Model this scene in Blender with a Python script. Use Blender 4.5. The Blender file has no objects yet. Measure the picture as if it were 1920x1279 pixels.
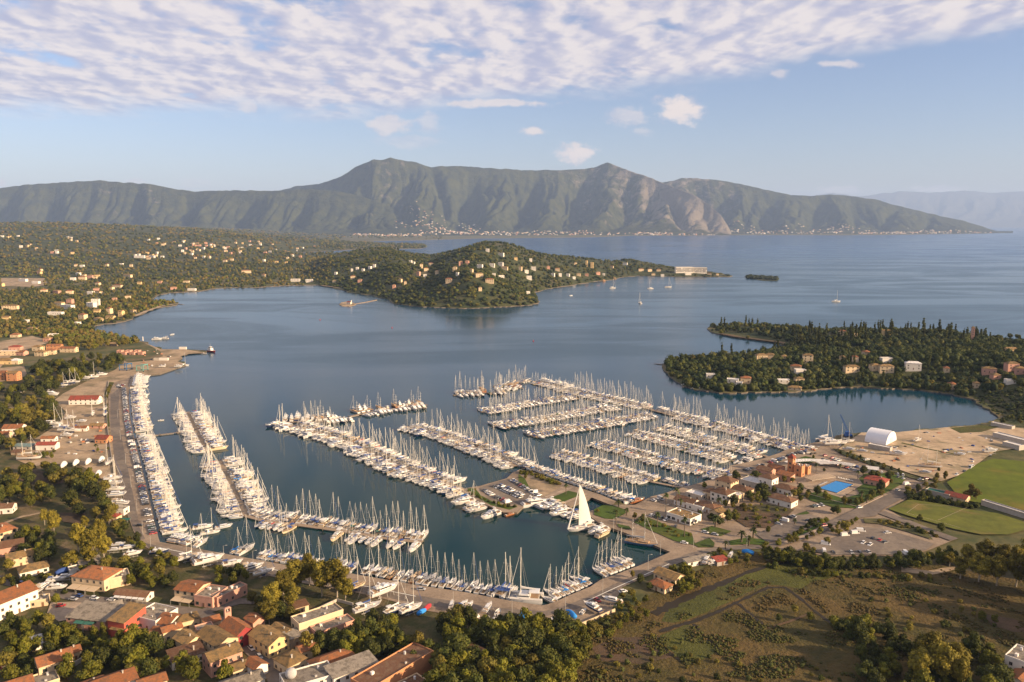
import bpy, math, random
import numpy as np
from mathutils import Vector, Matrix, geometry
R = math.radians
PI = math.pi
rnd = random.Random(7)
nr = np.random.RandomState(7)
scene = bpy.context.scene
COL = scene.collection

# ------------------------------------------------------------------ camera
CAM_H = 180.0
PITCH = 8.36            # degrees below the horizon
FPX = 1493.0            # focal length in pixels of the 1920 px wide frame
cd = bpy.data.cameras.new("camera"); cam = bpy.data.objects.new("camera", cd); COL.objects.link(cam)
cd.sensor_width = 36.0; cd.lens = FPX/1920*36.0
cd.clip_start = 1.0; cd.clip_end = 200000.0
cam.location = (0, 0, CAM_H); cam.rotation_euler = (R(90-PITCH), 0, 0)
scene.camera = cam

# ------------------------------------------------------------------ sun and sky
SUN_EL = 18.0
SUN_AZ = -22.0          # degrees from +X; behind and to the right of the camera
sd = Vector((math.cos(R(SUN_AZ))*math.cos(R(SUN_EL)), math.sin(R(SUN_AZ))*math.cos(R(SUN_EL)), math.sin(R(SUN_EL))))
sl = bpy.data.lights.new("sun", 'SUN'); sl.energy = 5.0; sl.angle = R(0.5); sl.color = (1.0, 0.74, 0.47)
so = bpy.data.objects.new("sun", sl); COL.objects.link(so); so.location = (300, -200, 400)
so.rotation_euler = sd.to_track_quat('Z', 'Y').to_euler()

scene.view_settings.view_transform = 'Standard'
scene.view_settings.look = 'None'
scene.view_settings.exposure = 1.30
scene.view_settings.gamma = 1.0

world = bpy.data.worlds.new("World"); scene.world = world; world.use_nodes = True
wt = world.node_tree; wt.nodes.clear()

def N(nt, typ, **kw):
    n = nt.nodes.new(typ)
    for k, v in kw.items(): setattr(n, k, v)
    return n
def L(nt, a, b): nt.links.new(a, b)
def math_(nt, op, a, b=None, c=None, clamp=False):
    n = N(nt, 'ShaderNodeMath', operation=op); n.use_clamp = clamp
    for i, v in enumerate((a, b, c)):
        if v is None: continue
        if isinstance(v, (int, float)): n.inputs[i].default_value = v
        else: L(nt, v, n.inputs[i])
    return n.outputs[0]
def mrange(nt, v, a, b, c=0.0, d=1.0, smooth=True):
    n = N(nt, 'ShaderNodeMapRange'); n.interpolation_type = 'SMOOTHSTEP' if smooth else 'LINEAR'
    L(nt, v, n.inputs['Value'])
    for k, x in (('From Min', a), ('From Max', b), ('To Min', c), ('To Max', d)):
        if isinstance(x, (int, float)): n.inputs[k].default_value = x
        else: L(nt, x, n.inputs[k])
    return n.outputs['Result']
def noise(nt, vec, scale, detail=3.0, rough=0.55, dist=0.0, out='Fac'):
    n = N(nt, 'ShaderNodeTexNoise'); n.inputs['Scale'].default_value = scale
    n.inputs['Detail'].default_value = detail; n.inputs['Roughness'].default_value = rough
    n.inputs['Distortion'].default_value = dist
    if vec is not None: L(nt, vec, n.inputs['Vector'])
    return n.outputs[out]
def mixc(nt, f, a, b, mode='MIX'):
    n = N(nt, 'ShaderNodeMix', data_type='RGBA', blend_type=mode)
    for s, v in ((n.inputs[0], f), (n.inputs[6], a), (n.inputs[7], b)):
        if isinstance(v, (int, float)): s.default_value = v
        elif isinstance(v, tuple): s.default_value = (v[0], v[1], v[2], 1)
        else: L(nt, v, s)
    return n.outputs[2]

sky = N(wt, 'ShaderNodeTexSky', sky_type='NISHITA')
sky.sun_disc = False; sky.sun_elevation = R(SUN_EL); sky.sun_rotation = R(90 - SUN_AZ)
sky.altitude = 200; sky.air_density = 1.0; sky.dust_density = 1.0; sky.ozone_density = 1.6
skyc = mixc(wt, 1.0, sky.outputs[0], (1.02, 0.97, 1.14), 'MULTIPLY')
bg = N(wt, 'ShaderNodeBackground'); bg.inputs['Strength'].default_value = 0.057
L(wt, skyc, bg.inputs['Color'])
tc = N(wt, 'ShaderNodeTexCoord')
sx = N(wt, 'ShaderNodeSeparateXYZ'); L(wt, tc.outputs['Generated'], sx.inputs[0])
zc = math_(wt, 'MAXIMUM', sx.outputs[2], 0.02)
hl = math_(wt, 'SQRT', math_(wt, 'MAXIMUM', math_(wt, 'SUBTRACT', 1.0, math_(wt, 'MULTIPLY', sx.outputs[2], sx.outputs[2])), 0.01))
sq = math_(wt, 'DIVIDE', 1.0, math_(wt, 'ADD', math_(wt, 'DIVIDE', zc, hl), 0.10))      # cloud cells keep some height near the horizon
cx = math_(wt, 'MULTIPLY', math_(wt, 'DIVIDE', sx.outputs[0], hl), sq); cy = math_(wt, 'MULTIPLY', math_(wt, 'DIVIDE', sx.outputs[1], hl), sq)
cv = N(wt, 'ShaderNodeCombineXYZ'); L(wt, cx, cv.inputs[0]); L(wt, cy, cv.inputs[1])
P = cv.outputs[0]
# edge of the altocumulus sheet: slope of the view direction (dz/dy) against its bearing (dx/dy)
yy = math_(wt, 'MAXIMUM', sx.outputs[1], 0.05)
az = math_(wt, 'DIVIDE', sx.outputs[0], yy); ev = math_(wt, 'DIVIDE', sx.outputs[2], yy)
fc = N(wt, 'ShaderNodeFloatCurve')
pts = [(-0.7, .150), (-0.17, .146), (0.06, .164), (0.25, .182), (0.335, .203), (0.45, .224), (0.7, .228)]
c0 = fc.mapping.curves[0]
while len(c0.points) < len(pts): c0.points.new(0.5, 0.5)
for q, (a, b) in zip(c0.points, pts): q.location = ((a+1)/2, b*3); q.handle_type = 'AUTO'
fc.mapping.update()
azn = math_(wt, 'MULTIPLY_ADD', az, 0.5, 0.5, clamp=True); L(wt, azn, fc.inputs['Value'])
thr = math_(wt, 'DIVIDE', fc.outputs[0], 3.0)
edge_n = noise(wt, P, 1.3, 4, 0.6)
e2 = math_(wt, 'MULTIPLY_ADD', edge_n, 0.07, -0.018)
ed = math_(wt, 'SUBTRACT', math_(wt, 'ADD', ev, e2), thr)
sheet = mrange(wt, ed, -0.005, 0.03)
mp = N(wt, 'ShaderNodeMapping'); L(wt, P, mp.inputs[0]); mp.inputs['Scale'].default_value = (2.3, 1.7, 1); mp.inputs['Rotation'].default_value = (0, 0, R(-4))
big = noise(wt, mp.outputs[0], 1.0, 3, 0.5)
cell = noise(wt, mp.outputs[0], 2.6, 7, 0.52, 0.15)
cell2 = noise(wt, mp.outputs[0], 7.0, 4, 0.6)
dn = math_(wt, 'ADD', math_(wt, 'MULTIPLY', big, 1.05), math_(wt, 'ADD', math_(wt, 'MULTIPLY', cell, 0.75), math_(wt, 'MULTIPLY', cell2, 0.20)))
thrn = math_(wt, 'ADD', mrange(wt, ev, 0.14, 0.30, 0.76, 0.90, False), mrange(wt, ev, 0.36, 0.55, 0.0, -0.10))
dens = mrange(wt, dn, math_(wt, 'SUBTRACT', thrn, 0.11), math_(wt, 'ADD', thrn, 0.11))
dens = math_(wt, 'MULTIPLY', dens, sheet)
dens = math_(wt, 'MULTIPLY', dens, 0.92)
# small detached clouds over the mountains
def puff(px, py, wx, wy, s):
    a = (px-960)/FPX; e = (420-py)/FPX*1.0
    dx = math_(wt, 'DIVIDE', math_(wt, 'SUBTRACT', az, a), wx*1.25/FPX); dy = math_(wt, 'DIVIDE', math_(wt, 'SUBTRACT', ev, e), wy*1.35/FPX)
    r2 = math_(wt, 'ADD', math_(wt, 'MULTIPLY', dx, dx), math_(wt, 'MULTIPLY', dy, dy))
    g = math_(wt, 'SUBTRACT', 1.0, math_(wt, 'SQRT', r2))
    return math_(wt, 'MULTIPLY', mrange(wt, math_(wt, 'ADD', g, pn), -0.05, 0.55), min(1, s*1.6))
cv2 = N(wt, 'ShaderNodeCombineXYZ'); L(wt, az, cv2.inputs[0]); L(wt, math_(wt, 'MULTIPLY', ev, 1.5), cv2.inputs[1])
pn = math_(wt, 'MULTIPLY_ADD', noise(wt, cv2.outputs[0], 42, 5, 0.6), 1.9, -1.05)
tot = None
for a in [(1265, 214, 46, 24, .62), (1170, 226, 40, 17, .36), (738, 240, 50, 18, .45), (808, 240, 26, 18, .28), (1076, 291, 34, 17, .75),
          (1001, 252, 26, 9, .55), (478, 208, 24, 13, .4), (770, 272, 60, 12, .2), (1196, 253, 20, 8, .25), (1445, 150, 22, 9, .4),
          (1550, 135, 40, 7, .45), (912, 203, 120, 8, .5), (5, 346, 26, 12, .5), (372, 346, 40, 9, .16), (1560, 358, 60, 7, .3), (1740, 356, 60, 7, .3), (268, 342, 20, 6, .35)]:
    p_ = puff(*a); tot = p_ if tot is None else math_(wt, 'MAXIMUM', tot, p_)
front = mrange(wt, sx.outputs[1], 0.1, 0.3)
tot = math_(wt, 'MULTIPLY', tot, front)
dall = math_(wt, 'MAXIMUM', dens, tot, clamp=True)
# lit / shaded sides of the cloud cells: density a little way toward the sun compared with density here
mp2 = N(wt, 'ShaderNodeMapping'); L(wt, mp.outputs[0], mp2.inputs[0]); mp2.inputs['Location'].default_value = (0.09, -0.03, 0)
cs = noise(wt, mp2.outputs[0], 2.6, 5, 0.52, 0.15)
lit = mrange(wt, math_(wt, 'SUBTRACT', cell, cs), -0.12, 0.12)
lit = math_(wt, 'ADD', math_(wt, 'MULTIPLY', lit, 0.65), math_(wt, 'MULTIPLY', mrange(wt, cell, 0.40, 0.62), 0.45), clamp=True)
ccol = mixc(wt, lit, (0.46, 0.46, 0.60), (0.84, 0.75, 0.72))
pl = math_(wt, 'MULTIPLY_ADD', tot, 1.0, 0.0, clamp=True)
ccol = mixc(wt, pl, ccol, (0.86, 0.74, 0.68))
bg2 = N(wt, 'ShaderNodeBackground'); L(wt, ccol, bg2.inputs['Color']); bg2.inputs['Strength'].default_value = 0.45
ms = N(wt, 'ShaderNodeMixShader'); L(wt, dall, ms.inputs[0]); L(wt, bg.outputs[0], ms.inputs[1]); L(wt, bg2.outputs[0], ms.inputs[2])
wo = N(wt, 'ShaderNodeOutputWorld'); L(wt, ms.outputs[0], wo.inputs['Surface'])
world.cycles.sampling_method = 'MANUAL'; world.cycles.sample_map_resolution = 512

scene.cycles.max_bounces = 5; scene.cycles.diffuse_bounces = 2; scene.cycles.glossy_bounces = 3
scene.cycles.transmission_bounces = 2; scene.cycles.transparent_max_bounces = 6; scene.cycles.volume_bounces = 0
scene.cycles.caustics_reflective = False; scene.cycles.caustics_refractive = False
scene.cycles.sample_clamp_indirect = 6.0
scene.cycles.use_denoising = True

# ------------------------------------------------------------------ mapping photo pixels (1920 x 1279) to the ground
ct, st = math.cos(R(PITCH)), math.sin(R(PITCH))
def G(px, py, z=0.0):
    dx = (px-960)/FPX; dy = (639.5-py)/FPX
    d = (dx, ct+dy*st, -st+dy*ct)
    t = (CAM_H-z)/max(-d[2], 1e-5)
    return (d[0]*t, d[1]*t)
def Ga(px, py, z=0.0):
    px = np.asarray(px, float); py = np.asarray(py, float)
    dx = (px-960)/FPX; dy = (639.5-py)/FPX
    t = (CAM_H-z)/np.maximum(st-dy*ct, 1e-5)
    return dx*t, (ct+dy*st)*t
def unG(x, y, z=0.0):
    vz = z-CAM_H
    f = y*ct - vz*st; u = y*st + vz*ct
    return 960+x/f*FPX, 639.5-u/f*FPX

# ------------------------------------------------------------------ mesh helpers
def tag(o, label=None, cat=None, group=None, kind=None):
    if label: o['label'] = label
    if cat: o['category'] = cat
    if group: o['group'] = group
    if kind: o['kind'] = kind
    return o
def link(name, me, parent=None):
    o = bpy.data.objects.new(name, me); COL.objects.link(o)
    if parent is not None: o.parent = parent
    return o
def np_mesh(name, V, F, mats, mi=None, col=None, smooth=False):
    """V (n,3), F (m,k) with k = 3 or 4"""
    me = bpy.data.meshes.new(name)
    V = np.ascontiguousarray(V, np.float32); F = np.ascontiguousarray(F, np.int32); k = F.shape[1]
    me.vertices.add(len(V)); me.vertices.foreach_set('co', V.ravel())
    me.loops.add(F.size); me.loops.foreach_set('vertex_index', F.ravel())
    me.polygons.add(len(F)); me.polygons.foreach_set('loop_start', np.arange(0, F.size, k, dtype=np.int32))
    try: me.polygons.foreach_set('loop_total', np.full(len(F), k, np.int32))
    except Exception: pass
    if mi is not None: me.polygons.foreach_set('material_index', np.ascontiguousarray(mi, np.int32))
    if smooth: me.polygons.foreach_set('use_smooth', np.ones(len(F), bool))
    for m in mats: me.materials.append(m)
    me.update(calc_edges=True)
    if col is not None:
        at = me.color_attributes.new('Col', 'FLOAT_COLOR', 'POINT')
        c4 = np.ones((len(V), 4), np.float32); c4[:, :3] = col; at.data.foreach_set('color', c4.ravel())
    return me
class MB:
    def __init__(s): s.v = []; s.f = []; s.m = []; s.mats = []
    def mi(s, mat):
        if mat not in s.mats: s.mats.append(mat)
        return s.mats.index(mat)
    def add(s, vs, fs, mat):
        b = len(s.v); s.v += [tuple(v) for v in vs]; i = s.mi(mat)
        for f in fs: s.f.append([b+a for a in f]); s.m.append(i)
        return s
    def box(s, x0, x1, y0, y1, z0, z1, mat, tx=0, ty=0):
        return s.add([(x0, y0, z0), (x1, y0, z0), (x1, y1, z0), (x0, y1, z0), (x0+tx, y0+ty, z1), (x1-tx, y0+ty, z1), (x1-tx, y1-ty, z1), (x0+tx, y1-ty, z1)],
                     [(3, 2, 1, 0), (4, 5, 6, 7), (0, 1, 5, 4), (1, 2, 6, 5), (2, 3, 7, 6), (3, 0, 4, 7)], mat)
    def tube(s, a, b, r0, r1, mat, n=6, caps=True):
        a = Vector(a); b = Vector(b); d = (b-a).normalized(); u = d.orthogonal().normalized(); w = d.cross(u)
        vs = []
        for p, r in ((a, r0), (b, r1)):
            for i in range(n):
                t = 2*PI*i/n; vs.append(p+u*(math.cos(t)*r)+w*(math.sin(t)*r))
        fs = [(i, (i+1) % n, n+(i+1) % n, n+i) for i in range(n)]
        if caps: fs += [tuple(range(n))[::-1], tuple(range(n, 2*n))]
        return s.add(vs, fs, mat)
    def loft(s, rings, mat, closed=False, cap=True):
        n = len(rings[0]); vs = [p for r in rings for p in r]; fs = []
        for k in range(len(rings)-1):
            for i in range(n if closed else n-1):
                j = (i+1) % n; fs.append((k*n+i, k*n+j, (k+1)*n+j, (k+1)*n+i))
        if cap: fs += [tuple(range(n))[::-1], tuple(range((len(rings)-1)*n, len(rings)*n))]
        return s.add(vs, fs, mat)
    def poly(s, pts, mat): return s.add(pts, [tuple(range(len(pts)))], mat)
    def data(s, name, smooth=False):
        me = bpy.data.meshes.new(name); me.from_pydata(s.v, [], s.f)
        for m in s.mats: me.materials.append(m)
        me.polygons.foreach_set('material_index', s.m)
        if smooth: me.polygons.foreach_set('use_smooth', [True]*len(s.f))
        me.update(); return me
    def build(s, name, parent=None, smooth=False): return link(name, s.data(name, smooth), parent)

# ------------------------------------------------------------------ materials
def mat(name, col, rough=0.7, var=0.0, vscale=1.0, metal=0.0, spec=0.5, emit=None, attr=False, objvar=0.0, bump=0.0, bscale=1.0, col2=None, coord='Object'):
    m = bpy.data.materials.new(name); m.use_nodes = True; nt = m.node_tree; b = nt.nodes['Principled BSDF']
    b.inputs['Roughness'].default_value = rough; b.inputs['Metallic'].default_value = metal
    b.inputs['Specular IOR Level'].default_value = spec
    b.inputs['Base Color'].default_value = (*col, 1)
    t = N(nt, 'ShaderNodeTexCoord'); src = None
    if attr:
        a = N(nt, 'ShaderNodeVertexColor'); a.layer_name = 'Col'; src = a.outputs[0]
    if col2 is not None:
        src = mixc(nt, mrange(nt, noise(nt, t.outputs[coord], vscale, 5, 0.6), 0.38, 0.62), col, col2)
    if var > 0:
        f = mrange(nt, noise(nt, t.outputs[coord], vscale*1.7, 5, 0.65), 0.25, 0.75, 1-var, 1+var, False)
        vm = N(nt, 'ShaderNodeVectorMath', operation='SCALE')
        if src is None: vm.inputs[0].default_value = col
        else: L(nt, src, vm.inputs[0])
        L(nt, f, vm.inputs['Scale']); src = vm.outputs[0]
    if objvar > 0:
        oi = N(nt, 'ShaderNodeObjectInfo'); f = mrange(nt, oi.outputs['Random'], 0, 1, 1-objvar, 1+objvar, False)
        vm = N(nt, 'ShaderNodeVectorMath', operation='SCALE')
        if src is None: vm.inputs[0].default_value = col
        else: L(nt, src, vm.inputs[0])
        L(nt, f, vm.inputs['Scale']); src = vm.outputs[0]
    if src is not None: L(nt, src, b.inputs['Base Color'])
    if bump > 0:
        bn = N(nt, 'ShaderNodeBump'); bn.inputs['Strength'].default_value = 1.0; bn.inputs['Distance'].default_value = bump
        L(nt, noise(nt, t.outputs[coord], bscale, 4, 0.6), bn.inputs['Height']); L(nt, bn.outputs[0], b.inputs['Normal'])
    return m
# ------------------------------------------------------------------ coast (photo pixels, traced once round the whole mainland)
COAST = [(1330, 612), (1326, 616), (1333, 622), (1350, 626), (1380, 632), (1425, 638), (1462, 643), (1476, 650), (1440, 657), (1400, 662), (1340, 667), (1300, 671),
 (1262, 672), (1246, 678), (1241, 686), (1245, 695), (1256, 706), (1270, 716), (1282, 724), (1309, 731), (1361, 737), (1410, 735), (1455, 735), (1512, 733), (1552, 728), (1615, 725),
 (1677, 728), (1727, 731), (1777, 737), (1815, 746), (1842, 760), (1862, 774), (1873, 784), (1862, 789), (1840, 793), (1815, 798), (1765, 802), (1715, 806), (1685, 810), (1615, 811),
 (1587, 813), (1566, 817), (1561, 826), (1525, 830), (1500, 836), (1477, 842), (1460, 850), (1429, 860), (1405, 866), (1369, 873), (1361, 886), (1341, 897), (1300, 909),
 (1270, 917), (1246, 925), (1221, 931), (1190, 947), (1175, 946), (1156, 940), (1125, 927), (1094, 917), (1062, 907), (1030, 895), (1002, 886), (975, 880), (960, 887), (950, 897), (925, 904), (900, 911), (880, 914),
 (866, 918), (872, 926), (900, 941), (915, 948), (944, 961), (970, 961), (985, 946), (1027, 936), (1052, 943), (1068, 950), (1110, 933), (1146, 947), (1108, 958), (1102, 964), (1122, 980), (1147, 990), (1180, 1002),
 (1235, 1026), (1257, 1035), (1200, 1060), (1160, 1075), (1126, 1087), (1107, 1100), (1070, 1115), (1044, 1127), (1027, 1133), (1017, 1135), (960, 1127), (870, 1110), (775, 1096),
 (652, 1074), (535, 1059), (480, 1049), (410, 1036), (300, 1016), (297, 1008), (286, 960), (272, 900), (258, 845), (249, 810), (243, 775), (241, 740), (245, 708), (262, 705), (300, 701),
 (326, 692), (350, 684), (346, 678), (332, 677), (342, 671), (340, 666), (355, 663), (386, 661), (389, 657), (345, 655), (302, 655), (278, 645), (262, 636), (238, 634), (215, 630), (195, 624), (172, 617), (178, 611), (195, 607), (212, 606), (235, 602),
 (249, 596), (262, 590), (295, 577), (332, 571), (335, 567), (310, 565), (285, 562), (296, 553), (315, 549), (375, 546), (400, 541), (435, 539), (475, 539), (540, 535), (595, 534), (620, 538), (640, 543), (660, 549),
 (700, 554), (730, 562), (738, 569), (760, 572), (790, 575), (820, 576), (860, 578), (900, 577), (960, 574), (990, 572), (1010, 568), (1008, 558), (1003, 548), (1030, 541), (1080, 533), (1120, 527), (1150, 524), (1162, 520), (1200, 517),
 (1250, 518), (1290, 519), (1340, 519), (1368, 519), (1374, 517), (1350, 512), (1310, 507), (1260, 503), (1200, 500), (1130, 500), (1060, 499), (960, 497), (860, 491), (800, 486), (760, 482), (700, 479), (640, 478), (570, 478), (540, 477),
 (560, 474), (620, 470), (690, 467), (740, 467), (790, 466), (801, 463), (795, 459), (760, 457), (715, 457), (695, 455), (700, 452), (760, 451), (830, 449), (900, 447), (1000, 446), (1100, 445), (1180, 442), (1280, 442), (1370, 441), (1500, 441), (1640, 441), (1760, 439),
 (1850, 438), (1885, 436.5), (1900, 435), (1850, 433), (1500, 431), (900, 431), (-1400, 431), (-1400, 1900), (3200, 1900), (3200, 900), (2600, 760), (2200, 690), (1925, 655), (1850, 641), (1780, 634), (1700, 628), (1620, 624), (1560, 621), (1500, 615), (1440, 611), (1390, 609), (1350, 609)]
GZ = 1.2
cx_, cy_ = Ga([p[0] for p in COAST], [p[1] for p in COAST], GZ)
CP = np.stack([cx_, cy_], 1)
def seg_dist(P, A, B):
    """distance of points P (n,2) to the polyline segments A-B (m,2), in chunks"""
    out = np.full(len(P), 1e18); d = B-A; l2 = np.maximum((d**2).sum(1), 1e-9)
    for i in range(len(A)):
        w = P-A[i]; t = np.clip((w@d[i])/l2[i], 0, 1); q = w-t[:, None]*d[i]; np.minimum(out, (q*q).sum(1), out=out)
    return np.sqrt(out)
def inside(P, poly):
    x, y = P[:, 0], P[:, 1]; n = len(poly); r = np.zeros(len(P), bool); j = n-1
    for i in range(n):
        xi, yi = poly[i]; xj, yj = poly[j]
        c = ((yi > y) != (yj > y)) & (x < (xj-xi)*(y-yi)/((yj-yi) if yj != yi else 1e-9)+xi); r ^= c; j = i
    return r
def land_sdf(P):
    P = np.asarray(P, float); A = CP; B = np.roll(CP, -1, 0)
    d = seg_dist(P, A, B); ins = inside(P, CP); return np.where(ins, d, -d)
def vnoise(x, y, seed=0):
    """smooth value noise"""
    xi = np.floor(x).astype(np.int64); yi = np.floor(y).astype(np.int64); fx = x-xi; fy = y-yi
    fx = fx*fx*(3-2*fx); fy = fy*fy*(3-2*fy)
    def h(a, b):
        n = (a*374761393+b*668265263+seed*1442695041) & 0xffffffff; n = ((n ^ (n >> 13))*1274126177) & 0xffffffff
        return ((n ^ (n >> 16)) & 0xffff)/65535.0
    return (h(xi, yi)*(1-fx)+h(xi+1, yi)*fx)*(1-fy)+(h(xi, yi+1)*(1-fx)+h(xi+1, yi+1)*fx)*fy
def fbm(x, y, o=4, seed=0):
    s = 0; a = 0.5
    for i in range(o): s = s+a*vnoise(x*2**i+13.7*i, y*2**i+7.1*i, seed+i); a *= 0.5
    return s
def sstep(a, b, x): t = np.clip((x-a)/(b-a), 0, 1); return t*t*(3-2*t)
# low relief of the land: the wooded rise on the left, the hill in the bay, the far headland
HX = [-1400, -300, 0, 60, 150, 250, 350, 420, 480, 540, 580, 640, 700, 3000]
HZ = [190, 205, 190, 203, 190, 168, 140, 120, 90, 60, 40, 22, 8, 0]
KX = [560, 620, 700, 740, 780, 810, 850, 880, 910, 930, 960, 1000, 1060, 1110, 1150, 1180, 1220, 1260, 1330, 1380]
KZ = [10, 40, 62, 68, 52, 46, 68, 86, 98, 94, 84, 66, 54, 48, 40, 46, 36, 24, 8, 2]
def height(x, y, sdf):
    x = np.asarray(x, float); y = np.asarray(y, float)
    px = 960+x/(y*ct+CAM_H*st)*FPX
    h = np.zeros_like(x)
    a = np.interp(px, HX, HZ)
    w = sstep(2500, 6200, y)*np.clip(sdf/500, 0, 1)
    h += a*w*(0.9+0.35*(fbm(x/700, y/700, 3, 3)-0.45))
    k = np.interp(px, KX, KZ)*(0.80+0.45*fbm(x/210, y/260, 3, 19))*(1-np.exp(-(np.clip(sdf, 0, 9e9)/150)**1.3))*((y > 1500) & (y < 3900))*1.12
    bl = sstep(545, 640, px)*(px < 1400)*(1-sstep(3500, 3900, y))*(y > 1500); h = h*(1-bl)+k*bl
    sp = (px > 560)*(px < 830)*(y > 4200)*(y < 5800); h = np.where(sp > 0, 16*np.clip(sdf/120, 0, 1), h)
    rp = (px > 1240)*(y > 720)*(y < 1700); h += rp*np.clip((sdf-8)/90, 0, 1)*(6+14*sstep(1400, 1900, px)+6*(fbm(x/150, y/150, 2, 9)))
    return h

import bmesh
def ico(sub):
    bm = bmesh.new(); bmesh.ops.create_icosphere(bm, subdivisions=sub, radius=1.0); V = np.array([v.co[:] for v in bm.verts]); F = np.array([[v.index for v in f.verts] for f in bm.faces]); bm.free(); return V, F
CLEAR = []
KEEP = []       # (x, y, r) where no tree may stand: filled by the buildings
def hof(x, y):
    p = np.array([[x, y]]); s = land_sdf(p); return float(height(np.array([x]), np.array([y]), s)[0]), float(s[0])

# ------------------------------------------------------------------ ground materials
def ground_mat(name, c1, c2, c3, s1, s2, rough=0.95, bump=0.15, bs=1.5, lo=0.4, hi=0.6, c3lo=0.5):
    m = bpy.data.materials.new(name); m.use_nodes = True; nt = m.node_tree; b = nt.nodes['Principled BSDF']
    b.inputs['Roughness'].default_value = rough; b.inputs['Specular IOR Level'].default_value = 0.2
    t = N(nt, 'ShaderNodeTexCoord').outputs['Object']
    a = mixc(nt, mrange(nt, noise(nt, t, s1, 6, 0.62), lo, hi), c1, c2)
    a = mixc(nt, mrange(nt, noise(nt, t, s2, 6, 0.66, 0.4), c3lo, c3lo+0.18), a, c3)
    f = mrange(nt, noise(nt, t, s1*9, 3, 0.7), 0.2, 0.8, 0.72, 1.28, False)
    vm = N(nt, 'ShaderNodeVectorMath', operation='SCALE'); L(nt, a, vm.inputs[0]); L(nt, f, vm.inputs['Scale']); L(nt, vm.outputs[0], b.inputs['Base Color'])
    bn = N(nt, 'ShaderNodeBump'); bn.inputs['Distance'].default_value = bump; L(nt, noise(nt, t, bs, 4, 0.65), bn.inputs['Height']); L(nt, bn.outputs[0], b.inputs['Normal'])
    return m
M_land = ground_mat('land', (0.045, 0.055, 0.018), (0.10, 0.088, 0.035), (0.14, 0.10, 0.055), 0.03, 0.012)
M_wood = ground_mat('wood_floor', (0.030, 0.040, 0.014), (0.055, 0.058, 0.020), (0.09, 0.075, 0.035), 0.02, 0.006, bump=2.0, bs=0.1)
M_marsh = ground_mat('marsh', (0.066, 0.052, 0.015), (0.096, 0.064, 0.021), (0.040, 0.042, 0.011), 0.035, 0.015, bump=1.6, bs=0.5)
M_marshg = ground_mat('marsh_green', (0.076, 0.078, 0.015), (0.054, 0.058, 0.013), (0.09, 0.068, 0.022), 0.05, 0.03, bump=1.2, bs=0.8)
M_lawn = ground_mat('lawn', (0.052, 0.085, 0.010), (0.040, 0.062, 0.010), (0.080, 0.080, 0.018), 0.03, 0.02, bump=0.03)
M_pitch = ground_mat('pitch', (0.082, 0.104, 0.006), (0.060, 0.080, 0.006), (0.125, 0.100, 0.014), 0.012, 0.02, bump=0.03)
M_pitch2 = ground_mat('worn_pitch', (0.105, 0.112, 0.016), (0.08, 0.09, 0.014), (0.16, 0.115, 0.035), 0.02, 0.02, bump=0.03)
M_conc = ground_mat('quay_concrete', (0.27, 0.205, 0.145), (0.205, 0.155, 0.11), (0.145, 0.11, 0.08), 0.09, 0.045, bump=0.02, lo=.32, hi=.68)
M_asph = ground_mat('asphalt', (0.155, 0.125, 0.10), (0.12, 0.10, 0.085), (0.19, 0.155, 0.12), 0.05, 0.03, bump=0.02)
M_plaza = ground_mat('paving', (0.33, 0.25, 0.18), (0.26, 0.20, 0.145), (0.20, 0.155, 0.11), 0.08, 0.03, bump=0.02)
M_grav = ground_mat('gravel', (0.34, 0.25, 0.16), (0.26, 0.19, 0.12), (0.15, 0.12, 0.07), 0.04, 0.03, bump=0.05, c3lo=.48)
M_sand = ground_mat('pale_gravel', (0.41, 0.305, 0.20), (0.32, 0.235, 0.15), (0.16, 0.135, 0.075), 0.03, 0.028, bump=0.05, c3lo=.47)
M_soil = ground_mat('soil', (0.10, 0.062, 0.035), (0.065, 0.045, 0.028), (0.05, 0.05, 0.02), 0.05, 0.03, bump=0.3)
M_grove = ground_mat('grove_floor', (0.045, 0.048, 0.015), (0.085, 0.068, 0.028), (0.135, 0.098, 0.055), 0.11, 0.055, bump=0.5, bs=0.5)
M_kerb = mat('kerb', (0.42, 0.33, 0.24), 0.9, 0.1, 0.5)
M_paint = mat('road_paint', (0.72, 0.70, 0.62), 0.8, 0.15, 0.8)
M_rock = ground_mat('rock', (0.36, 0.22, 0.12), (0.25, 0.15, 0.08), (0.12, 0.09, 0.05), 0.15, 0.08, bump=0.8, bs=0.4)

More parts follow.
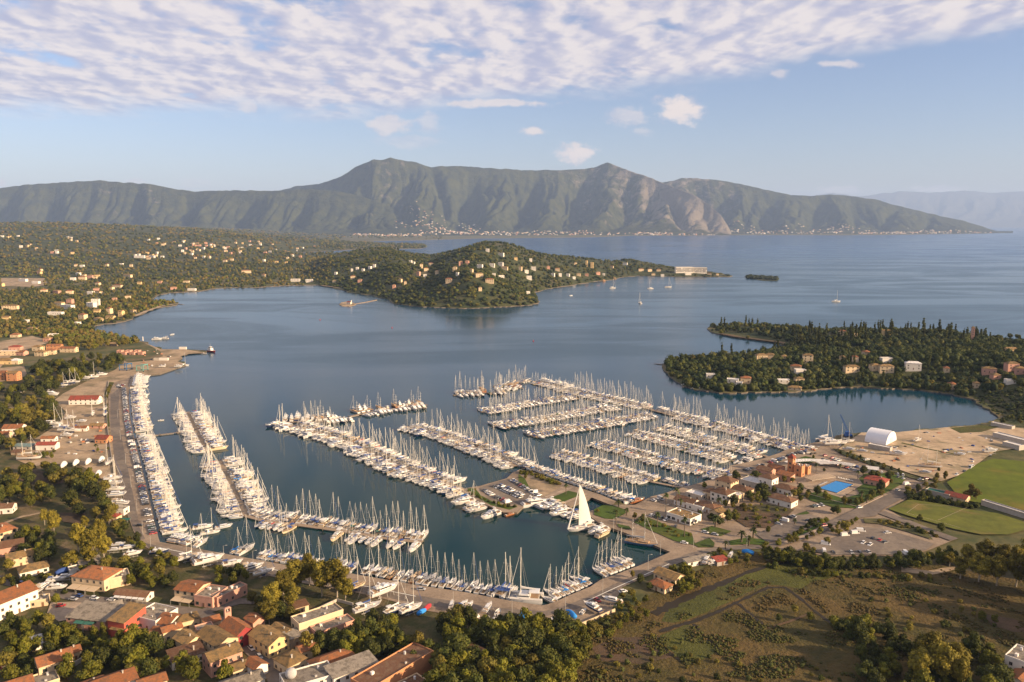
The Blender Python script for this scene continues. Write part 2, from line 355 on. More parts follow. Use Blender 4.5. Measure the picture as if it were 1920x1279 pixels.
# ------------------------------------------------------------------ water
def water_mat():
    m = bpy.data.materials.new('sea_water'); m.use_nodes = True; nt = m.node_tree; b = nt.nodes['Principled BSDF']
    t = N(nt, 'ShaderNodeTexCoord').outputs['Object']
    b.inputs['IOR'].default_value = 1.21; b.inputs['Specular IOR Level'].default_value = 0.5
    # sheltered basin water is greener, open water bluer
    sp = N(nt, 'ShaderNodeSeparateXYZ'); L(nt, t, sp.inputs[0])
    nb = noise(nt, t, 0.006, 3, 0.5)
    yv = math_(nt, 'MULTIPLY_ADD', nb, 260, sp.outputs[1])
    f = mrange(nt, yv, 560, 1150)
    f2 = mrange(nt, yv, 2200, 6000)
    c = mixc(nt, f, (0.001, 0.022, 0.023), (0.004, 0.034, 0.060)); c = mixc(nt, f2, c, (0.003, 0.052, 0.150))
    L(nt, c, b.inputs['Base Color'])
    mp = N(nt, 'ShaderNodeMapping'); L(nt, t, mp.inputs[0]); mp.inputs['Scale'].default_value = (0.0016, 0.0048, 1); mp.inputs['Rotation'].default_value = (0, 0, R(8))
    sl_ = mrange(nt, noise(nt, mp.outputs[0], 1.0, 5, 0.6, 1.2), 0.40, 0.62)
    calm = mrange(nt, sp.outputs[1], 700, 1100)
    r = math_(nt, 'ADD', math_(nt, 'MULTIPLY_ADD', calm, 0.10, 0.05), math_(nt, 'MULTIPLY', math_(nt, 'MULTIPLY', sl_, calm), 0.10))
    L(nt, r, b.inputs['Roughness'])
    bn = N(nt, 'ShaderNodeBump'); bn.inputs['Strength'].default_value = 1.0
    w1 = noise(nt, t, 0.42, 3, 0.6, 0.3); w2 = noise(nt, t, 0.07, 2, 0.5)
    hgt = math_(nt, 'ADD', w1, math_(nt, 'MULTIPLY', w2, 1.4))
    dist = math_(nt, 'MULTIPLY_ADD', math_(nt, 'MULTIPLY', sl_, calm), 0.06, 0.035)
    L(nt, dist, bn.inputs['Distance']); L(nt, hgt, bn.inputs['Height']); L(nt, bn.outputs[0], b.inputs['Normal'])
    return m
M_water = water_mat()
w = MB(); w.add([(-60000, -2000, 0), (60000, -2000, 0), (60000, 60000, 0), (-60000, 60000, 0)], [(0, 1, 2, 3)], M_water)
tag(w.build('sea_water'), kind='structure')

# ------------------------------------------------------------------ land sheet with a low quay edge
def resample(pts, step_px=9, jit=0.0, seed=1):
    r = random.Random(seed); out = []
    for i in range(len(pts)):
        a = pts[i]; b = pts[(i+1) % len(pts)]; n = max(1, int(math.hypot(b[0]-a[0], b[1]-a[1])/step_px))
        for k in range(n):
            t = k/n; out.append((a[0]+(b[0]-a[0])*t+(r.uniform(-jit, jit) if k else 0), a[1]+(b[1]-a[1])*t+(r.uniform(-jit, jit)*0.4 if k else 0)))
    return out
def sheet(name, pts, z, material, wall=0.0, world_pts=None, kind='structure', jit=0.0, edge=None):
    W = world_pts if world_pts is not None else [G(p[0], p[1], z if z < 10 else GZ) for p in (resample(pts, 12, jit) if jit else pts)]
    tris = geometry.tessellate_polygon([[Vector((x, y, 0)) for x, y in W]])
    m = MB(); vs = [(x, y, z) for x, y in W]; fs = []
    for t in tris:
        a, b, c = t; A, B, C_ = W[a], W[b], W[c]
        if (B[0]-A[0])*(C_[1]-A[1])-(B[1]-A[1])*(C_[0]-A[0]) < 0: t = (a, c, b)
        fs.append(t)
    m.add(vs, fs, material)
    if wall:
        n = len(W); m.add([(x, y, z) for x, y in W]+[(x, y, z-wall) for x, y in W], [(i, (i+1) % n, n+(i+1) % n, n+i) for i in range(n)], edge or material)
    o = m.build(name); tag(o, kind=kind); return o
M_edge = mat('quay_edge', (0.13, 0.105, 0.08), 0.9, 0.25, 0.4)
def coast_world():
    out = []; n = len(COAST)
    for i in range(n):
        a = COAST[i]; b = COAST[(i+1) % n]; A = G(*a, GZ); B = G(*b, GZ); out.append(A)
        natural = (a[1] < 1900 and b[1] < 1900 and a[0] > -1000) and ((a[1] < 640) or (a[0] > 1235 and a[1] < 812) or (a[0] < 305 and a[1] < 660))
        if natural and 440 < a[1]:
            k = max(1, int(math.hypot(b[0]-a[0], b[1]-a[1])/5)); ln = math.hypot(B[0]-A[0], B[1]-A[1]); nx, ny = -(B[1]-A[1])/ln, (B[0]-A[0])/ln
            for j in range(1, k):
                t = j/k; o = rnd.uniform(-1, 1)*min(7, 0.10*ln); out.append((A[0]+(B[0]-A[0])*t+nx*o, A[1]+(B[1]-A[1])*t+ny*o))
    return out
sheet('ground', None, GZ, M_land, wall=2.6, world_pts=coast_world(), edge=M_edge)
ZL = [GZ]
def lay(name, pts, material, dz=0.02, jit=0.0, step=None):
    ZL[0] += 0.012
    if name in ('quay_road', 'mole_paving', 'boatyard_yard', 'east_yard'):      # paving runs right to the water's edge
        q = []
        for p in pts:
            c = min(COAST, key=lambda c: (c[0]-p[0])**2+(c[1]-p[1])**2); q.append(c if (c[0]-p[0])**2+(c[1]-p[1])**2 < 8 else p)
        pts = [a for a, b in zip(q, q[1:]+q[:1]) if a != b]
    return sheet(name, pts, ZL[0]+dz, material, jit=jit)

# relief over the land sheet: one grid fine near the camera and coarse far away
def relief(name, pxs, pys, material, minz=1.0):
    X, Y = np.meshgrid(pxs, pys); gx, gy = Ga(X.ravel(), Y.ravel()); S = land_sdf(np.stack([gx, gy], 1)); H = height(gx, gy, S)
    z = np.where(S > 0, GZ-0.6+H, -3.0)
    V = np.stack([gx, gy, z], 1); ny, nx = X.shape
    idx = np.arange(nx*ny).reshape(ny, nx); F = np.stack([idx[:-1, :-1], idx[1:, :-1], idx[1:, 1:], idx[:-1, 1:]], -1).reshape(-1, 4)
    keep = (H[F].max(1) > 0.7) & (S[F].min(1) > -1e9) & (z[F].max(1) > 0); F = F[keep]
    me = np_mesh(name, V, F, [material], smooth=True)
    return tag(link(name, me), kind='structure')
relief('wooded_hills', np.arange(-420, 640, 6.0), np.concatenate([np.arange(431.6, 446, 0.5), np.arange(446, 566, 1.5)]), M_wood)
relief('headland_hill', np.arange(628, 1400, 4.0), np.arange(476, 582, 1.5), M_wood)
relief('peninsula_hill', np.arange(1236, 2300, 8.0), np.arange(606, 770, 2.0), M_wood)

# ------------------------------------------------------------------ mountains
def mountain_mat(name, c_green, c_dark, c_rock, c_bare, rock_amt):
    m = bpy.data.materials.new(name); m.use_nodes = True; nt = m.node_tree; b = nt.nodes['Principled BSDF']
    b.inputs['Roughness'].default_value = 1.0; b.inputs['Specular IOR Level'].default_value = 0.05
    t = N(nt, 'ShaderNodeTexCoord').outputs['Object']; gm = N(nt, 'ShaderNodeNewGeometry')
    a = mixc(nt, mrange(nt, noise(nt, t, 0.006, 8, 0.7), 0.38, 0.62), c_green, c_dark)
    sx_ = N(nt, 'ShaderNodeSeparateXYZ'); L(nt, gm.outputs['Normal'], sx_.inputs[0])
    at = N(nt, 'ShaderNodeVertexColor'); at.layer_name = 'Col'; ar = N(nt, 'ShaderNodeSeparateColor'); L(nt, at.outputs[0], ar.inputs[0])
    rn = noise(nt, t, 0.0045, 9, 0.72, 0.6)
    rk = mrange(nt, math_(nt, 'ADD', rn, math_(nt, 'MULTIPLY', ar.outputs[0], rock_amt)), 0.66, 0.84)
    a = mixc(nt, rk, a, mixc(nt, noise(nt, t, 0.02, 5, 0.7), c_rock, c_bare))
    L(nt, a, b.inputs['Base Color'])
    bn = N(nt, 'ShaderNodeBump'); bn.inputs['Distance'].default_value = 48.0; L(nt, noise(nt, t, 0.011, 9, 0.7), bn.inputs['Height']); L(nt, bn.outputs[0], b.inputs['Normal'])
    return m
M_mt = mountain_mat('scrub_mountain', (0.050, 0.054, 0.020), (0.022, 0.027, 0.013), (0.135, 0.115, 0.090), (0.20, 0.17, 0.135), 0.48)
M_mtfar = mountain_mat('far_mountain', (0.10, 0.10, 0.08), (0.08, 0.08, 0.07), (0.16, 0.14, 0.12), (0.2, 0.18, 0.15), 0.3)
def mountain(name, ridge, base, depth, seed, material, spur_f, spur_a, slant=0.35, rows=130, step=1.3, rockx=None, foot=0.0, conv=1.25, valleys=()):
    """ridge/base: px -> photo y of the skyline and of the foot; the slope runs back DEPTH metres from foot to ridge"""
    rx = np.array([p[0] for p in ridge], float); ry = np.array([p[1] for p in ridge], float)
    bx = np.array([p[0] for p in base], float); by = np.array([p[1] for p in base], float)
    xs = np.arange(rx[0], rx[-1], step); yb = np.interp(xs, bx, by)
    yr = np.interp(xs, rx, ry)+(fbm(xs/14, xs*0+seed, 4, seed)-0.47)*3.2
    f0x, f0y = Ga(xs, yb); D0 = f0y
    if not isinstance(depth, (int, float)): depth = np.interp(xs, [q[0] for q in depth], [q[1] for q in depth])
    T = np.concatenate([np.linspace(0, 1, rows), np.linspace(1.04, 1.6, 10)])
    V = []; C = []
    for k, t in enumerate(T):
        D = D0+depth*t; X = (xs-960)/FPX*(D*ct+CAM_H*st)*1.0
        zr = CAM_H+(420-yr)/FPX*(D0+depth)*1.005
        zr = np.maximum(zr, 6)
        s = xs+slant*130*(1-t)*1.0+40*(fbm(X/1500, D/1500, 3, seed+5)-0.5)
        wv = (s+34*(fbm(X/900, D/700, 3, seed+40)-0.5)*2*(1-0.4*t))/spur_f
        q1 = wv+0.9*fbm(wv*0.7, wv*0+t*0.8, 2, seed+1); q2 = wv*2.4+1.4*fbm(wv*1.3, t*1.7+wv*0, 2, seed+2)+t*0.6; q3 = wv*6.3+2.0*fbm(wv*2.2, t*4+wv*0, 2, seed+3)-t*1.3
        am = 0.55+0.75*vnoise(wv*0.8+5, wv*0+t, seed+12)
        r1 = 1-am*(0.5-0.5*np.cos(2*PI*q1)); r2 = np.abs(np.cos(PI*q2)); r3 = np.abs(np.cos(PI*q3))
        rr = 0.60*r1+0.27*r2+0.13*r3
        if t <= 1:
            prof = t**conv*(1-foot)+foot*sstep(0, 0.25, t)
            env = 4*t*(1-t)*(0.6+0.8*(1-t)); z = zr*prof*(1-spur_a*env*(1-rr))
            z = z*(1+0.30*(fbm(X/330, D/330, 6, seed+8)-0.5)*env)
            for v0, v1, vw, vd in valleys: z = z*(1-vd*np.exp(-((xs-(v0+(v1-v0)*(1-t))-14*(fbm(xs*0+t*3, xs*0, 2, int(v0))-.45)*2)/(vw*(.6+.6*(1-t))))**2)*min(1, env*1.2))
        else: z = zr*(1-0.9*(t-1)/0.6)
        V.append(np.stack([X, D, np.maximum(z, -2 if t < 0.001 else 1.0)], 1))
        rk = np.zeros(len(xs)) if rockx is None else np.interp(xs, [q[0] for q in rockx], [q[1] for q in rockx])
        C.append(np.stack([np.clip(rk*(0.35+0.75*min(t, 1)), 0, 1)]*3, 1))
    ny, nx = len(T), len(xs); V = np.concatenate(V); C = np.concatenate(C)
    idx = np.arange(nx*ny).reshape(ny, nx); F = np.stack([idx[:-1, :-1], idx[:-1, 1:], idx[1:, 1:], idx[1:, :-1]], -1).reshape(-1, 4)
    me = np_mesh(name, V, F, [material], col=C, smooth=True); tag(link(name, me), kind='structure')
    return xs, yb, yr, D0, V.reshape(ny, nx, 3)
MT = {}
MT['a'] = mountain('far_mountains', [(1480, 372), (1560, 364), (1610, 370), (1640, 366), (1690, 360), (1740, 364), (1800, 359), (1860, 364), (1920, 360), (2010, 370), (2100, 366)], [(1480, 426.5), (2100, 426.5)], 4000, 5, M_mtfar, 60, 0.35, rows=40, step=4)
MT['b'] = mountain('bay_mountain', [(500, 372), (520, 361), (560, 351), (600, 348), (640, 336), (670, 317), (705, 304), (722, 304), (735, 299.5), (750, 304), (775, 307), (810, 317), (850, 314), (900, 318), (940, 320), (980, 323), (1060, 322), (1110, 319), (1125, 313), (1137, 309), (1150, 313), (1165, 319), (1200, 331), (1240, 345), (1270, 356), (1300, 368), (1330, 386), (1350, 404), (1362, 420), (1372, 438)],
  [(500, 439), (700, 443), (900, 442), (1100, 441), (1380, 441.2)], [(500, 3600), (1130, 3500), (1250, 2300), (1372, 700)], 11, M_mt, 120, 0.95, rockx=[(500, .05), (680, .12), (720, .32), (840, .08), (1000, .12), (1120, .38), (1200, .52), (1300, .95), (1380, .95)], valleys=[(880, 905, 26, .62), (700, 640, 20, .5), (1010, 985, 20, .5), (820, 850, 14, .45), (1190, 1150, 16, .4), (1250, 1290, 12, .45), (1090, 1070, 18, .35), (960, 985, 10, .3)])
MT['c'] = mountain('cape_mountain', [(1200, 352), (1255, 342), (1275, 337), (1300, 337), (1350, 341), (1400, 351), (1440, 360), (1480, 367), (1515, 369), (1550, 366), (1600, 370), (1640, 376), (1680, 387), (1740, 401), (1800, 413), (1850, 427), (1875, 434), (1900, 436.6)],
  [(1200, 438.6), (1400, 439.2), (1500, 439.4), (1800, 438.4), (1900, 437)], 2900, 23, M_mt, 105, 0.9, slant=-0.5, rockx=[(1200, .42), (1300, .42), (1420, .22), (1500, .1), (1900, .05)], valleys=[(1365, 1330, 26, .6), (1455, 1420, 22, .6), (1545, 1500, 20, .55), (1600, 1600, 14, .5), (1680, 1640, 16, .5), (1745, 1720, 14, .45), (1410, 1390, 10, .3)])
MT['d'] = mountain('west_mountain', [(-420, 372), (-200, 362), (0, 356), (60, 349), (120, 345), (190, 341), (240, 345), (290, 348), (330, 356), (370, 361), (420, 359), (470, 359), (520, 360), (560, 357), (600, 357), (640, 361), (680, 370), (720, 383), (750, 396), (780, 412), (800, 428), (812, 437)],
  [(-420, 440), (0, 441), (500, 442), (700, 442.5), (820, 442.5)], 2100, 31, M_mt, 110, 0.85, rockx=[(-420, .1), (170, .1), (210, .3), (230, .1), (260, .1), (290, .38), (310, .12), (700, .05)], valleys=[(20, -40, 22, .5), (110, 60, 20, .5), (185, 120, 14, .4), (265, 255, 16, .55), (360, 350, 14, .4), (475, 440, 22, .7), (590, 540, 18, .5), (690, 660, 12, .45)])
# ------------------------------------------------------------------ roads, quays, yards, fields (photo pixels)
lay('grove_floor', [(-300, 700), (60, 700), (190, 720), (205, 860), (235, 960), (262, 1020), (470, 1060), (560, 1085), (980, 1185), (1180, 1200), (1100, 1279), (1000, 1600), (-500, 1600)], M_grove)
lay('marsh', [(1075, 1200), (1160, 1160), (1240, 1100), (1330, 1060), (1420, 1035), (1560, 1055), (1760, 1060), (1920, 1090), (2300, 1150), (2600, 1600), (1000, 1700), (1060, 1279)], M_marsh)
def blob(name, pts, m, dz=0.02, jit=1.5): return lay(name, pts, m, dz, jit)
blob('marsh_grass', [(1250, 1140), (1330, 1100), (1430, 1062), (1500, 1050), (1600, 1062), (1590, 1075), (1520, 1092), (1500, 1105), (1470, 1098), (1440, 1096), (1400, 1112), (1370, 1128), (1300, 1158), (1262, 1168), (1240, 1165)], M_marshg)
blob('marsh_grass', [(1237, 1192), (1290, 1170), (1302, 1176), (1345, 1222), (1310, 1240), (1285, 1240), (1250, 1215)], M_marshg)
blob('marsh_grass', [(1410, 1082), (1460, 1062), (1480, 1075), (1440, 1092)], M_marshg)
blob('bare_ground', [(1110, 1215), (1150, 1195), (1200, 1195), (1240, 1215), (1260, 1232), (1200, 1245), (1130, 1240)], M_soil)
blob('bare_ground', [(1690, 1062), (1740, 1070), (1795, 1061), (1800, 1066), (1745, 1078), (1690, 1072)], M_grav)
blob('bare_ground', [(1840, 1150), (1900, 1160), (1960, 1185), (1900, 1185), (1860, 1172)], M_soil)
# drainage channels through the marsh
M_chan = bpy.data.materials.new('channel_water'); M_chan.use_nodes = True
_b = M_chan.node_tree.nodes['Principled BSDF']; _b.inputs['Base Color'].default_value = (0.012, 0.012, 0.008, 1); _b.inputs['Roughness'].default_value = 0.6; _b.inputs['Specular IOR Level'].default_value = 0.1; _b.inputs['Base Color'].default_value = (0.03, 0.024, 0.016, 1)
def strip_pts(line, w0, w1=None, wob=0.0):
    """a strip of ground W metres wide along a px polyline -> world polygon"""
    W = [Vector(G(p[0], p[1], GZ)) for p in line]; w1 = w0 if w1 is None else w1; l = []; r = []
    for i, p in enumerate(W):
        d = (W[min(i+1, len(W)-1)]-W[max(i-1, 0)]).normalized(); n = Vector((-d.y, d.x)); w = (w0+(w1-w0)*i/(len(W)-1))*rnd.uniform(1-wob, 1+wob)
        l.append(tuple(p+n*w/2)); r.append(tuple(p-n*w/2))
    return l+r[::-1]
def strip(name, line, w, m, w1=None, dz=0.02, dense=True):
    ZL[0] += 0.012
    wob = .4 if 'marsh' in name else 0.0
    if dense: line = resample_open(line, 6 if wob else 14)
    return sheet(name, None, ZL[0]+dz, m, world_pts=strip_pts(line, w, w1, wob))
def resample_open(pts, step):
    out = []
    for a, b in zip(pts, pts[1:]):
        n = max(1, int(math.hypot(b[0]-a[0], b[1]-a[1])/step))
        for k in range(n): out.append((a[0]+(b[0]-a[0])*k/n, a[1]+(b[1]-a[1])*k/n))
    return out+[pts[-1]]
strip('marsh_channel', [(1225, 1152), (1272, 1128), (1318, 1108), (1360, 1092), (1400, 1074), (1440, 1062), (1500, 1052)], 5.5, M_chan, 1.5)
strip('marsh_channel', [(1237, 1185), (1262, 1176), (1300, 1166), (1345, 1148), (1390, 1126), (1440, 1102), (1472, 1102), (1500, 1122), (1530, 1148), (1562, 1172)], 2.2, M_chan, 1.4)
strip('marsh_channel', [(1300, 1170), (1325, 1198), (1352, 1222)], 1.6, M_chan)
strip('marsh_channel', [(1385, 1133), (1410, 1154), (1432, 1172)], 1.6, M_chan)
strip('marsh_channel', [(1230, 1196), (1255, 1225), (1285, 1246)], 1.6, M_chan)
strip('path', [(1440, 1178), (1480, 1166), (1520, 1150)], 1.4, M_soil)

# west boatyard
lay('boatyard_yard', [(262, 640), (278, 647), (302, 656), (345, 657), (385, 659), (384, 662), (352, 664), (338, 668), (340, 672), (330, 678), (345, 682), (324, 691), (298, 700), (262, 704), (246, 706), (240, 716), (214, 718), (202, 742), (206, 800), (213, 850), (222, 905), (232, 960),
    (205, 962), (200, 905), (165, 880), (140, 868), (60, 874), (30, 862), (30, 840), (70, 820), (110, 795), (124, 772), (100, 752), (118, 738), (160, 716), (215, 694), (232, 680), (236, 655)], M_grav, jit=0.0)
lay('grass_verge', [(265, 640), (300, 658), (306, 668), (280, 676), (240, 680), (225, 672), (228, 650)], M_land)
lay('grass_verge', [(205, 716), (214, 717), (203, 740), (200, 752), (196, 738)], M_marshg)
lay('grass_verge', [(196, 758), (202, 756), (206, 800), (200, 800)], M_marshg)
# west quay road and parking
lay('quay_road', [(214, 717), (246, 706), (242, 740), (244, 775), (250, 810), (259, 845), (273, 900), (287, 960), (298, 1007), (300, 1017), (410, 1037), (480, 1050), (535, 1060), (652, 1075), (775, 1097), (870, 1111), (960, 1128), (1017, 1136), (1027, 1134), (1044, 1128), (1070, 1116), (1107, 1101),
    (1126, 1088), (1160, 1076), (1200, 1061), (1257, 1036), (1235, 1027), (1180, 1003), (1147, 991), (1122, 981), (1102, 965), (1108, 959), (1146, 948), (1175, 947), (1190, 948), (1221, 932), (1246, 926), (1270, 918), (1300, 910), (1341, 898), (1361, 887), (1369, 874), (1405, 867), (1429, 861), (1460, 851),
    (1477, 843), (1500, 837), (1525, 831), (1561, 827), (1575, 836), (1640, 868), (1700, 888), (1740, 900), (1735, 915), (1700, 935), (1665, 955), (1700, 975), (1790, 1012), (1760, 1024), (1735, 1034), (1690, 1043), (1552, 1043), (1490, 1032), (1440, 1030), (1400, 1026), (1340, 1030), (1292, 1044), (1255, 1062),
    (1200, 1082), (1167, 1100), (1148, 1140), (1152, 1148), (1072, 1181), (1035, 1178), (980, 1180), (900, 1165), (860, 1152), (830, 1150), (780, 1142), (740, 1128), (700, 1118), (652, 1108), (560, 1092), (470, 1072), (400, 1058), (367, 1052), (339, 1048), (280, 1030), (262, 1018), (250, 995), (237, 960), (222, 900), (213, 850), (206, 800), (203, 742)], M_conc)
lay('road', [(207, 742), (226, 724), (222, 760), (226, 810), (236, 860), (250, 930), (262, 990), (272, 1010), (262, 1012), (250, 992), (238, 958), (223, 898), (214, 850), (207, 800)], M_asph)
lay('road', [(272, 1018), (330, 1030), (420, 1048), (540, 1072), (660, 1092), (780, 1116), (880, 1132), (960, 1142), (1020, 1146), (1060, 1136), (1110, 1116), (1150, 1096), (1215, 1068), (1255, 1052), (1290, 1038), (1330, 1028), (1400, 1022), (1440, 1022), (1440, 1030), (1400, 1029), (1335, 1034), (1296, 1046),
    (1255, 1064), (1205, 1084), (1165, 1102), (1120, 1126), (1070, 1146), (1020, 1156), (960, 1156), (870, 1146), (770, 1130), (660, 1106), (540, 1086), (420, 1058), (330, 1042), (280, 1030)], M_asph)
for ln in ([(300, 1028), (420, 1051), (540, 1074), (660, 1095), (780, 1119)], [(1100, 1128), (1165, 1098), (1255, 1058)]): strip('road_line', ln, 0.35, M_paint)
# village road
strip('road', [(-60, 1075), (20, 1092), (90, 1110), (160, 1124), (230, 1131), (300, 1140), (365, 1148), (400, 1160), (440, 1190), (480, 1225), (512, 1260), (540, 1320)], 7, M_asph)
strip('road', [(372, 1150), (410, 1140), (450, 1128), (500, 1128)], 6, M_asph)
lay('paving', [(95, 1130), (140, 1128), (200, 1136), (140, 1160), (110, 1165), (88, 1150)], M_plaza)
strip('track', [(-40, 770), (20, 765), (60, 768), (90, 760)], 6, M_grav)
strip('track', [(0, 985), (40, 970), (80, 962)], 3, M_grav)
lay('dry_field', [(20, 888), (60, 880), (130, 892), (120, 905), (60, 918), (30, 915)], M_soil)
lay('dry_field', [(-60, 660), (0, 640), (60, 630), (100, 640), (60, 652), (20, 668), (0, 690), (-60, 700)], M_grav)
lay('works_yard', [(-40, 520), (20, 518), (84, 522), (90, 534), (60, 538), (0, 536), (-40, 540)], M_grav)
lay('dry_field', [(0, 690), (45, 686), (52, 705), (0, 716)], M_grav)
lay('dry_field', [(110, 960), (160, 962), (165, 985), (118, 978)], M_soil)
# the central mole
lay('mole_paving', [(975, 881), (1002, 887), (1062, 908), (1125, 928), (1156, 941), (1150, 946), (1146, 946), (1110, 932), (1068, 949), (1052, 942), (1027, 935), (985, 945), (970, 960), (944, 960), (915, 947), (900, 940), (872, 925), (866, 918), (880, 914), (900, 911), (925, 904), (950, 897), (960, 887)], M_conc)
lay('car_park', [(897, 916), (925, 905), (952, 898), (990, 919), (1018, 934), (975, 946), (952, 946), (920, 935)], M_asph)
lay('gravel', [(984, 896), (1012, 897), (1052, 913), (1020, 931), (994, 917)], M_grav)
lay('grass_verge', [(875, 916), (890, 915), (902, 929), (925, 941), (952, 949), (971, 950), (955, 956), (920, 947), (900, 936)], M_lawn)
lay('grass_verge', [(972, 889), (984, 897), (994, 917), (984, 914), (972, 902)], M_lawn)
lay('lawn', [(1031, 934), (1066, 920), (1095, 927), (1054, 942)], M_lawn)
strip('path', [(1022, 934), (1075, 914)], 2.6, M_plaza); strip('path', [(1058, 944), (1100, 927)], 2.6, M_plaza)
# marina centre
lay('lawn', [(1114, 955), (1130, 947), (1147, 947), (1172, 955), (1174, 962), (1152, 973), (1135, 972), (1114, 965)], M_lawn)
lay('lawn', [(1157, 982), (1180, 987), (1184, 992), (1172, 992), (1160, 988)], M_lawn)
lay('lawn', [(1189, 979), (1200, 968), (1215, 970), (1250, 984), (1297, 1000), (1304, 1022), (1265, 1014), (1222, 995)], M_lawn)
lay('lawn', [(1300, 1020), (1330, 1008), (1340, 1018), (1338, 1026), (1310, 1026)], M_lawn)
lay('lawn', [(1314, 992), (1335, 986), (1372, 996), (1352, 1005), (1335, 1003)], M_lawn)
lay('lawn', [(1286, 976), (1312, 974), (1300, 984), (1290, 984)], M_lawn)
lay('lawn', [(1366, 1014), (1400, 1008), (1440, 1012), (1436, 1022), (1400, 1020), (1370, 1022)], M_lawn)
lay('soil_bed', [(1380, 950), (1440, 945), (1490, 955), (1475, 968), (1440, 990), (1400, 988), (1375, 972)], M_soil)
lay('lawn', [(1450, 986), (1490, 966), (1512, 958), (1518, 962), (1480, 980), (1462, 992)], M_lawn)
lay('lawn', [(1470, 1010), (1500, 995), (1535, 975), (1550, 978), (1530, 990), (1500, 1004), (1480, 1012)], M_lawn)
lay('lawn', [(1505, 928), (1540, 920), (1580, 935), (1612, 926), (1636, 934), (1608, 953), (1560, 950), (1520, 938)], M_lawn)
lay('lawn', [(1600, 905), (1622, 888), (1665, 886), (1700, 895), (1690, 908), (1640, 936), (1612, 925)], M_lawn)
lay('lawn', [(1492, 862), (1510, 855), (1540, 862), (1520, 868), (1495, 868)], M_lawn)
lay('pool_terrace', [(1496, 905), (1520, 892), (1548, 884), (1606, 892), (1618, 908), (1577, 933), (1534, 920), (1512, 916)], M_plaza)
lay('car_park', [(1418, 1002), (1440, 992), (1486, 966), (1518, 964), (1545, 972), (1520, 990), (1480, 1006), (1440, 1018)], M_asph)
lay('road', [(1735, 902), (1752, 904), (1715, 922), (1660, 952), (1640, 968), (1600, 972), (1580, 978), (1560, 990), (1520, 1008), (1470, 1022), (1440, 1030), (1420, 1026), (1480, 1012), (1530, 992), (1560, 975), (1600, 956), (1650, 930), (1700, 912)], M_asph)
strip('road', [(1652, 962), (1700, 980), (1745, 998), (1790, 1014)], 7, M_asph)
strip('path', [(1612, 950), (1650, 933), (1662, 928)], 2.4, M_plaza)
strip('path', [(1470, 1020), (1510, 1006), (1540, 992)], 2.2, M_plaza)
lay('gravel', [(1610, 988), (1650, 990), (1700, 1004), (1752, 1020), (1735, 1032), (1690, 1040), (1560, 1040), (1500, 1030), (1560, 1010), (1590, 1000)], M_asph)
lay('grass_verge', [(1618, 972), (1660, 972), (1740, 1000), (1750, 1012), (1700, 996), (1650, 982), (1622, 980)], M_land)
# east yard
lay('east_yard', [(1572, 842), (1590, 828), (1615, 813), (1685, 812), (1765, 804), (1840, 797), (1920, 803), (1990, 812), (1990, 842), (1920, 838), (1865, 847), (1850, 857), (1830, 872), (1802, 890), (1765, 902), (1740, 897), (1702, 886), (1640, 864)], M_sand)
lay('scrub_strip', [(1780, 802), (1840, 797), (1875, 800), (1840, 810), (1800, 812)], M_marshg)
lay('scrub_strip', [(1560, 840), (1572, 842), (1640, 866), (1702, 888), (1740, 899), (1730, 903), (1640, 874), (1580, 852)], M_wood)
strip('track', [(1690, 832), (1730, 842), (1790, 853), (1800, 856)], 3, M_marshg)
lay('playing_field', [(1775, 904), (1800, 890), (1835, 868), (1862, 860), (1960, 868), (2300, 900), (2200, 975), (1960, 962), (1866, 950), (1800, 935)], M_pitch)
lay('sports_pitch', [(1665, 954), (1705, 936), (1760, 944), (1815, 955), (1870, 962), (1915, 976), (1935, 990), (1890, 1002), (1840, 1002), (1790, 992), (1752, 981), (1700, 966)], M_pitch2)
for ln in ([(1700, 964), (1722, 948)], [(1758, 978), (1815, 953)], [(1700, 964), (1800, 992)], [(1722, 948), (1815, 953)]): strip('pitch_line', ln, 0.16, M_kerb)
# pontoon docks and beaches
for ln, w_ in (([(640, 541), (600, 535), (540, 536), (480, 540)], 8), ([(1180, 577+0), (1180, 577)], 0)):
    if w_: strip('beach', ln, w_, M_grav)
strip('beach', [(250, 594), (275, 584), (300, 575), (332, 570)], 9, M_sand)
strip('beach', [(560, 474), (620, 470), (690, 466.5), (740, 466.8)], 16, M_sand)
strip('beach', [(640, 452.4), (700, 451.6), (760, 450.8), (800, 449.6)], 26, M_sand)
strip('beach', [(1000, 445.8), (1100, 444.8), (1180, 441.9)], 24, M_sand)
strip('mud_bank', [(1350, 626), (1380, 632), (1425, 638), (1464, 643), (1480, 648)], 9, M_soil)
strip('path', [(295, 577), (262, 590)], 3, M_plaza)

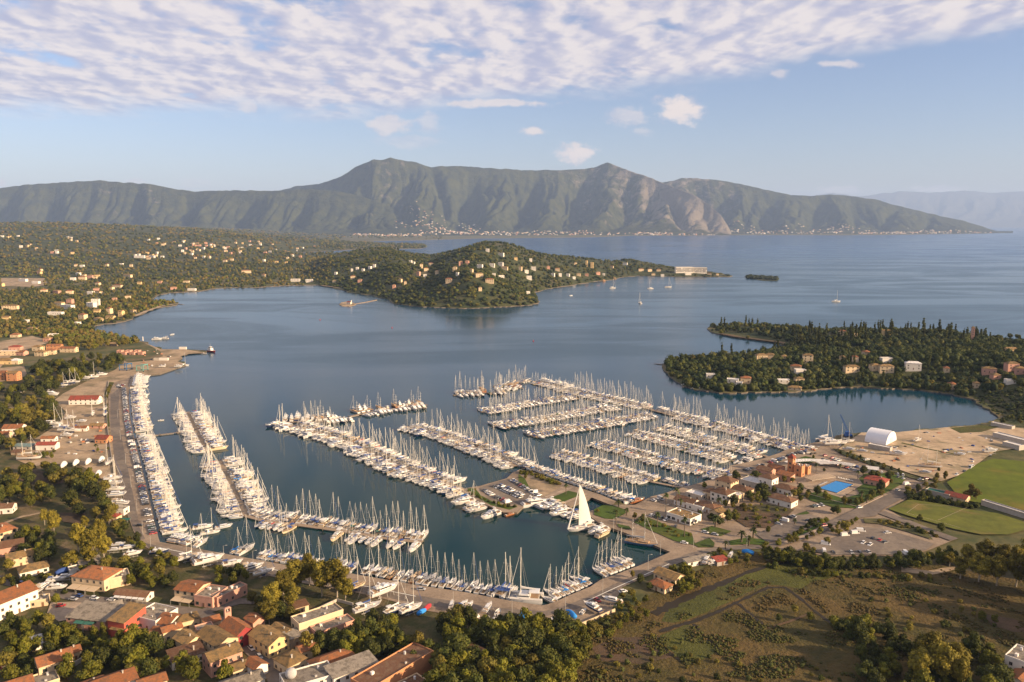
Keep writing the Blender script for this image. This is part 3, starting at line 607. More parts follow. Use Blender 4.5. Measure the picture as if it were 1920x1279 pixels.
# ------------------------------------------------------------------ pontoons and jetties (things)
M_pier = mat('pontoon_deck', (0.25, 0.185, 0.125), 0.9, 0.2, 0.3)
M_float = mat('pontoon_float', (0.20, 0.18, 0.16), 0.9, 0.2, 0.3)
M_pile = mat('pile', (0.16, 0.13, 0.10), 0.9)
def pier(line, w, label, z=0.75, name='pontoon', cat='pontoon', step=12, group='pontoons of the marina'):
    W = [Vector(G(p[0], p[1], z)) for p in line]
    root = bpy.data.objects.new(name, None); COL.objects.link(root); root.location = (W[0].x, W[0].y, 0); tag(root, label, cat, group)
    dk = MB(); fl = MB(); pl = MB()
    for a, b in zip(W, W[1:]):
        a3 = a-W[0]; b3 = b-W[0]; d = (b3-a3); ln = d.length; d.normalize(); n = Vector((-d.y, d.x))*w/2
        c = [a3+n, a3-n, b3-n, b3+n]
        dk.add([(p.x, p.y, z-0.12) for p in c]+[(p.x, p.y, z) for p in c], [(3, 2, 1, 0), (4, 5, 6, 7), (0, 1, 5, 4), (1, 2, 6, 5), (2, 3, 7, 6), (3, 0, 4, 7)], M_pier)
        k = max(1, int(ln/step))
        for i in range(k+1):
            p = a3+d*(ln*i/k)
            if i < k:
                q = a3+d*(ln*(i+0.8)/k); m_ = n*0.8; cc = [p+m_, p-m_, q-m_, q+m_]
                fl.add([(v.x, v.y, -0.3) for v in cc]+[(v.x, v.y, z-0.13) for v in cc], [(3, 2, 1, 0), (4, 5, 6, 7), (0, 1, 5, 4), (1, 2, 6, 5), (2, 3, 7, 6), (3, 0, 4, 7)], M_float)
            for sgn in (1, -1):
                v = p+n*sgn*1.06; pl.box(v.x-0.14, v.x+0.14, v.y-0.14, v.y+0.14, -1, z+0.9, M_pile)
    dk.build('deck', root); fl.build('float', root); pl.build('service_post', root)
    return root
# ------------------------------------------------------------------ boats
def gel(name, c, rough=0.35): return mat(name, c, rough, 0.05, 0.4, spec=0.45)
B_white = gel('gelcoat_white', (0.57, 0.56, 0.54)); B_navy = gel('gelcoat_navy', (0.02, 0.035, 0.09)); B_cream = gel('gelcoat_cream', (0.60, 0.50, 0.34))
B_blue = gel('gelcoat_blue', (0.08, 0.16, 0.30)); B_red = gel('gelcoat_red', (0.28, 0.03, 0.02)); B_wood = mat('varnished_wood', (0.28, 0.10, 0.035), 0.5, 0.2, 1.0)
B_deck = mat('boat_deck', (0.55, 0.51, 0.45), 0.7, 0.08, 0.8); B_teak = mat('teak', (0.30, 0.19, 0.10), 0.8, 0.2, 1.5)
B_glass = mat('cabin_glass', (0.012, 0.014, 0.018), 0.08); B_alu = mat('spar_alloy', (0.62, 0.58, 0.50), 0.35, spec=0.5)
B_wire = mat('rigging_wire', (0.36, 0.34, 0.30), 0.5); B_anti = mat('antifouling', (0.05, 0.06, 0.12), 0.8); B_anti2 = mat('antifouling_red', (0.22, 0.05, 0.03), 0.8)
C_blue = mat('canvas_blue', (0.025, 0.06, 0.20), 0.9, 0.15, 2); C_white = mat('canvas_white', (0.58, 0.56, 0.52), 0.9, 0.1, 2); C_grey = mat('canvas_grey', (0.20, 0.20, 0.21), 0.9, 0.1, 2)
C_red = mat('canvas_red', (0.30, 0.02, 0.03), 0.9, 0.1, 2); C_sky = mat('canvas_bright_blue', (0.02, 0.20, 0.55), 0.9, 0.1, 2); C_sand = mat('canvas_sand', (0.45, 0.34, 0.22), 0.9, 0.1, 2); C_green = mat('canvas_green', (0.03, 0.12, 0.09), 0.9)
M_rub = mat('rubber', (0.02, 0.02, 0.02), 0.9); M_steel = mat('painted_steel', (0.35, 0.33, 0.30), 0.6, 0.1, 1)

def hull_rings(Ln, B, fb, sheer=0.35, dep=0.55, tr=0.72, rake=0.10, n=10, y0=0.0, sharp=1.0):
    """x from the stern (-L/2) to the bow (+L/2); each ring runs deck edge - chine - keel - chine - deck edge"""
    rg = []
    for i in range(n+1):
        t = i/n
        if t < 0.45: w = tr+(1-tr)*math.sin(t/0.45*PI/2)
        else: w = max(0.0, 1-((t-0.45)/0.55)**(2.3*sharp))
        w = max(w, 0.02); b = B/2*w; zt = fb+sheer*t*t; wl = b*(0.86-0.25*t)
        x = -Ln/2+Ln*t; xk = x-(rake*Ln*t**6); xm = x-(rake*0.55*Ln*t**6); zk = -dep*(1-t**5)
        rg.append([(x, y0+b, zt), (xm, y0+(b+wl)/2*1.0, zt*0.45), (xk, y0+wl*0.9, -0.08), (xk, y0, zk), (xk, y0-wl*0.9, -0.08), (xm, y0-(b+wl)/2, zt*0.45), (x, y0-b, zt)])
    return rg
def deck_from(rg, drop=0.02, inset=0.04):
    vs = []; fs = []
    for r in rg: a, b = r[0], r[-1]; c = ((a[1]+b[1])/2); vs += [(a[0], c+(a[1]-c)*(1-inset), a[2]-drop), (a[0], c+(b[1]-c)*(1-inset), b[2]-drop)]
    for i in range(len(rg)-1): fs.append((2*i, 2*i+1, 2*i+3, 2*i+2))
    return vs, fs
def sailboat(Ln=12.5, hullm=B_white, cov=C_blue, bim=C_blue, dodg=True, two=False, furl=C_white, stripe=None, mast_h=None, deckm=B_deck, sail=False):
    """returns [(name, mesh, [children])]"""
    B = Ln*0.31; fb = 1.05*Ln/12.5; H = mast_h or Ln*1.36; k = Ln/12.5; P_ = []
    rg = hull_rings(Ln, B, fb); h = MB(); h.loft(rg, hullm)
    if stripe:
        for s in (0, -1):
            vs = []
            for r in rg[:-1]: a, b = (r[0], r[1]) if s == 0 else (r[-1], r[-2]); o = 0.012 if s == 0 else -0.012; vs += [(a[0], a[1]+o, a[2]*0.93), (a[0], a[1]*0.985+b[1]*0.015+o, a[2]*0.80)]
            h.add(vs, [((2*i, 2*i+2, 2*i+3, 2*i+1) if s else (2*i, 2*i+1, 2*i+3, 2*i+2)) for i in range(len(vs)//2-1)], stripe)
    P_.append(['hull', h.data('hull'), []])
    d = MB(); vs, fs = deck_from(rg); d.add(vs, fs, deckm)
    zd = fb+0.02
    d.box(-Ln*0.43, -Ln*0.13, -B*0.24, B*0.24, zd, zd+0.06, B_teak); d.box(-Ln*0.40, -Ln*0.13, -B*0.36, -B*0.25, zd, zd+0.30*k, deckm); d.box(-Ln*0.40, -Ln*0.13, B*0.25, B*0.36, zd, zd+0.30*k, deckm)
    d.tube((-Ln*0.36, 0, zd+0.1), (-Ln*0.36, 0, zd+0.8), 0.05, 0.05, B_alu, 5)
    P_.append(['deck', d.data('deck'), []])
    c = MB(); c.box(-Ln*0.13, Ln*0.24, -B*0.27, B*0.27, fb, fb+0.52*k, deckm, tx=0.35*k, ty=0.18*k); cab = ['cabin', c.data('cabin'), []]
    g = MB()
    for s in (-1, 1): g.box(-Ln*0.07, Ln*0.15, s*B*0.258-0.03, s*B*0.258+0.03, fb+0.16, fb+0.36*k, B_glass, tx=0.1)
    g.box(Ln*0.06, Ln*0.11, -0.3, 0.3, fb+0.52*k, fb+0.56*k, B_glass); cab[2].append(['cabin_window', g.data('cabin_window')])
    P_.append(cab)
    xm = Ln*0.09; m = MB(); zb = fb+0.5*k
    m.tube((xm, 0, zb), (xm-0.1, 0, H), 0.135, 0.10, B_alu, 6)
    sp = []
    for f in (0.36, 0.66): z = H*f; m.tube((xm, -1.0*k, z), (xm, 1.0*k, z), 0.05, 0.05, B_alu, 4)
    mast = ['mast', m.data('mast'), []]
    r = MB()
    r.tube((-Ln*0.485, 0, fb), (xm-0.1, 0, H), 0.028, 0.028, B_wire, 3, False)
    for s in (-1, 1):
        r.tube((xm, s*B*0.45, fb+0.1), (xm, s*1.0*k, H*0.36), 0.022, 0.022, B_wire, 3, False); r.tube((xm, s*1.0*k, H*0.36), (xm, s*1.0*k, H*0.66), 0.022, 0.022, B_wire, 3, False); r.tube((xm, s*1.0*k, H*0.66), (xm-0.1, 0, H*0.97), 0.022, 0.022, B_wire, 3, False)
    mast[2].append(['rigging', r.data('rigging')])
    P_.append(mast)
    f = MB(); f.tube((Ln*0.475, 0, fb+0.5), (xm-0.02, 0, H*0.93), 0.11, 0.05, furl, 5); P_.append(['furled_jib', f.data('furled_jib'), []])
    b = MB(); b.tube((xm, 0, zb+1.1*k), (xm-Ln*0.38, 0, zb+1.05*k), 0.09, 0.09, B_alu, 5); bo = ['boom', b.data('boom'), []]
    cv = MB(); z = zb+1.16*k
    cv.loft([[(xm-t*Ln*0.37, -w_, z), (xm-t*Ln*0.37, -w_*0.8, z+hh), (xm-t*Ln*0.37, w_*0.8, z+hh), (xm-t*Ln*0.37, w_, z)] for t, w_, hh in ((0.0, .16, .85*k), (0.3, .22, .48*k), (0.7, .20, .36*k), (1.0, .10, .2*k))], cov)
    bo[2].append(['sail_cover', cv.data('sail_cover')]); P_.append(bo)
    if dodg:
        q = MB(); q.loft([[(x, -y, fb+0.3), (x, -y*0.8, fb+z_), (x, y*0.8, fb+z_), (x, y, fb+0.3)] for x, y, z_ in ((-Ln*0.15, B*.30, 1.35*k), (-Ln*0.10, B*.29, 1.25*k), (-Ln*0.06, B*.26, .62*k))], bim); P_.append(['sprayhood', q.data('sprayhood'), []])
    if bim is not None and two is not None:
        q = MB(); q.loft([[(x, -B*.33, fb+1.95*k), (x, -B*.2, fb+2.12*k), (x, B*.2, fb+2.12*k), (x, B*.33, fb+1.95*k)] for x in (-Ln*0.40, -Ln*0.30, -Ln*0.20)], bim)
        for x in (-Ln*0.39, -Ln*0.21):
            for s in (-1, 1): q.tube((-Ln*0.30, s*B*.36, fb+0.3), (x, s*B*.33, fb+1.95*k), 0.025, 0.025, B_alu, 4)
        P_.append(['bimini', q.data('bimini'), []])
    rl = MB(); pts = [(-Ln*.48, B*.34), (-Ln*.2, B*.47), (0.05*Ln, B*.48), (Ln*.28, B*.33), (Ln*.46, B*.08), (Ln*.46, -B*.08), (Ln*.28, -B*.33), (0.05*Ln, -B*.48), (-Ln*.2, -B*.47), (-Ln*.48, -B*.34)]
    for a, b_ in zip(pts, pts[1:]): rl.tube((a[0], a[1], fb+0.85*k), (b_[0], b_[1], fb+0.85*k), 0.03, 0.03, B_alu, 3, False)
    for a in pts: rl.tube((a[0], a[1], fb), (a[0], a[1], fb+0.85*k), 0.025, 0.025, B_alu, 3, False)
    P_.append(['guard_rail', rl.data('guard_rail'), []])
    return P_
def catamaran(Ln=13.0, cov=C_white, bim=B_white, H=None, hm=B_white):
    B = Ln*0.54; hb = Ln*0.135; fb = 1.5; H = H or Ln*1.5; P_ = []
    for s in (-1, 1):
        h = MB(); h.loft(hull_rings(Ln, hb, fb, 0.25, 0.6, 0.7, 0.03, 9, s*(B/2-hb/2)), hm); P_.append(['hull', h.data('hull'), []])
    d = MB(); d.box(-Ln*.40, Ln*.22, -B*.40, B*.40, 0.95, fb+0.03, B_deck); d.box(-Ln*.5, Ln*.40, B/2-hb*.95, B/2-hb*.08, fb+0.02, fb+0.08, B_deck, tx=0.2); d.box(-Ln*.5, Ln*.40, -B/2+hb*.08, -B/2+hb*.95, fb+0.02, fb+0.08, B_deck, tx=0.2)
    d.box(-Ln*.40, -Ln*.16, -B*.28, B*.28, fb+0.035, fb+0.07, B_teak); P_.append(['bridge_deck', d.data('bridge_deck'), []])
    c = MB(); c.box(-Ln*.16, Ln*.20, -B*.31, B*.31, fb+.04, fb+1.25, hm, tx=0.75, ty=0.35); sal = ['saloon', c.data('saloon'), []]
    g = MB(); g.box(-Ln*.145, Ln*.193, -B*.305, B*.305, fb+.48, fb+.98, B_glass, tx=0.55, ty=0.28); g2 = g.data('saloon_window'); sal[2].append(['saloon_window', g2]); P_.append(sal)
    t = MB(); t.box(Ln*.22, Ln*.42, -B*.26, B*.26, fb-0.35, fb-0.30, C_grey); t.tube((Ln*.43, -B*.40, fb+.1), (Ln*.43, B*.40, fb+.1), .1, .1, B_alu, 5); P_.append(['trampoline', t.data('trampoline'), []])
    q = MB(); q.box(-Ln*.41, -Ln*.12, -B*.27, B*.27, fb+2.1, fb+2.22, bim, tx=.15, ty=.15)
    for x in (-Ln*.39, -Ln*.15):
        for s in (-1, 1): q.tube((x, s*B*.25, fb), (x, s*B*.25, fb+2.1), .05, .05, B_alu, 4)
    P_.append(['bimini', q.data('bimini'), []])
    m = MB(); xm = Ln*.12; m.tube((xm, 0, fb+1.2), (xm-.1, 0, H), .2, .14, B_alu, 6)
    for f in (.45, .72): m.tube((xm, -1.1, H*f), (xm, 1.1, H*f), .05, .05, B_alu, 4)
    mast = ['mast', m.data('mast'), []]; r = MB(); r.tube((Ln*.44, 0, fb+.2), (xm, 0, H*.92), .11, .06, C_white, 5)
    for s in (-1, 1): r.tube((-Ln*.1, s*B*.48, fb), (xm, 0, H*.9), .03, .03, B_wire, 3, False)
    mast[2].append(['rigging', r.data('rigging')]); P_.append(mast)
    b = MB(); b.tube((xm, 0, fb+2.6), (xm-Ln*.42, 0, fb+2.7), .11, .11, B_alu, 5); bo = ['boom', b.data('boom'), []]
    cv = MB(); cv.loft([[(xm-u*Ln*.41, -w_, fb+2.7), (xm-u*Ln*.41, -w_*.7, fb+2.7+hh), (xm-u*Ln*.41, w_*.7, fb+2.7+hh), (xm-u*Ln*.41, w_, fb+2.7)] for u, w_, hh in ((0, .2, .9), (.4, .26, .5), (1, .12, .3))], cov); bo[2].append(['sail_cover', cv.data('sail_cover')]); P_.append(bo)
    return P_
def motorboat(Ln=13.0, hm=B_white, fly=True, stripe=None, deckm=B_deck, canvas=None):
    B = Ln*0.29; fb = 1.35*Ln/13; k = Ln/13; P_ = []
    rg = hull_rings(Ln, B, fb, 0.55*k, 0.5, 0.9, 0.14, 9, sharp=1.15); h = MB(); h.loft(rg, hm)
    if stripe:
        for s in (0, -1):
            vs = []
            for r in rg[:-1]: a = r[0] if s == 0 else r[-1]; o = 0.015 if s == 0 else -0.015; vs += [(a[0], a[1]+o, a[2]*0.90), (a[0], a[1]*0.99+o, a[2]*0.66)]
            h.add(vs, [((2*i, 2*i+2, 2*i+3, 2*i+1) if s else (2*i, 2*i+1, 2*i+3, 2*i+2)) for i in range(len(vs)//2-1)], stripe)
    P_.append(['hull', h.data('hull'), []])
    d = MB(); vs, fs = deck_from(rg, .02, .05); d.add(vs, fs, deckm); d.box(-Ln*.5-0.8*k, -Ln*.5, -B*.42, B*.42, .35, .45, B_teak); d.box(-Ln*.47, -Ln*.24, -B*.38, B*.38, fb-.01, fb+.05, B_teak)
    d.box(-Ln*.46, -Ln*.42, -B*.34, B*.34, fb, fb+.5*k, C_white); P_.append(['deck', d.data('deck'), []])
    c = MB(); c.box(-Ln*.24, Ln*.20, -B*.36, B*.36, fb, fb+1.15*k, hm if hm is not B_navy else B_white, tx=.45*k, ty=.22*k); c.box(Ln*.12, Ln*.34, -B*.26, B*.26, fb+.1, fb+.62*k, B_white, tx=.6*k, ty=.25*k)
    cab = ['cabin', c.data('cabin'), []]; g = MB(); g.box(-Ln*.215, Ln*.186, -B*.365, B*.365, fb+.52*k, fb+.95*k, B_glass, tx=.22*k, ty=.12*k); cab[2].append(['windscreen', g.data('windscreen')]); P_.append(cab)
    if fly:
        f = MB(); f.box(-Ln*.34, Ln*.08, -B*.33, B*.33, fb+1.17*k, fb+1.27*k, B_white, tx=.1); f.box(-Ln*.10, Ln*.07, -B*.29, B*.29, fb+1.28*k, fb+1.85*k, B_white, tx=.5*k, ty=.1); f.box(-Ln*.30, -Ln*.14, -B*.25, B*.25, fb+1.28*k, fb+1.62*k, C_white)
        P_.append(['flybridge', f.data('flybridge'), []])
        a = MB()
        for s in (-1, 1): a.tube((-Ln*.26, s*B*.30, fb+1.2*k), (-Ln*.20, s*B*.22, fb+2.7*k), .10, .08, B_white, 5)
        a.box(-Ln*.22, -Ln*.17, -B*.24, B*.24, fb+2.62*k, fb+2.76*k, B_white); a.tube((-Ln*.2, 0, fb+2.7*k), (-Ln*.2, 0, fb+3.6*k), .05, .03, B_alu, 4); P_.append(['radar_arch', a.data('radar_arch'), []])
    if canvas:
        q = MB(); q.box(-Ln*.46, -Ln*.22, -B*.36, B*.36, fb+(1.9*k if not fly else 2.7*k), fb+(2.02*k if not fly else 2.82*k), canvas, tx=.2, ty=.2)
        for x in (-Ln*.44, -Ln*.24):
            for s in (-1, 1): q.tube((x, s*B*.33, fb), (x, s*B*.33, fb+(1.9*k if not fly else 2.7*k)), .04, .04, B_alu, 4)
        P_.append(['awning', q.data('awning'), []])
    rl = MB(); pts = [(0, B*.47), (Ln*.22, B*.40), (Ln*.40, B*.2), (Ln*.47, 0), (Ln*.40, -B*.2), (Ln*.22, -B*.40), (0, -B*.47)]
    for a, b_ in zip(pts, pts[1:]): rl.tube((a[0], a[1], fb+.95*k), (b_[0], b_[1], fb+1.15*k if b_[0] > Ln*.3 else fb+.95*k), .03, .03, B_alu, 3, False)
    for a_ in pts: rl.tube((a_[0], a_[1], fb), (a_[0], a_[1], fb+1.0*k), .025, .025, B_alu, 3, False)
    P_.append(['guard_rail', rl.data('guard_rail'), []])
    return P_
def superyacht(Ln=24.0, hm=B_white):
    B = Ln*0.24; fb = 2.3; P_ = []; rg = hull_rings(Ln, B, fb, .9, .8, .88, .13, 10, sharp=1.2); h = MB(); h.loft(rg, hm)
    for s in (-1, 1):
        for i in range(7): x = -Ln*.18+i*Ln*.065; h.box(x, x+.9, s*B*.498-.02, s*B*.498+.02, fb*.52, fb*.66, B_glass)
    P_.append(['hull', h.data('hull'), []])
    d = MB(); vs, fs = deck_from(rg, .02, .04); d.add(vs, fs, B_deck); d.box(-Ln*.5-1.5, -Ln*.5, -B*.42, B*.42, .4, .55, B_teak); d.box(-Ln*.48, -Ln*.26, -B*.4, B*.4, fb-.01, fb+.05, B_teak); P_.append(['deck', d.data('deck'), []])
    c = MB(); c.box(-Ln*.27, Ln*.17, -B*.40, B*.40, fb, fb+2.1, B_white, tx=.9, ty=.2); m = ['main_cabin', c.data('main_cabin'), []]; g = MB(); g.box(-Ln*.25, Ln*.160, -B*.403, B*.403, fb+.85, fb+1.6, B_glass, tx=.5, ty=.11); m[2].append(['cabin_window', g.data('cabin_window')]); P_.append(m)
    c = MB(); c.box(-Ln*.36, Ln*.10, -B*.42, B*.42, fb+2.13, fb+2.3, B_white); c.box(-Ln*.20, Ln*.05, -B*.30, B*.30, fb+2.31, fb+4.0, B_white, tx=.8, ty=.2); u = ['upper_cabin', c.data('upper_cabin'), []]; g = MB(); g.box(-Ln*.18, Ln*.043, -B*.305, B*.305, fb+2.9, fb+3.6, B_glass, tx=.5, ty=.12); u[2].append(['cabin_window', g.data('cabin_window')]); P_.append(u)
    c = MB(); c.box(-Ln*.24, -Ln*.01, -B*.28, B*.28, fb+4.02, fb+4.14, B_white, tx=.2); c.box(-Ln*.16, -Ln*.02, -B*.22, B*.22, fb+4.15, fb+4.7, B_white, tx=.5); P_.append(['sun_deck', c.data('sun_deck'), []])
    a = MB()
    for s in (-1, 1): a.tube((-Ln*.19, s*B*.25, fb+4.1), (-Ln*.15, s*B*.12, fb+6.2), .16, .12, B_white, 5)
    a.box(-Ln*.175, -Ln*.125, -B*.15, B*.15, fb+6.1, fb+6.3, B_white); a.tube((-Ln*.15, 0, fb+6.2), (-Ln*.15, 0, fb+8.2), .07, .04, B_alu, 5); a.tube((-Ln*.15, -.8, fb+6.9), (-Ln*.15, .8, fb+6.9), .12, .12, B_white, 6); P_.append(['radar_mast', a.data('radar_mast'), []])
    return P_
def ketch(Ln=24.0, hm=B_white, c2=C_white):
    P_ = sailboat(Ln, hm, c2, None, False, None, c2, None, Ln*1.02, B_teak)
    H = Ln*.74; x = -Ln*.28; m = MB(); m.tube((x, 0, 1.5), (x, 0, H), .2, .14, B_alu, 6)
    for f in (.4, .62, .84): m.tube((x, -1.5, H*f), (x, 1.5, H*f), .07, .07, B_alu, 4)
    m.tube((x, 0, 4), (x-Ln*.2, 0, 4.2), .22, .16, c2, 5); P_.append(['mizzen_mast', m.data('mizzen_mast'), []]); return P_
def dinghy(Ln=5.0, col_=B_white):
    B = Ln*.4; P_ = []; h = MB(); h.loft(hull_rings(Ln, B, .6, .2, .25, .85, .08, 7), col_); P_.append(['hull', h.data('hull'), []])
    d = MB(); rg = hull_rings(Ln, B*.8, .45, .15, .1, .85, .08, 7); vs, fs = deck_from(rg, 0, .1); d.add(vs, fs, B_deck); d.box(-Ln*.1, Ln*.02, -B*.33, B*.33, .5, .68, B_teak); d.box(-Ln*.15, Ln*.0, -B*.12, B*.12, .68, 1.2, B_white, tx=.1); P_.append(['deck', d.data('deck'), []])
    o = MB(); o.box(-Ln*.54, -Ln*.47, -.2, .2, .2, 1.15, M_rub, tx=.05, ty=.05); P_.append(['outboard', o.data('outboard'), []]); return P_

def spawn(name, proto, loc, rz, scale=1.0, label=None, cat=None, group=None, sub=True, extra=None, sz=None):
    r = bpy.data.objects.new(name, None); COL.objects.link(r); r.location = loc; r.rotation_euler = (0, 0, rz); r.scale = (scale, scale, sz or scale)
    tag(r, label, cat, group)
    for nm, me, kids in proto:
        c = bpy.data.objects.new(nm, me); COL.objects.link(c); c.parent = r
        if sub:
            for k in kids: g = bpy.data.objects.new(k[0], k[1]); COL.objects.link(g); g.parent = c
    return r

SB = [('white sailboat, blue boom cover', sailboat(12.5, B_white, C_blue, C_blue)),
      ('white sailboat, white boom cover', sailboat(13.0, B_white, C_white, C_white, stripe=B_navy)),
      ('white sailboat, grey boom cover', sailboat(13.5, B_white, C_grey, C_grey, furl=C_grey)),
      ('white sailboat, sand awning', sailboat(12.0, B_white, C_sand, C_sand)),
      ('navy hulled sailboat', sailboat(13.5, B_navy, C_white, C_white)),
      ('white sailboat, red boom cover', sailboat(11.5, B_white, C_red, None, False, None, furl=C_white, stripe=B_red)),
      ('cream sailboat, blue canvas', sailboat(12.0, B_cream, C_blue, C_blue, deckm=B_teak)),
      ('white sailboat, no awning', sailboat(12.5, B_white, C_white, None, True, None, furl=C_blue)),
      ('white sailboat, blue hull stripe', sailboat(14.5, B_white, C_blue, C_white, stripe=C_blue)),
      ('light blue hulled sailboat', sailboat(10.5, B_blue, C_blue, C_blue)), ('dark green hulled sailboat', sailboat(11.0, C_green, C_sand, C_green, deckm=B_teak)), ('small white sailboat, bright blue canvas', sailboat(9.5, B_white, C_sky, C_sky)), ('wooden hulled sailboat', sailboat(12.0, B_wood, C_sand, C_sand, deckm=B_teak))]
SBW = [22, 17, 12, 7, 6, 4, 5, 12, 11, 4, 3, 6, 3]
CT = [('white catamaran, white boom cover', catamaran(13.0)), ('white catamaran, blue boom cover', catamaran(12.5, C_blue, C_blue))]
MY = [('white flybridge motor yacht', motorboat(14.0)), ('white open motorboat, blue awning', motorboat(11.0, B_white, False, None, B_deck, C_blue)), ('navy hulled motor yacht', motorboat(15.0, B_navy, True)),
      ('white motor yacht, sand awning', motorboat(12.5, B_white, True, B_navy, B_deck, C_sand)), ('white low motorboat', motorboat(10.5, B_white, False, B_blue)), ('cream motor yacht', motorboat(13.0, B_cream, True, None, B_teak, C_white))]
MYW = [30, 12, 5, 14, 20, 5]
SY = [('large white superyacht', superyacht(24.0)), ('large navy hulled superyacht', superyacht(25.0, B_navy))]
KE = [('two masted white ketch', ketch(23.0)), ('two masted dark wooden ketch', ketch(22.0, B_wood, C_sand)), ('two masted navy ketch', ketch(21.0, B_navy))]
DG = [('white dinghy', dinghy(5.0)), ('grey inflatable dinghy', dinghy(4.2, C_grey))]

ORD = lambda n: '%d%s' % (n, 'th' if 10 <= n % 100 <= 20 else {1: 'st', 2: 'nd', 3: 'rd'}.get(n % 10, 'th'))
BOATS = []      # dicts; individuals are chosen after all rows are laid
def boat_row(pts, side, where, start, group, mix='s', sp=(4.4, 5.2), scale=1.0, gap=1.6, skip=0.04, end_margin=2.0, z=0.75, jit=0.09, seed=0, var=0.15):
    """berth boats stern-to along a px polyline; side +1 = left of the direction of travel"""
    r = random.Random(hash((round(pts[0][0]), round(pts[0][1]), side, seed)) & 0xffff)
    W = [Vector(G(p[0], p[1], z)) for p in pts]; segs = []; tot = 0
    for a, b in zip(W, W[1:]): l = (b-a).length; segs.append((tot, tot+l, a, b)); tot += l
    s = end_margin; n = 0
    while s < tot-end_margin*0.5:
        ch = mix[r.randrange(len(mix))]
        if ch == 's': i = r.choices(range(len(SB)), SBW)[0]; ks, wd, Ln = ('s', i), 3.9*(.8 if i in (9, 10, 11) else 1), (12.5, 13, 13.5, 12, 13.5, 11.5, 12, 12.5, 14.5, 10.5, 11, 9.5, 12)[i]
        elif ch == 'm': i = r.choices(range(len(MY)), MYW)[0]; ks, wd, Ln = ('m', i), 4.1, (14, 11, 15, 12.5, 10.5, 13)[i]
        elif ch == 'c': i = r.choices((0, 1), (4, 1))[0]; ks, wd, Ln = ('c', i), 7.2, (13, 12.5)[i]
        elif ch == 'y': i = r.choices((0, 1), (6, 1))[0]; ks, wd, Ln = ('y', i), 6.4, 24
        elif ch == 'k': i = r.choices((0, 1, 2), (2, 2, 1))[0]; ks, wd, Ln = ('k', i), 6.4, (23, 22, 21)[i]
        elif ch == 'd': i = r.choices((0, 1), (2, 1))[0]; ks, wd, Ln = ('d', i), 2.4, 5
        sc = scale*r.uniform(1-var, 1+var); wd = wd*sc*r.uniform(sp[0], sp[1])/4.6; c = s+wd/2
        if c > tot: break
        for a0, a1, a, b in segs:
            if a0 <= c <= a1:
                d = (b-a).normalized(); p = a+(b-a)*((c-a0)/(a1-a0)); nrm = Vector((-d.y, d.x))*side
        if r.random() > skip:
            L_ = Ln*sc; q = p+nrm*(L_/2+gap+r.uniform(-.5, .6)); ang = math.atan2(nrm.y, nrm.x)+r.uniform(-jit, jit)
            if r.random() < 0.06 and ch == 'm': ang += PI
            n += 1; BOATS.append(dict(k=ks, x=q.x, y=q.y, a=ang, s=sc, where=where, start=start, n=n, group=group, L=L_))
        s += wd
G1 = 'boats moored in the marina'
# west quay (from the north end), big motor yachts first
boat_row([(246, 707), (243, 716), (241, 728)], 1, 'west quay', 'north end', 'large motor yachts at the north end of the west quay', 'y', (4.3, 4.6), .78, 1.0, 0, .5)
boat_row([(241, 732), (242, 760), (243, 775), (249, 810)], 1, 'upper west quay', 'north end', G1, 'sssssmsc', (4.0, 4.6), 1.12, gap=2.0, skip=.0)
boat_row([(250, 818), (258, 845), (272, 900), (286, 960), (296, 1003)], 1, 'lower west quay', 'north end', G1, 'ssssscssm', (4.1, 4.6), 1.05, gap=2.0, skip=.02)
# pontoon A with the walkway from the quay
PA = [(352, 772), (368, 806), (389, 846)]
boat_row(PA, 1, 'short west pontoon, east side', 'north end', G1, 'sssssmsc', (4.0, 4.5), 1.05); boat_row(PA, -1, 'short west pontoon, west side', 'north end', G1, 'ssmssssc', (4.0, 4.5), .92)
PB = [(412, 862), (424, 888), (440, 920), (452, 945), (462, 966)]
boat_row(PB, 1, 'middle west pontoon, east side', 'north end', G1, 'sssssmsc', (4.1, 4.6), 1.12); boat_row(PB, -1, 'middle west pontoon, west side', 'north end', G1, 'sssmsss', (4.1, 4.6), .98)
PC = [(462, 967), (500, 977), (562, 984), (655, 997), (730, 1010), (792, 1016)]
boat_row(PC, 1, 'inner pontoon, north side', 'west end', G1, 'sssssssmc', (4.3, 5.0), 1.0, skip=.05); boat_row([(490, 975), (562, 985)], -1, 'inner pontoon, south side', 'west end', G1, 'msssm', (4.6, 6.4), .95, skip=.25)
boat_row([(618, 994), (655, 999), (760, 1014), (795, 1018)], -1, 'inner pontoon, far south side', 'west end', G1, 'smssms', (4.5, 6.6), .92, skip=.32)
# south quay and its corner
boat_row([(303, 1014), (345, 1023)], 1, 'south quay corner', 'west end', G1, 'smsm', (3.6, 4.2), .85, skip=.0)
boat_row([(350, 1025), (372, 1028)], 1, 'south quay', 'west corner', G1, 's', (4.4, 5.6), .95, skip=.0)
boat_row([(420, 1038), (452, 1044)], 1, 'south quay, second cluster', 'west end', G1, 's', (4.4, 5.2), 1.0, skip=0)
boat_row([(470, 1048), (535, 1058), (590, 1066)], 1, 'south quay, third cluster', 'west end', G1, 'ssmsss', (3.7, 4.6), .88, skip=.03)
boat_row([(602, 1068), (652, 1075)], 1, 'south quay, fourth cluster', 'west end', G1, 'sss', (4.2, 4.8), .95, skip=.05)
boat_row([(664, 1077), (775, 1097), (870, 1111), (922, 1121)], 1, 'long south quay', 'west end', G1, 'ssssssscs', (4.6, 5.6), .98, skip=.02)
boat_row([(924, 1121), (950, 1125)], 1, 'south quay corner', 'west end', G1, 'cc', (4.5, 4.6), 1.0, skip=0)
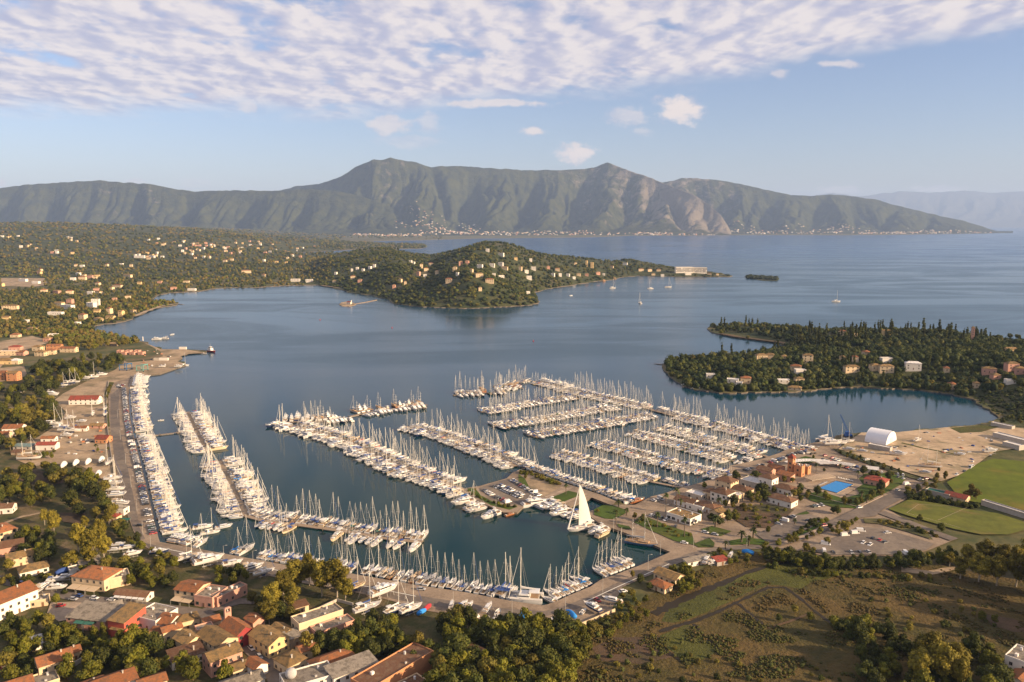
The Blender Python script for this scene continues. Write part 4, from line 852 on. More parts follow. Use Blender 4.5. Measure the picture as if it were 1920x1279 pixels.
boat_row([(1046, 1127), (1070, 1116), (1107, 1101), (1117, 1095)], 1, 'east arm of the south quay', 'south end', G1, 'ss', (3.9, 4.6), .92, skip=0)
boat_row([(1133, 1085), (1160, 1075), (1192, 1062)], 1, 'upper east arm', 'south end', G1, 's', (3.8, 4.5), .95, skip=0)
# central pier
PD = [(530, 792), (563, 803), (600, 812), (640, 825), (665, 833), (692, 847), (730, 865), (755, 877), (805, 895), (850, 911), (878, 923)]
boat_row(PD, -1, 'central pier, south side', 'seaward end', G1, 'ssmmssmscm', (4.2, 4.8), 1.15, gap=2.6, skip=.02); boat_row([(545, 797)]+PD[2:-1], 1, 'central pier, north side', 'seaward end', G1, 'mssssssmsc', (4.2, 4.8), 1.05, gap=2.6, skip=.02)
boat_row([(878, 927), (900, 941), (918, 950)], -1, 'mole south side', 'west end', G1, 'mssm', (4.6, 5.0), 1.1, skip=0)
boat_row([(930, 955), (946, 960)], -1, 'mole south corner', 'west end', G1, 'm', (5, 5.4), 1.1, skip=0)
boat_row([(987, 947), (1027, 937), (1052, 944), (1068, 951)], -1, 'mole east dock', 'west end', G1, 'm', (4.4, 5.0), 1.2, skip=0)
boat_row([(1068, 952), (1098, 966)], -1, 'mole inner corner', 'west end', G1, 'm', (4.6, 5.4), 1.15, skip=0)
boat_row([(1130, 985), (1162, 997)], -1, 'marina forecourt quay', 'west end', G1, 'm', (4.6, 5.0), 1.05, skip=0)
# pier on the north side of the mole
PE = [(760, 800), (800, 808), (855, 825), (900, 842), (940, 858), (966, 874)]
boat_row(PE, -1, 'north mole pier, south side', 'seaward end', G1, 'sssmssms', (4.2, 4.9), .98, gap=2.2, skip=.03); boat_row(PE, 1, 'north mole pier, north side', 'seaward end', G1, 'mssssss', (4.2, 4.9), .98, gap=2.2, skip=.03)
boat_row([(972, 876), (1002, 884), (1062, 905), (1125, 926), (1165, 943)], 1, 'mole north quay', 'west end', G1, 'sssmmcss', (4.2, 4.7), .98, skip=.02)
# north-west outer pontoon with the large yachts
boat_row([(524, 792), (600, 789), (645, 782)], 1, 'north breakwater', 'west end', 'large yachts on the north breakwater', 'yymkky', (4.4, 5.2), .82, skip=.0, gap=3)
boat_row([(600, 791), (650, 784)], -1, 'north breakwater, inner side', 'west end', G1, 'mmsm', (4.5, 5.2), 1.0, skip=.0)
boat_row([(668, 776), (700, 770), (795, 758)], 1, 'outer breakwater', 'west end', 'large yachts on the north breakwater', 'ymkymm', (4.4, 5), .72, skip=.05)
boat_row([(672, 779), (700, 772), (795, 760)], -1, 'outer breakwater, inner side', 'west end', G1, 'm', (4.4, 5.2), 1.05, skip=.05)
# north-east pontoons
boat_row([(852, 741), (890, 738), (945, 734)], -1, 'far north pontoon, south side', 'west end', G1, 'sssm', (5, 6), 1.1, skip=.1); boat_row([(852, 740), (890, 737), (945, 733)], 1, 'far north pontoon, north side', 'west end', G1, 'skss', (5, 6), 1.05, skip=.15)
boat_row([(925, 723), (975, 727)], 1, 'far north tip', 'west end', G1, 'ksm', (4.6, 5.6), .95, skip=0); boat_row([(928, 724), (975, 728)], -1, 'far north tip, south side', 'west end', G1, 'sm', (5, 6), 1.05, skip=0.1)
boat_row([(982, 719), (1000, 714)], 1, 'outer wall tip', 'west end', G1, 'ss', (5, 6), 1.05, skip=0)
PH = [(1003, 716), (1040, 724), (1065, 733), (1100, 740), (1135, 748), (1175, 757), (1213, 765)]
boat_row([(1003, 716), (1040, 724), (1052, 728)], 1, 'outer east wall, sea side', 'north end', 'large yachts on the outer east wall', 'yym', (4.2, 4.8), .72, skip=0)
boat_row([(1055, 729)]+PH[3:], 1, 'outer east wall, sea side', 'north end', G1, 'sssms', (4.2, 4.9), 1.05, skip=.03); boat_row(PH, -1, 'outer east wall, inner side', 'north end', G1, 'mssmss', (4.2, 4.9), .85, skip=.05)
PI_ = [(1222, 768), (1267, 780), (1335, 797), (1400, 814), (1440, 826), (1500, 842), (1520, 846)]
boat_row(PI_, 1, 'east wall, lagoon side', 'north end', G1, 'sssssms', (4.3, 5.2), .98, skip=.04); boat_row(PI_[1:], -1, 'east wall, inner side', 'north end', G1, 'ssssms', (4.2, 4.8), .85, skip=.04)
for i, (a, b, nm) in enumerate((((902, 773), (1075, 744), 'first'), ((925, 800), (1145, 764), 'second'), ((990, 817), (1225, 778), 'third'))):
    mid = ((a[0]+b[0])/2, (a[1]+b[1])/2+(1 if i else -1))
    boat_row([a, mid, b], -1, nm+' north pontoon, south side', 'west end', G1, 'sssssm', (4.2, 4.8), .95, skip=.04); boat_row([a, mid, b], 1, nm+' north pontoon, north side', 'west end', G1, 'ssssms', (4.2, 4.8), .92, skip=.04)
JR = [('first', [(1038, 850), (1090, 862), (1150, 880), (1222, 903)]), ('second', [(1112, 830), (1175, 845), (1250, 868), (1362, 893)]), ('third', [(1178, 811), (1240, 824), (1310, 845), (1375, 864)]), ('fourth', [(1230, 800), (1290, 814), (1350, 830), (1432, 854)])]
for nm, l in JR:
    boat_row(l, -1, nm+' east pontoon, south side', 'west end', G1, 'ssssssm', (4.3, 5.2), .9 if nm != 'fourth' else .8, skip=.05 if nm in ('first', 'second') else .12); boat_row(l, 1, nm+' east pontoon, north side', 'west end', G1, 'ssssms', (4.3, 5.2), .9, skip=.08 if nm != 'fourth' else .4)
boat_row([(1232, 899), (1262, 908), (1288, 914)], 1, 'small centre pontoon', 'west end', G1, 'smsd', (4, 4.4), .62, skip=.0)
boat_row([(1378, 860), (1400, 866)], 1, 'small east dock', 'west end', G1, 'md', (4, 4.4), .6, skip=.0); boat_row([(1378, 862), (1402, 868)], -1, 'small east dock, south side', 'west end', G1, 'md', (4, 4.4), .6, skip=.0)
boat_row([(1505, 846), (1522, 843)], 1, 'yard quay', 'west end', G1, 'ms', (5, 5.5), .9, skip=.0)
boat_row([(275, 690), (300, 687), (325, 685)], 1, 'boatyard dock', 'west end', G1, 'dmd', (4, 5), .7, skip=.2)

def add_boat(kind, i, px, py, ang, sc, where, label=None, z=0.0, group=None, Ln=12):
    x, y = G(px, py, z); BOATS.append(dict(k=(kind, i), x=x, y=y, z=z, a=R(ang), s=sc, where=where, start=None, n=0, group=group or G1, L=Ln, label=label, force=True))
# boats under way and at anchor
for i, (px, py, a, sc, lb) in enumerate([(1149, 541, 20, 1.0, 'white sailboat anchored nearest the wooded headland shore'), (1219, 542, 200, 1.0, 'white sailboat anchored in the middle of the far bay'), (1253, 539, 10, 1.15, 'larger white sailboat anchored off the hotel point'),
        (1200, 569, 100, 1.0, 'white sailboat under way trailing a wake in the bay'), (1568, 566, 0, 1.1, 'lone white sailboat on the open sea beyond the peninsula')]):
    add_boat('s', (1, 7, 0, 1, 7)[i], px, py, a, sc*1.5, 'bay', lb, group='sailboats out in the bay')
add_boat('m', 4, 1071, 555, 30, 1.0, 'bay', 'small white motorboat alone off the tip of the headland', group='motorboats out in the bay')
add_boat('m', 0, 295, 637, 10, 1.15, 'bay', 'white motorboat moored off the boatyard spit, left of its neighbour', group='motorboats out in the bay'); add_boat('m', 3, 307, 636, 190, 1.15, 'bay', 'white motorboat with awning moored off the boatyard spit', group='motorboats out in the bay'); add_boat('m', 4, 323, 628, 60, .9, 'bay', 'small white motorboat furthest from the boatyard spit', group='motorboats out in the bay')
add_boat('s', 7, 346, 686, 15, .95, 'bay', 'white sailboat at the tip of the boatyard dock')
add_boat('c', 0, 1548, 827, 12, 1.15, 'yard', 'white catamaran moored alone beside the blue crane')
add_boat('c', 0, 984, 1124, 172, 1.35, 'quay', 'large white catamaran lying along the corner of the south quay')
add_boat('c', 1, 945, 1112, 62, 1.1, 'quay', 'white catamaran with blue canvas left of the quay corner')
add_boat('m', 0, 1006, 941+6, 24, 1.5, 'mole', 'long white motor yacht lying alongside the mole east dock')
add_boat('s', 1, 1032, 1126+2, 140, .9, 'quay', 'white sailboat right of the big catamaran at the quay corner')
add_boat('s', 1, 478+2, 944, 25, 1.05, 'b', 'white sailboat at the foot of the middle west pontoon')
add_boat('d', 0, 302, 789, 20, 1.1, 'w', 'dark dinghy crossing the water west of the short pontoon')
add_boat('m', 4, 420, 989, 30, 1.0, 'w', 'white motorboat drifting below the inner pontoon'); add_boat('m', 1, 381, 990, 25, 1.1, 'w', 'white motorboat anchored between west quay and inner pontoon')
add_boat('s', 7, 395, 1000, 25, .9, 'w', 'white sailboat anchored between west quay and inner pontoon')
for p in ((1283, 722, 0), (1300, 729, 1), (1312, 729, 1), (1351, 733, 0)): add_boat('d', p[2], p[0], p[1]+1, -20, 1.6, 'peninsula', None, group='boats along the peninsula shore')
for p in ((170, 612), (163, 611), (155, 610)): pass

BOATS.sort(key=lambda b: b['y'])
cnt = {}; KN = {'s': ('sailboat', 'sailboat', SB), 'm': ('motor_yacht', 'motor boat', MY), 'c': ('catamaran', 'catamaran', CT), 'y': ('superyacht', 'yacht', SY), 'k': ('ketch', 'sailboat', KE), 'd': ('dinghy', 'dinghy', DG)}
far_s = []
seen_lab = {}
for b in BOATS:
    k, i = b['k']; nm, cat, T = KN[k]; cnt[k] = cnt.get(k, 0)+1
    force = b.get('force')
    if k == 's' and not force and cnt[k] > 290: far_s.append(b); continue
    lb = b.get('label') or ('%s, %s from %s, %s' % (T[i][0], ORD(b['n']), b['start'], b['where']) if b['start'] else '%s near the shore, %s' % (T[i][0], ORD(sum(1 for q_ in BOATS[:BOATS.index(b)] if not q_.get('start') and not q_.get('label'))+1)))
    seen_lab[lb] = seen_lab.get(lb, 0)+1
    if seen_lab[lb] > 1: lb = lb+' again'
    D = b['y']
    r = spawn(nm, T[i][1], (b['x'], b['y'], b.get('z', 0)), b['a'], b['s'], lb, cat, b['group'], sub=True, sz=b['s']*rnd.uniform(.93, 1.08) if k == 's' else None)
print('boats', cnt, 'stuff', len(far_s))

# the sailboats past the nearest ones as one mass, built from the same meshes
def merged(name, items, protos_, label, kind='stuff', drop=('guard_rail',)):
    cache = {}
    def flat(proto):
        out = []
        for nm, me, kids in proto:
            if nm in drop: continue
            out.append(me); out += [k[1] for k in kids if k[0] not in drop]
        return out
    allV = []; allF = []; allM = []; mats = []; off = 0
    for kidx, T in protos_.items():
        V = []; F = []; MI = []; o = 0
        for me in flat(T):
            n = len(me.vertices); v = np.empty(n*3, np.float32); me.vertices.foreach_get('co', v); V.append(v.reshape(-1, 3))
            me.calc_loop_triangles(); m = len(me.loop_triangles); f = np.empty(m*3, np.int32); me.loop_triangles.foreach_get('vertices', f); mi = np.empty(m, np.int32); me.loop_triangles.foreach_get('material_index', mi)
            mp_ = []
            for q in me.materials:
                if q not in mats: mats.append(q)
                mp_.append(mats.index(q))
            F.append(f.reshape(-1, 3)+o); MI.append(np.array(mp_, np.int32)[mi]); o += n
        cache[kidx] = (np.concatenate(V), np.concatenate(F), np.concatenate(MI))
    for kidx, x, y, z, a, s in items:
        V, F, MI = cache[kidx]; c, sn = math.cos(a), math.sin(a)
        W = V*s; W = np.stack([W[:, 0]*c-W[:, 1]*sn+x, W[:, 0]*sn+W[:, 1]*c+y, W[:, 2]+z], 1)
        allV.append(W); allF.append(F+off); allM.append(MI); off += len(V)
    me = np_mesh(name, np.concatenate(allV), np.concatenate(allF), mats, np.concatenate(allM)); o = link(name, me); tag(o, label, name.replace('_', ' '), kind=kind); return o
if far_s: merged('distant_sailboats', [(b['k'][1], b['x'], b['y'], 0.0, b['a'], b['s']) for b in far_s], {i: t[1] for i, t in enumerate(SB)}, 'white sailboats packed along the far pontoons', drop=('guard_rail', 'cabin_window'))

# pontoons
PT = 'pontoons of the marina'
pier([(282, 817), (300, 815), (332, 811), (352, 808), (366, 805)], 2.6, 'narrow walkway joining the west quay to the short pontoon', group=PT)
pier(PA, 3.4, 'short west pontoon packed with boats on both sides', group=PT); pier(PB, 4.0, 'middle west pontoon running down to the inner pontoon', group=PT); pier(PC, 3.6, 'inner pontoon running right from the west pontoon', group=PT)
pier([(524, 792), (600, 790), (645, 783)], 3.6, 'north breakwater pontoon beside the seaward pier end', group=PT); pier([(655, 781), (700, 771), (800, 759)], 3.6, 'outer breakwater pontoon detached from the central pier', group=PT)
pier(PD, 5.5, 'long central pier reaching out to the big motor yachts', z=1.05, group=PT); pier(PE, 4.5, 'pier on the north side of the mole', z=1.05, group=PT)
pier([(850, 741), (890, 738), (948, 734)], 3.2, 'far north pontoon with tall masted yachts', group=PT); pier([(925, 724), (980, 728)], 3.0, 'short pontoon at the far north tip', group=PT)
pier(PH, 4.5, 'outer east wall on the north side', z=1.05, group=PT); pier([(1213, 765), (1222, 768)], 4.0, 'link between the two halves of the east wall', group=PT); pier(PI_, 4.5, 'east wall facing the lagoon', z=1.05, group=PT)
for i, (a, b, nm) in enumerate((((902, 773), (1075, 744), 'first'), ((925, 800), (1145, 764), 'second'), ((990, 817), (1225, 778), 'third'))): pier([a, ((a[0]+b[0])/2, (a[1]+b[1])/2+(1 if i else -1)), b], 2.8, nm+' slanting pontoon from the north, inside the outer east wall', group=PT)
for nm, l in JR: pier(l+([(1298, 925)] if 0 else []), 2.8, nm+' pontoon from the mole, in the east basin', group=PT)
pier([(1222, 903), (1262, 911), (1298, 916)], 2.6, 'dark walkway to the paved quay in the east basin', group=PT); pier([(1362, 893), (1372, 896)], 2.8, 'landward stub of the second east pontoon', group=PT); pier([(1375, 864), (1408, 872)], 2.8, 'landward stub of the third east pontoon', group=PT); pier([(1432, 854), (1462, 862)], 2.8, 'landward stub of the fourth east pontoon', group=PT)
pier([(1067, 951), (1098, 964)], 1.6, 'thin boom across the mouth of the small basin', group=PT)
pier([(262, 700), (300, 694), (326, 689)], 3.0, 'lower boatyard dock with small boats', group=PT); pier([(300, 684), (350, 683)], 4.0, 'upper boatyard dock with small boats', group=PT)
pier([(1242, 683), (1228, 682)], 1.8, 'little bathing jetty on the dark peninsula tip', group='jetties'); pier([(1284, 724), (1280, 726)], 2, 'jetty by the peninsula houses', group='jetties'); pier([(1330, 731), (1326, 735)], 2, 'short jetty below the peninsula shore', group='jetties')
pier([(335, 570), (344, 571)], 3, 'beach jetty on the left shore', group='jetties')
# ------------------------------------------------------------------ vegetation
ICO1, ICO2, ICO3 = ico(1), ico(2), ico(3)
def leaf_mat(name, col, col2, objvar=0.38, attr=False):
    m = bpy.data.materials.new(name); m.use_nodes = True; nt = m.node_tree; b = nt.nodes['Principled BSDF']
    b.inputs['Roughness'].default_value = 0.75; b.inputs['Specular IOR Level'].default_value = 0.2
    g = N(nt, 'ShaderNodeNewGeometry'); t = N(nt, 'ShaderNodeTexCoord')
    if attr:
        a = N(nt, 'ShaderNodeVertexColor'); a.layer_name = 'Col'; src = a.outputs[0]
        f = mrange(nt, noise(nt, t.outputs['Object'], 0.35, 3, 0.7), 0.25, 0.75, 0.7, 1.3, False)
    else:
        src = mixc(nt, mrange(nt, noise(nt, t.outputs['Object'], 0.45, 3, 0.6), 0.35, 0.65), col, col2)
        oi = N(nt, 'ShaderNodeObjectInfo'); f = mrange(nt, oi.outputs['Random'], 0, 1, 1-objvar, 1+objvar, False)
        f = math_(nt, 'MULTIPLY', f, mrange(nt, g.outputs['Random Per Island'], 0, 1, 0.72, 1.28, False))
    vm = N(nt, 'ShaderNodeVectorMath', operation='SCALE'); L(nt, src, vm.inputs[0]); L(nt, f, vm.inputs['Scale']); L(nt, vm.outputs[0], b.inputs['Base Color'])
    tr = N(nt, 'ShaderNodeBsdfTranslucent'); L(nt, vm.outputs[0], tr.inputs['Color']); mx = N(nt, 'ShaderNodeMixShader'); mx.inputs[0].default_value = 0.22
    out = nt.nodes['Material Output']; L(nt, b.outputs[0], mx.inputs[1]); L(nt, tr.outputs[0], mx.inputs[2]); L(nt, mx.outputs[0], out.inputs['Surface'])
    return m
F_green = leaf_mat('leaf_green', (0.086, 0.094, 0.009), (0.135, 0.122, 0.012)); F_dark = leaf_mat('leaf_dark', (0.036, 0.047, 0.009), (0.072, 0.074, 0.012)); F_olive = leaf_mat('leaf_olive', (0.165, 0.132, 0.020), (0.115, 0.102, 0.018)); F_euca = leaf_mat('leaf_eucalyptus', (0.200, 0.158, 0.018), (0.125, 0.110, 0.016))
F_yel = leaf_mat('leaf_autumn', (0.175, 0.130, 0.020), (0.12, 0.105, 0.02)); F_palm = leaf_mat('leaf_palm', (0.045, 0.066, 0.016), (0.075, 0.085, 0.022)); F_rust = leaf_mat('leaf_rust', (0.11, 0.055, 0.028), (0.08, 0.05, 0.025)); F_reed = leaf_mat('leaf_reed', (0.10, 0.12, 0.03), (0.13, 0.12, 0.04))
F_mass = leaf_mat('leaf_mass', None, None, attr=True)
M_bark = mat('bark', (0.10, 0.075, 0.05), 0.95, 0.3, 1.0); M_barkp = mat('bark_pale', (0.30, 0.25, 0.19), 0.9, 0.3, 1.0)
def quads(P_, Nn, size, r):
    """leaf clumps: a square facing roughly along Nn at each point"""
    n = len(P_); Nn = Nn/np.linalg.norm(Nn, axis=1, keepdims=True); a = np.cross(Nn, r.normal(size=(n, 3))); a /= np.linalg.norm(a, axis=1, keepdims=True)+1e-9; b = np.cross(Nn, a)
    s = (size*r.uniform(0.55, 1.25, n))[:, None]; e = r.uniform(0.5, 1.0, (n, 1)); V = np.stack([P_-a*s-b*s*e, P_+a*s-b*s*e*0.6, P_+a*s*0.7+b*s*e, P_-a*s*0.8+b*s*e], 1).reshape(-1, 3)
    return V, np.arange(4*n).reshape(n, 4)
def crown(seed, h, r_, base, nl, nq, lobe, size, shape='round', leaf=F_green, up=0.25):
    r = np.random.RandomState(seed); Vs = []; Fs = []; o = 0; C = []
    for i in range(nl):
        for _ in range(30):
            p = r.uniform(-1, 1, 3)
            if (p**2).sum() < 1: break
        z = base+(h-base)*(0.5+0.42*p[2]); t = (z-base)/(h-base)
        if shape == 'round': w = math.sqrt(max(0.05, 1-(2*t-0.95)**2))
        elif shape == 'column': w = 0.9*(1-abs(t-0.4)*0.9)
        elif shape == 'umbrella': w = 1.0; z = base+(h-base)*(0.62+0.25*p[2])
        elif shape == 'airy': w = 0.55+0.5*math.sin(t*PI)
        elif shape == 'cone': w = (1-t)*1.05+0.12
        C.append((p[0]*r_*w*0.72, p[1]*r_*w*0.72, z, lobe*r.uniform(0.7, 1.2)*(0.6+0.5*w)))
    for (x, y, z, lr) in C:
        V, F = ICO1; d = V*(0.62+0.22*r.rand(len(V)))[:, None]*lr*np.array([1, 1, 0.8]); V = d+np.array([x, y, z])
        q = np.concatenate([F, F[:, 2:3]], 1); Vs.append(V); Fs.append(q+o); o += len(V)
        n = max(6, int(nq/nl)); u = r.normal(size=(n, 3)); u[:, 2] = u[:, 2]*0.9+up; u /= np.linalg.norm(u, axis=1, keepdims=True)
        rad = lr*r.uniform(0.78, 1.12, (n, 1)); V, F = quads(np.array([x, y, z])+u*rad*np.array([1, 1, 0.82]), u+r.normal(size=(n, 3))*0.45, size, r); Vs.append(V); Fs.append(F+o); o += len(V)
    V = np.concatenate(Vs); F = np.concatenate(Fs); me = bpy.data.meshes.new('crown')
    tri = F[:, 2] == F[:, 3]; me.from_pydata(V.tolist(), [], [f[:3] if t else f for f, t in zip(F.tolist(), tri)]); me.materials.append(leaf); me.update(); return me
def trunk(h, r0, bark, base, nb=4, seed=0, r_=3):
    r = random.Random(seed); m = MB(); a = Vector((0, 0, -0.3)); top = Vector((r.uniform(-.3, .3), r.uniform(-.3, .3), base+(h-base)*0.45)); mid = Vector((r.uniform(-.2, .2), r.uniform(-.2, .2), base*0.6)); m.tube(a, mid, r0, r0*.8, bark, 6); m.tube(mid, top, r0*.8, r0*.35, bark, 6)
    for i in range(nb): t = 2*PI*i/nb+r.uniform(-.4, .4); e = Vector((math.cos(t)*r_*.55, math.sin(t)*r_*.55, base+(h-base)*r.uniform(.35, .6))); m.tube(mid+(top-mid)*r.uniform(0, .6), e, r0*.38, r0*.12, bark, 5)
    return m.data('trunk')
def tree_proto(seed, h, r_, base, nl, nq, lobe, size, shape, leaf, bark=M_bark, r0=0.22, up=.25): return [('trunk', trunk(h, r0, bark, base, 4, seed, r_), []), ('crown', crown(seed, h, r_, base, nl, nq, lobe, size, shape, leaf, up), [])]
TP = {
 'green': [tree_proto(s, 9, 3.6, 1.6, 13, 1300, 1.7, 0.34, 'round', F_green) for s in (1, 2, 3)],
 'dark': [tree_proto(s, 9, 3.8, 1.4, 13, 1300, 1.8, 0.34, 'round', F_dark) for s in (4, 5)],
 'olive': [tree_proto(s, 8, 3.8, 1.5, 14, 1300, 1.5, 0.32, 'round', F_olive) for s in (6, 7)],
 'euca': [tree_proto(s, 18, 5.4, 2.2, 30, 3000, 1.9, 0.36, 'airy', F_euca, M_barkp, 0.42) for s in (8, 9, 10)],
 'yellow': [tree_proto(s, 9, 3.2, 1.6, 12, 1200, 1.5, 0.32, 'round', F_yel) for s in (11, 12)],
 'poplar': [tree_proto(s, 15, 2.6, 2.0, 16, 1700, 1.4, 0.32, 'column', F_green) for s in (13, 14)],
 'pine': [tree_proto(s, 11, 4.6, 5.2, 12, 1200, 1.6, 0.32, 'umbrella', F_dark, r0=.26) for s in (15, 16)],
 'cypress': [tree_proto(s, 12, 1.25, 0.4, 14, 900, 0.95, 0.26, 'cone', F_dark, r0=.14, up=.0) for s in (17, 18)],
 'rust': [tree_proto(s, 7, 2.4, 1.2, 9, 700, 1.3, 0.30, 'round', F_rust) for s in (19,)]}
BP = {'green': [[('foliage', crown(30+i, 2.6, 2.0, 0.0, 7, 500, 1.2, 0.26, 'round', F_green), [])] for i in range(2)], 'dark': [[('foliage', crown(34+i, 2.6, 2.0, 0.0, 7, 500, 1.2, 0.26, 'round', F_dark), [])] for i in range(2)],
      'olive': [[('foliage', crown(38+i, 2.6, 2.0, 0.0, 7, 500, 1.2, 0.26, 'round', F_olive), [])] for i in range(2)], 'reed': [[('foliage', crown(42+i, 3.0, 2.0, 0.0, 8, 600, 1.1, 0.24, 'column', F_reed), [])] for i in range(2)], 'yellow': [[('foliage', crown(45, 2.8, 1.9, 0.0, 7, 500, 1.2, 0.26, 'round', F_yel), [])]]}
def palm_proto(h=9, seed=1, nf=30, fat=False):
    r = random.Random(seed); t = MB(); p = Vector((0, 0, -.2)); 
    for i in range(5): q = Vector((math.sin(i*.5)*.12, 0, h*(i+1)/5)); t.tube(p, q, .3-.02*i if not fat else .45, .28-.02*i if not fat else .45, M_bark, 7); p = q
    f = MB(); top = Vector((p.x, p.y, h))
    for i in range(nf):
        a = 2*PI*i/nf*2.4+r.uniform(-.2, .2); el = r.uniform(-.35, 1.15); Lf = r.uniform(2.6, 3.6); d = Vector((math.cos(a), math.sin(a), 0)); s = Vector((-d.y, d.x, 0)); vs = []
        for k in range(6):
            u = k/5; x = Lf*(u*math.cos(el)-0.12*u*u); z = Lf*(u*math.sin(el)-0.62*u*u*(1.1-el*.2)); w_ = .42*math.sin(PI*min(1, u*.92+.1)); c = top+d*x+Vector((0, 0, z)); vs += [c+s*w_-Vector((0, 0, w_*.45)), c, c-s*w_-Vector((0, 0, w_*.45))]
        f.add(vs, [(3*k, 3*k+1, 3*k+4, 3*k+3) for k in range(5)]+[(3*k+1, 3*k+2, 3*k+5, 3*k+4) for k in range(5)], F_palm)
    return [('trunk', t.data('trunk'), []), ('crown', f.data('crown'), [])]
PLM = [palm_proto(8.5, 1), palm_proto(5.0, 2, 34, True), palm_proto(12, 3, 26)]

ADJ = {'green': 'green', 'dark': 'dark green', 'olive': 'olive coloured', 'euca': 'tall airy eucalyptus', 'yellow': 'autumn yellow', 'poplar': 'slender green', 'pine': 'dark umbrella', 'cypress': 'narrow dark', 'rust': 'rust brown', 'reed': 'pale reedy'}
KNM = {'euca': 'eucalyptus_tree', 'pine': 'pine_tree', 'cypress': 'cypress_tree', 'poplar': 'poplar_tree', 'olive': 'olive_green_tree', 'dark': 'dark_green_tree', 'yellow': 'autumn_tree', 'rust': 'autumn_tree'}  # dark, olive, yellow and rust only recolour the broadleaf tree, no species known
def place_tree(kind, x, y, sc, label, group, z=None, stretch=1.0):
    pr = TP[kind][rnd.randrange(len(TP[kind]))]
    if z is None: z = GZ
    spawn(KNM.get(kind, 'broadleaf_tree'), pr, (x, y, z), rnd.uniform(0, 6.28), sc*rnd.uniform(.8, 1.25), label, 'tree', group, sz=sc*stretch*rnd.uniform(.85, 1.25))
def in_px(poly, n, seed, mind=4.0, tries=60, water=True):
    """points scattered evenly over the ground inside a px polygon"""
    r = random.Random(seed); W = [G(p[0], p[1], GZ) for p in poly]; xs = [p[0] for p in W]; ys = [p[1] for p in W]; A = np.array(W); out = []
    t = 0
    while len(out) < n and t < n*tries:
        t += 1; x = r.uniform(min(xs), max(xs)); y = r.uniform(min(ys), max(ys))
        if not inside(np.array([[x, y]]), A)[0]: continue
        if any((x-a)**2+(y-b)**2 < mind*mind for a, b in out): continue
        if any((x-a)**2+(y-b)**2 < (c+1.2)**2 for a, b, c in KEEP): continue
        out.append((x, y))
    return out
def grove(where, poly, n, kinds, size, seed, mind=4.5, group=None, what='tree'):
    """kinds is a string list; the trees are labelled left to right as the photograph shows them"""
    n = int(n*1.0); pts = in_px(poly, n, seed, mind); pts.sort(key=lambda p: unG(p[0], p[1])[0]); c = {}
    r = random.Random(seed+1)
    for x, y in pts:
        k = kinds[r.randrange(len(kinds))]; c[k] = c.get(k, 0)+1; s = r.uniform(*size)
        lb = '%s %s, %s from the left %s' % (ADJ[k], what, ORD(c[k]), where)
        if what == 'tree': place_tree(k, x, y, s, lb, group or 'trees '+where)
        else:
            pr = BP[k][r.randrange(len(BP[k]))]; spawn('bush', pr, (x, y, GZ), r.uniform(0, 6.28), s, lb, 'bush', group or 'bushes '+where, sz=s*r.uniform(.8, 1.2))

# masses of far woodland: one object for each wood
def lump(V, r, amp): return V*(1-amp+2*amp*r.rand(len(V)))[:, None]
def leafy(r, nq, tall=False):
    """a rough crown: dark core with leaf clumps standing off it, unit size"""
    V = lump(ICO1[0], r, .2)*.74; F = ICO1[1]
    c = r.normal(size=(6, 3)); c /= np.linalg.norm(c, axis=1, keepdims=True); c *= r.uniform(.2, .55, (6, 1)); u = r.normal(size=(nq, 3)); u[:, 2] += .25; u /= np.linalg.norm(u, axis=1, keepdims=True)
    k = r.randint(0, 6, nq); P_ = c[k]+u*r.uniform(.36, .70, (nq, 1)); Q, FQ = quads(P_, u+r.normal(size=(nq, 3))*.4, .17, r); FT = np.concatenate([FQ[:, [0, 1, 2]], FQ[:, [0, 2, 3]]]); return np.concatenate([V, Q]), np.concatenate([F, FT+len(V)])
_lf = {}
def mass(name, P_, rad, hgt, z, cols, ICO_, label, seed=0, nq=None):
    r = np.random.RandomState(seed); n = len(P_); nq = nq or (46 if ICO_ is ICO1 else 92)
    if nq not in _lf: q_ = np.random.RandomState(nq); _lf[nq] = [leafy(q_, nq) for _ in range(12)]
    V0, F0 = _lf[nq][0]; nv = len(V0); S = np.stack([v for v, f in _lf[nq]])[r.randint(0, 12, n)]
    a = r.uniform(0, 6.28, n); c, s = np.cos(a)[:, None], np.sin(a)[:, None]; X = S[:, :, 0]*c-S[:, :, 1]*s; Y = S[:, :, 0]*s+S[:, :, 1]*c; Z = S[:, :, 2]; rx = rad[:, None]
    V = np.stack([X*rx+P_[:, 0:1], Y*rx+P_[:, 1:2], Z*hgt[:, None]+(z+hgt*0.72)[:, None]], 2).reshape(-1, 3)
    F = (F0[None]+np.arange(n)[:, None, None]*nv).reshape(-1, 3); C = np.repeat(cols, nv, 0)*r.uniform(0.82, 1.18, (n*nv, 1))
    me = np_mesh(name, V, F, [F_mass], col=C); return tag(link(name, me), label, name.replace('_', ' '), kind='stuff')
def sample_px(xr, yr, n, seed, cond=None):
    r = np.random.RandomState(seed); px = r.uniform(xr[0], xr[1], n); py = r.uniform(yr[0], yr[1], n); x, y = Ga(px, py, GZ); s = land_sdf(np.stack([x, y], 1)); k = s > 3
    if cond is not None: k &= cond(px, py)
    x, y, s, px, py = x[k], y[k], s[k], px[k], py[k]; h = height(x, y, s); return x, y, s, px, py, h
def keep_mask(x, y, pad=0.0):
    m = np.ones(len(x), bool)
    for a, b, c in KEEP: m &= (x-a)**2+(y-b)**2 > (c+pad)**2
    for a, b, hw, ln in CLEAR:      # open ground in front of the villas
        L_ = math.hypot(a, b); ux, uy = a/L_, b/L_; u = (x-a)*ux+(y-b)*uy; v = (x-a)*uy-(y-b)*ux; m &= ~((u < 4) & (u > -ln) & (np.abs(v) < hw))
    return m
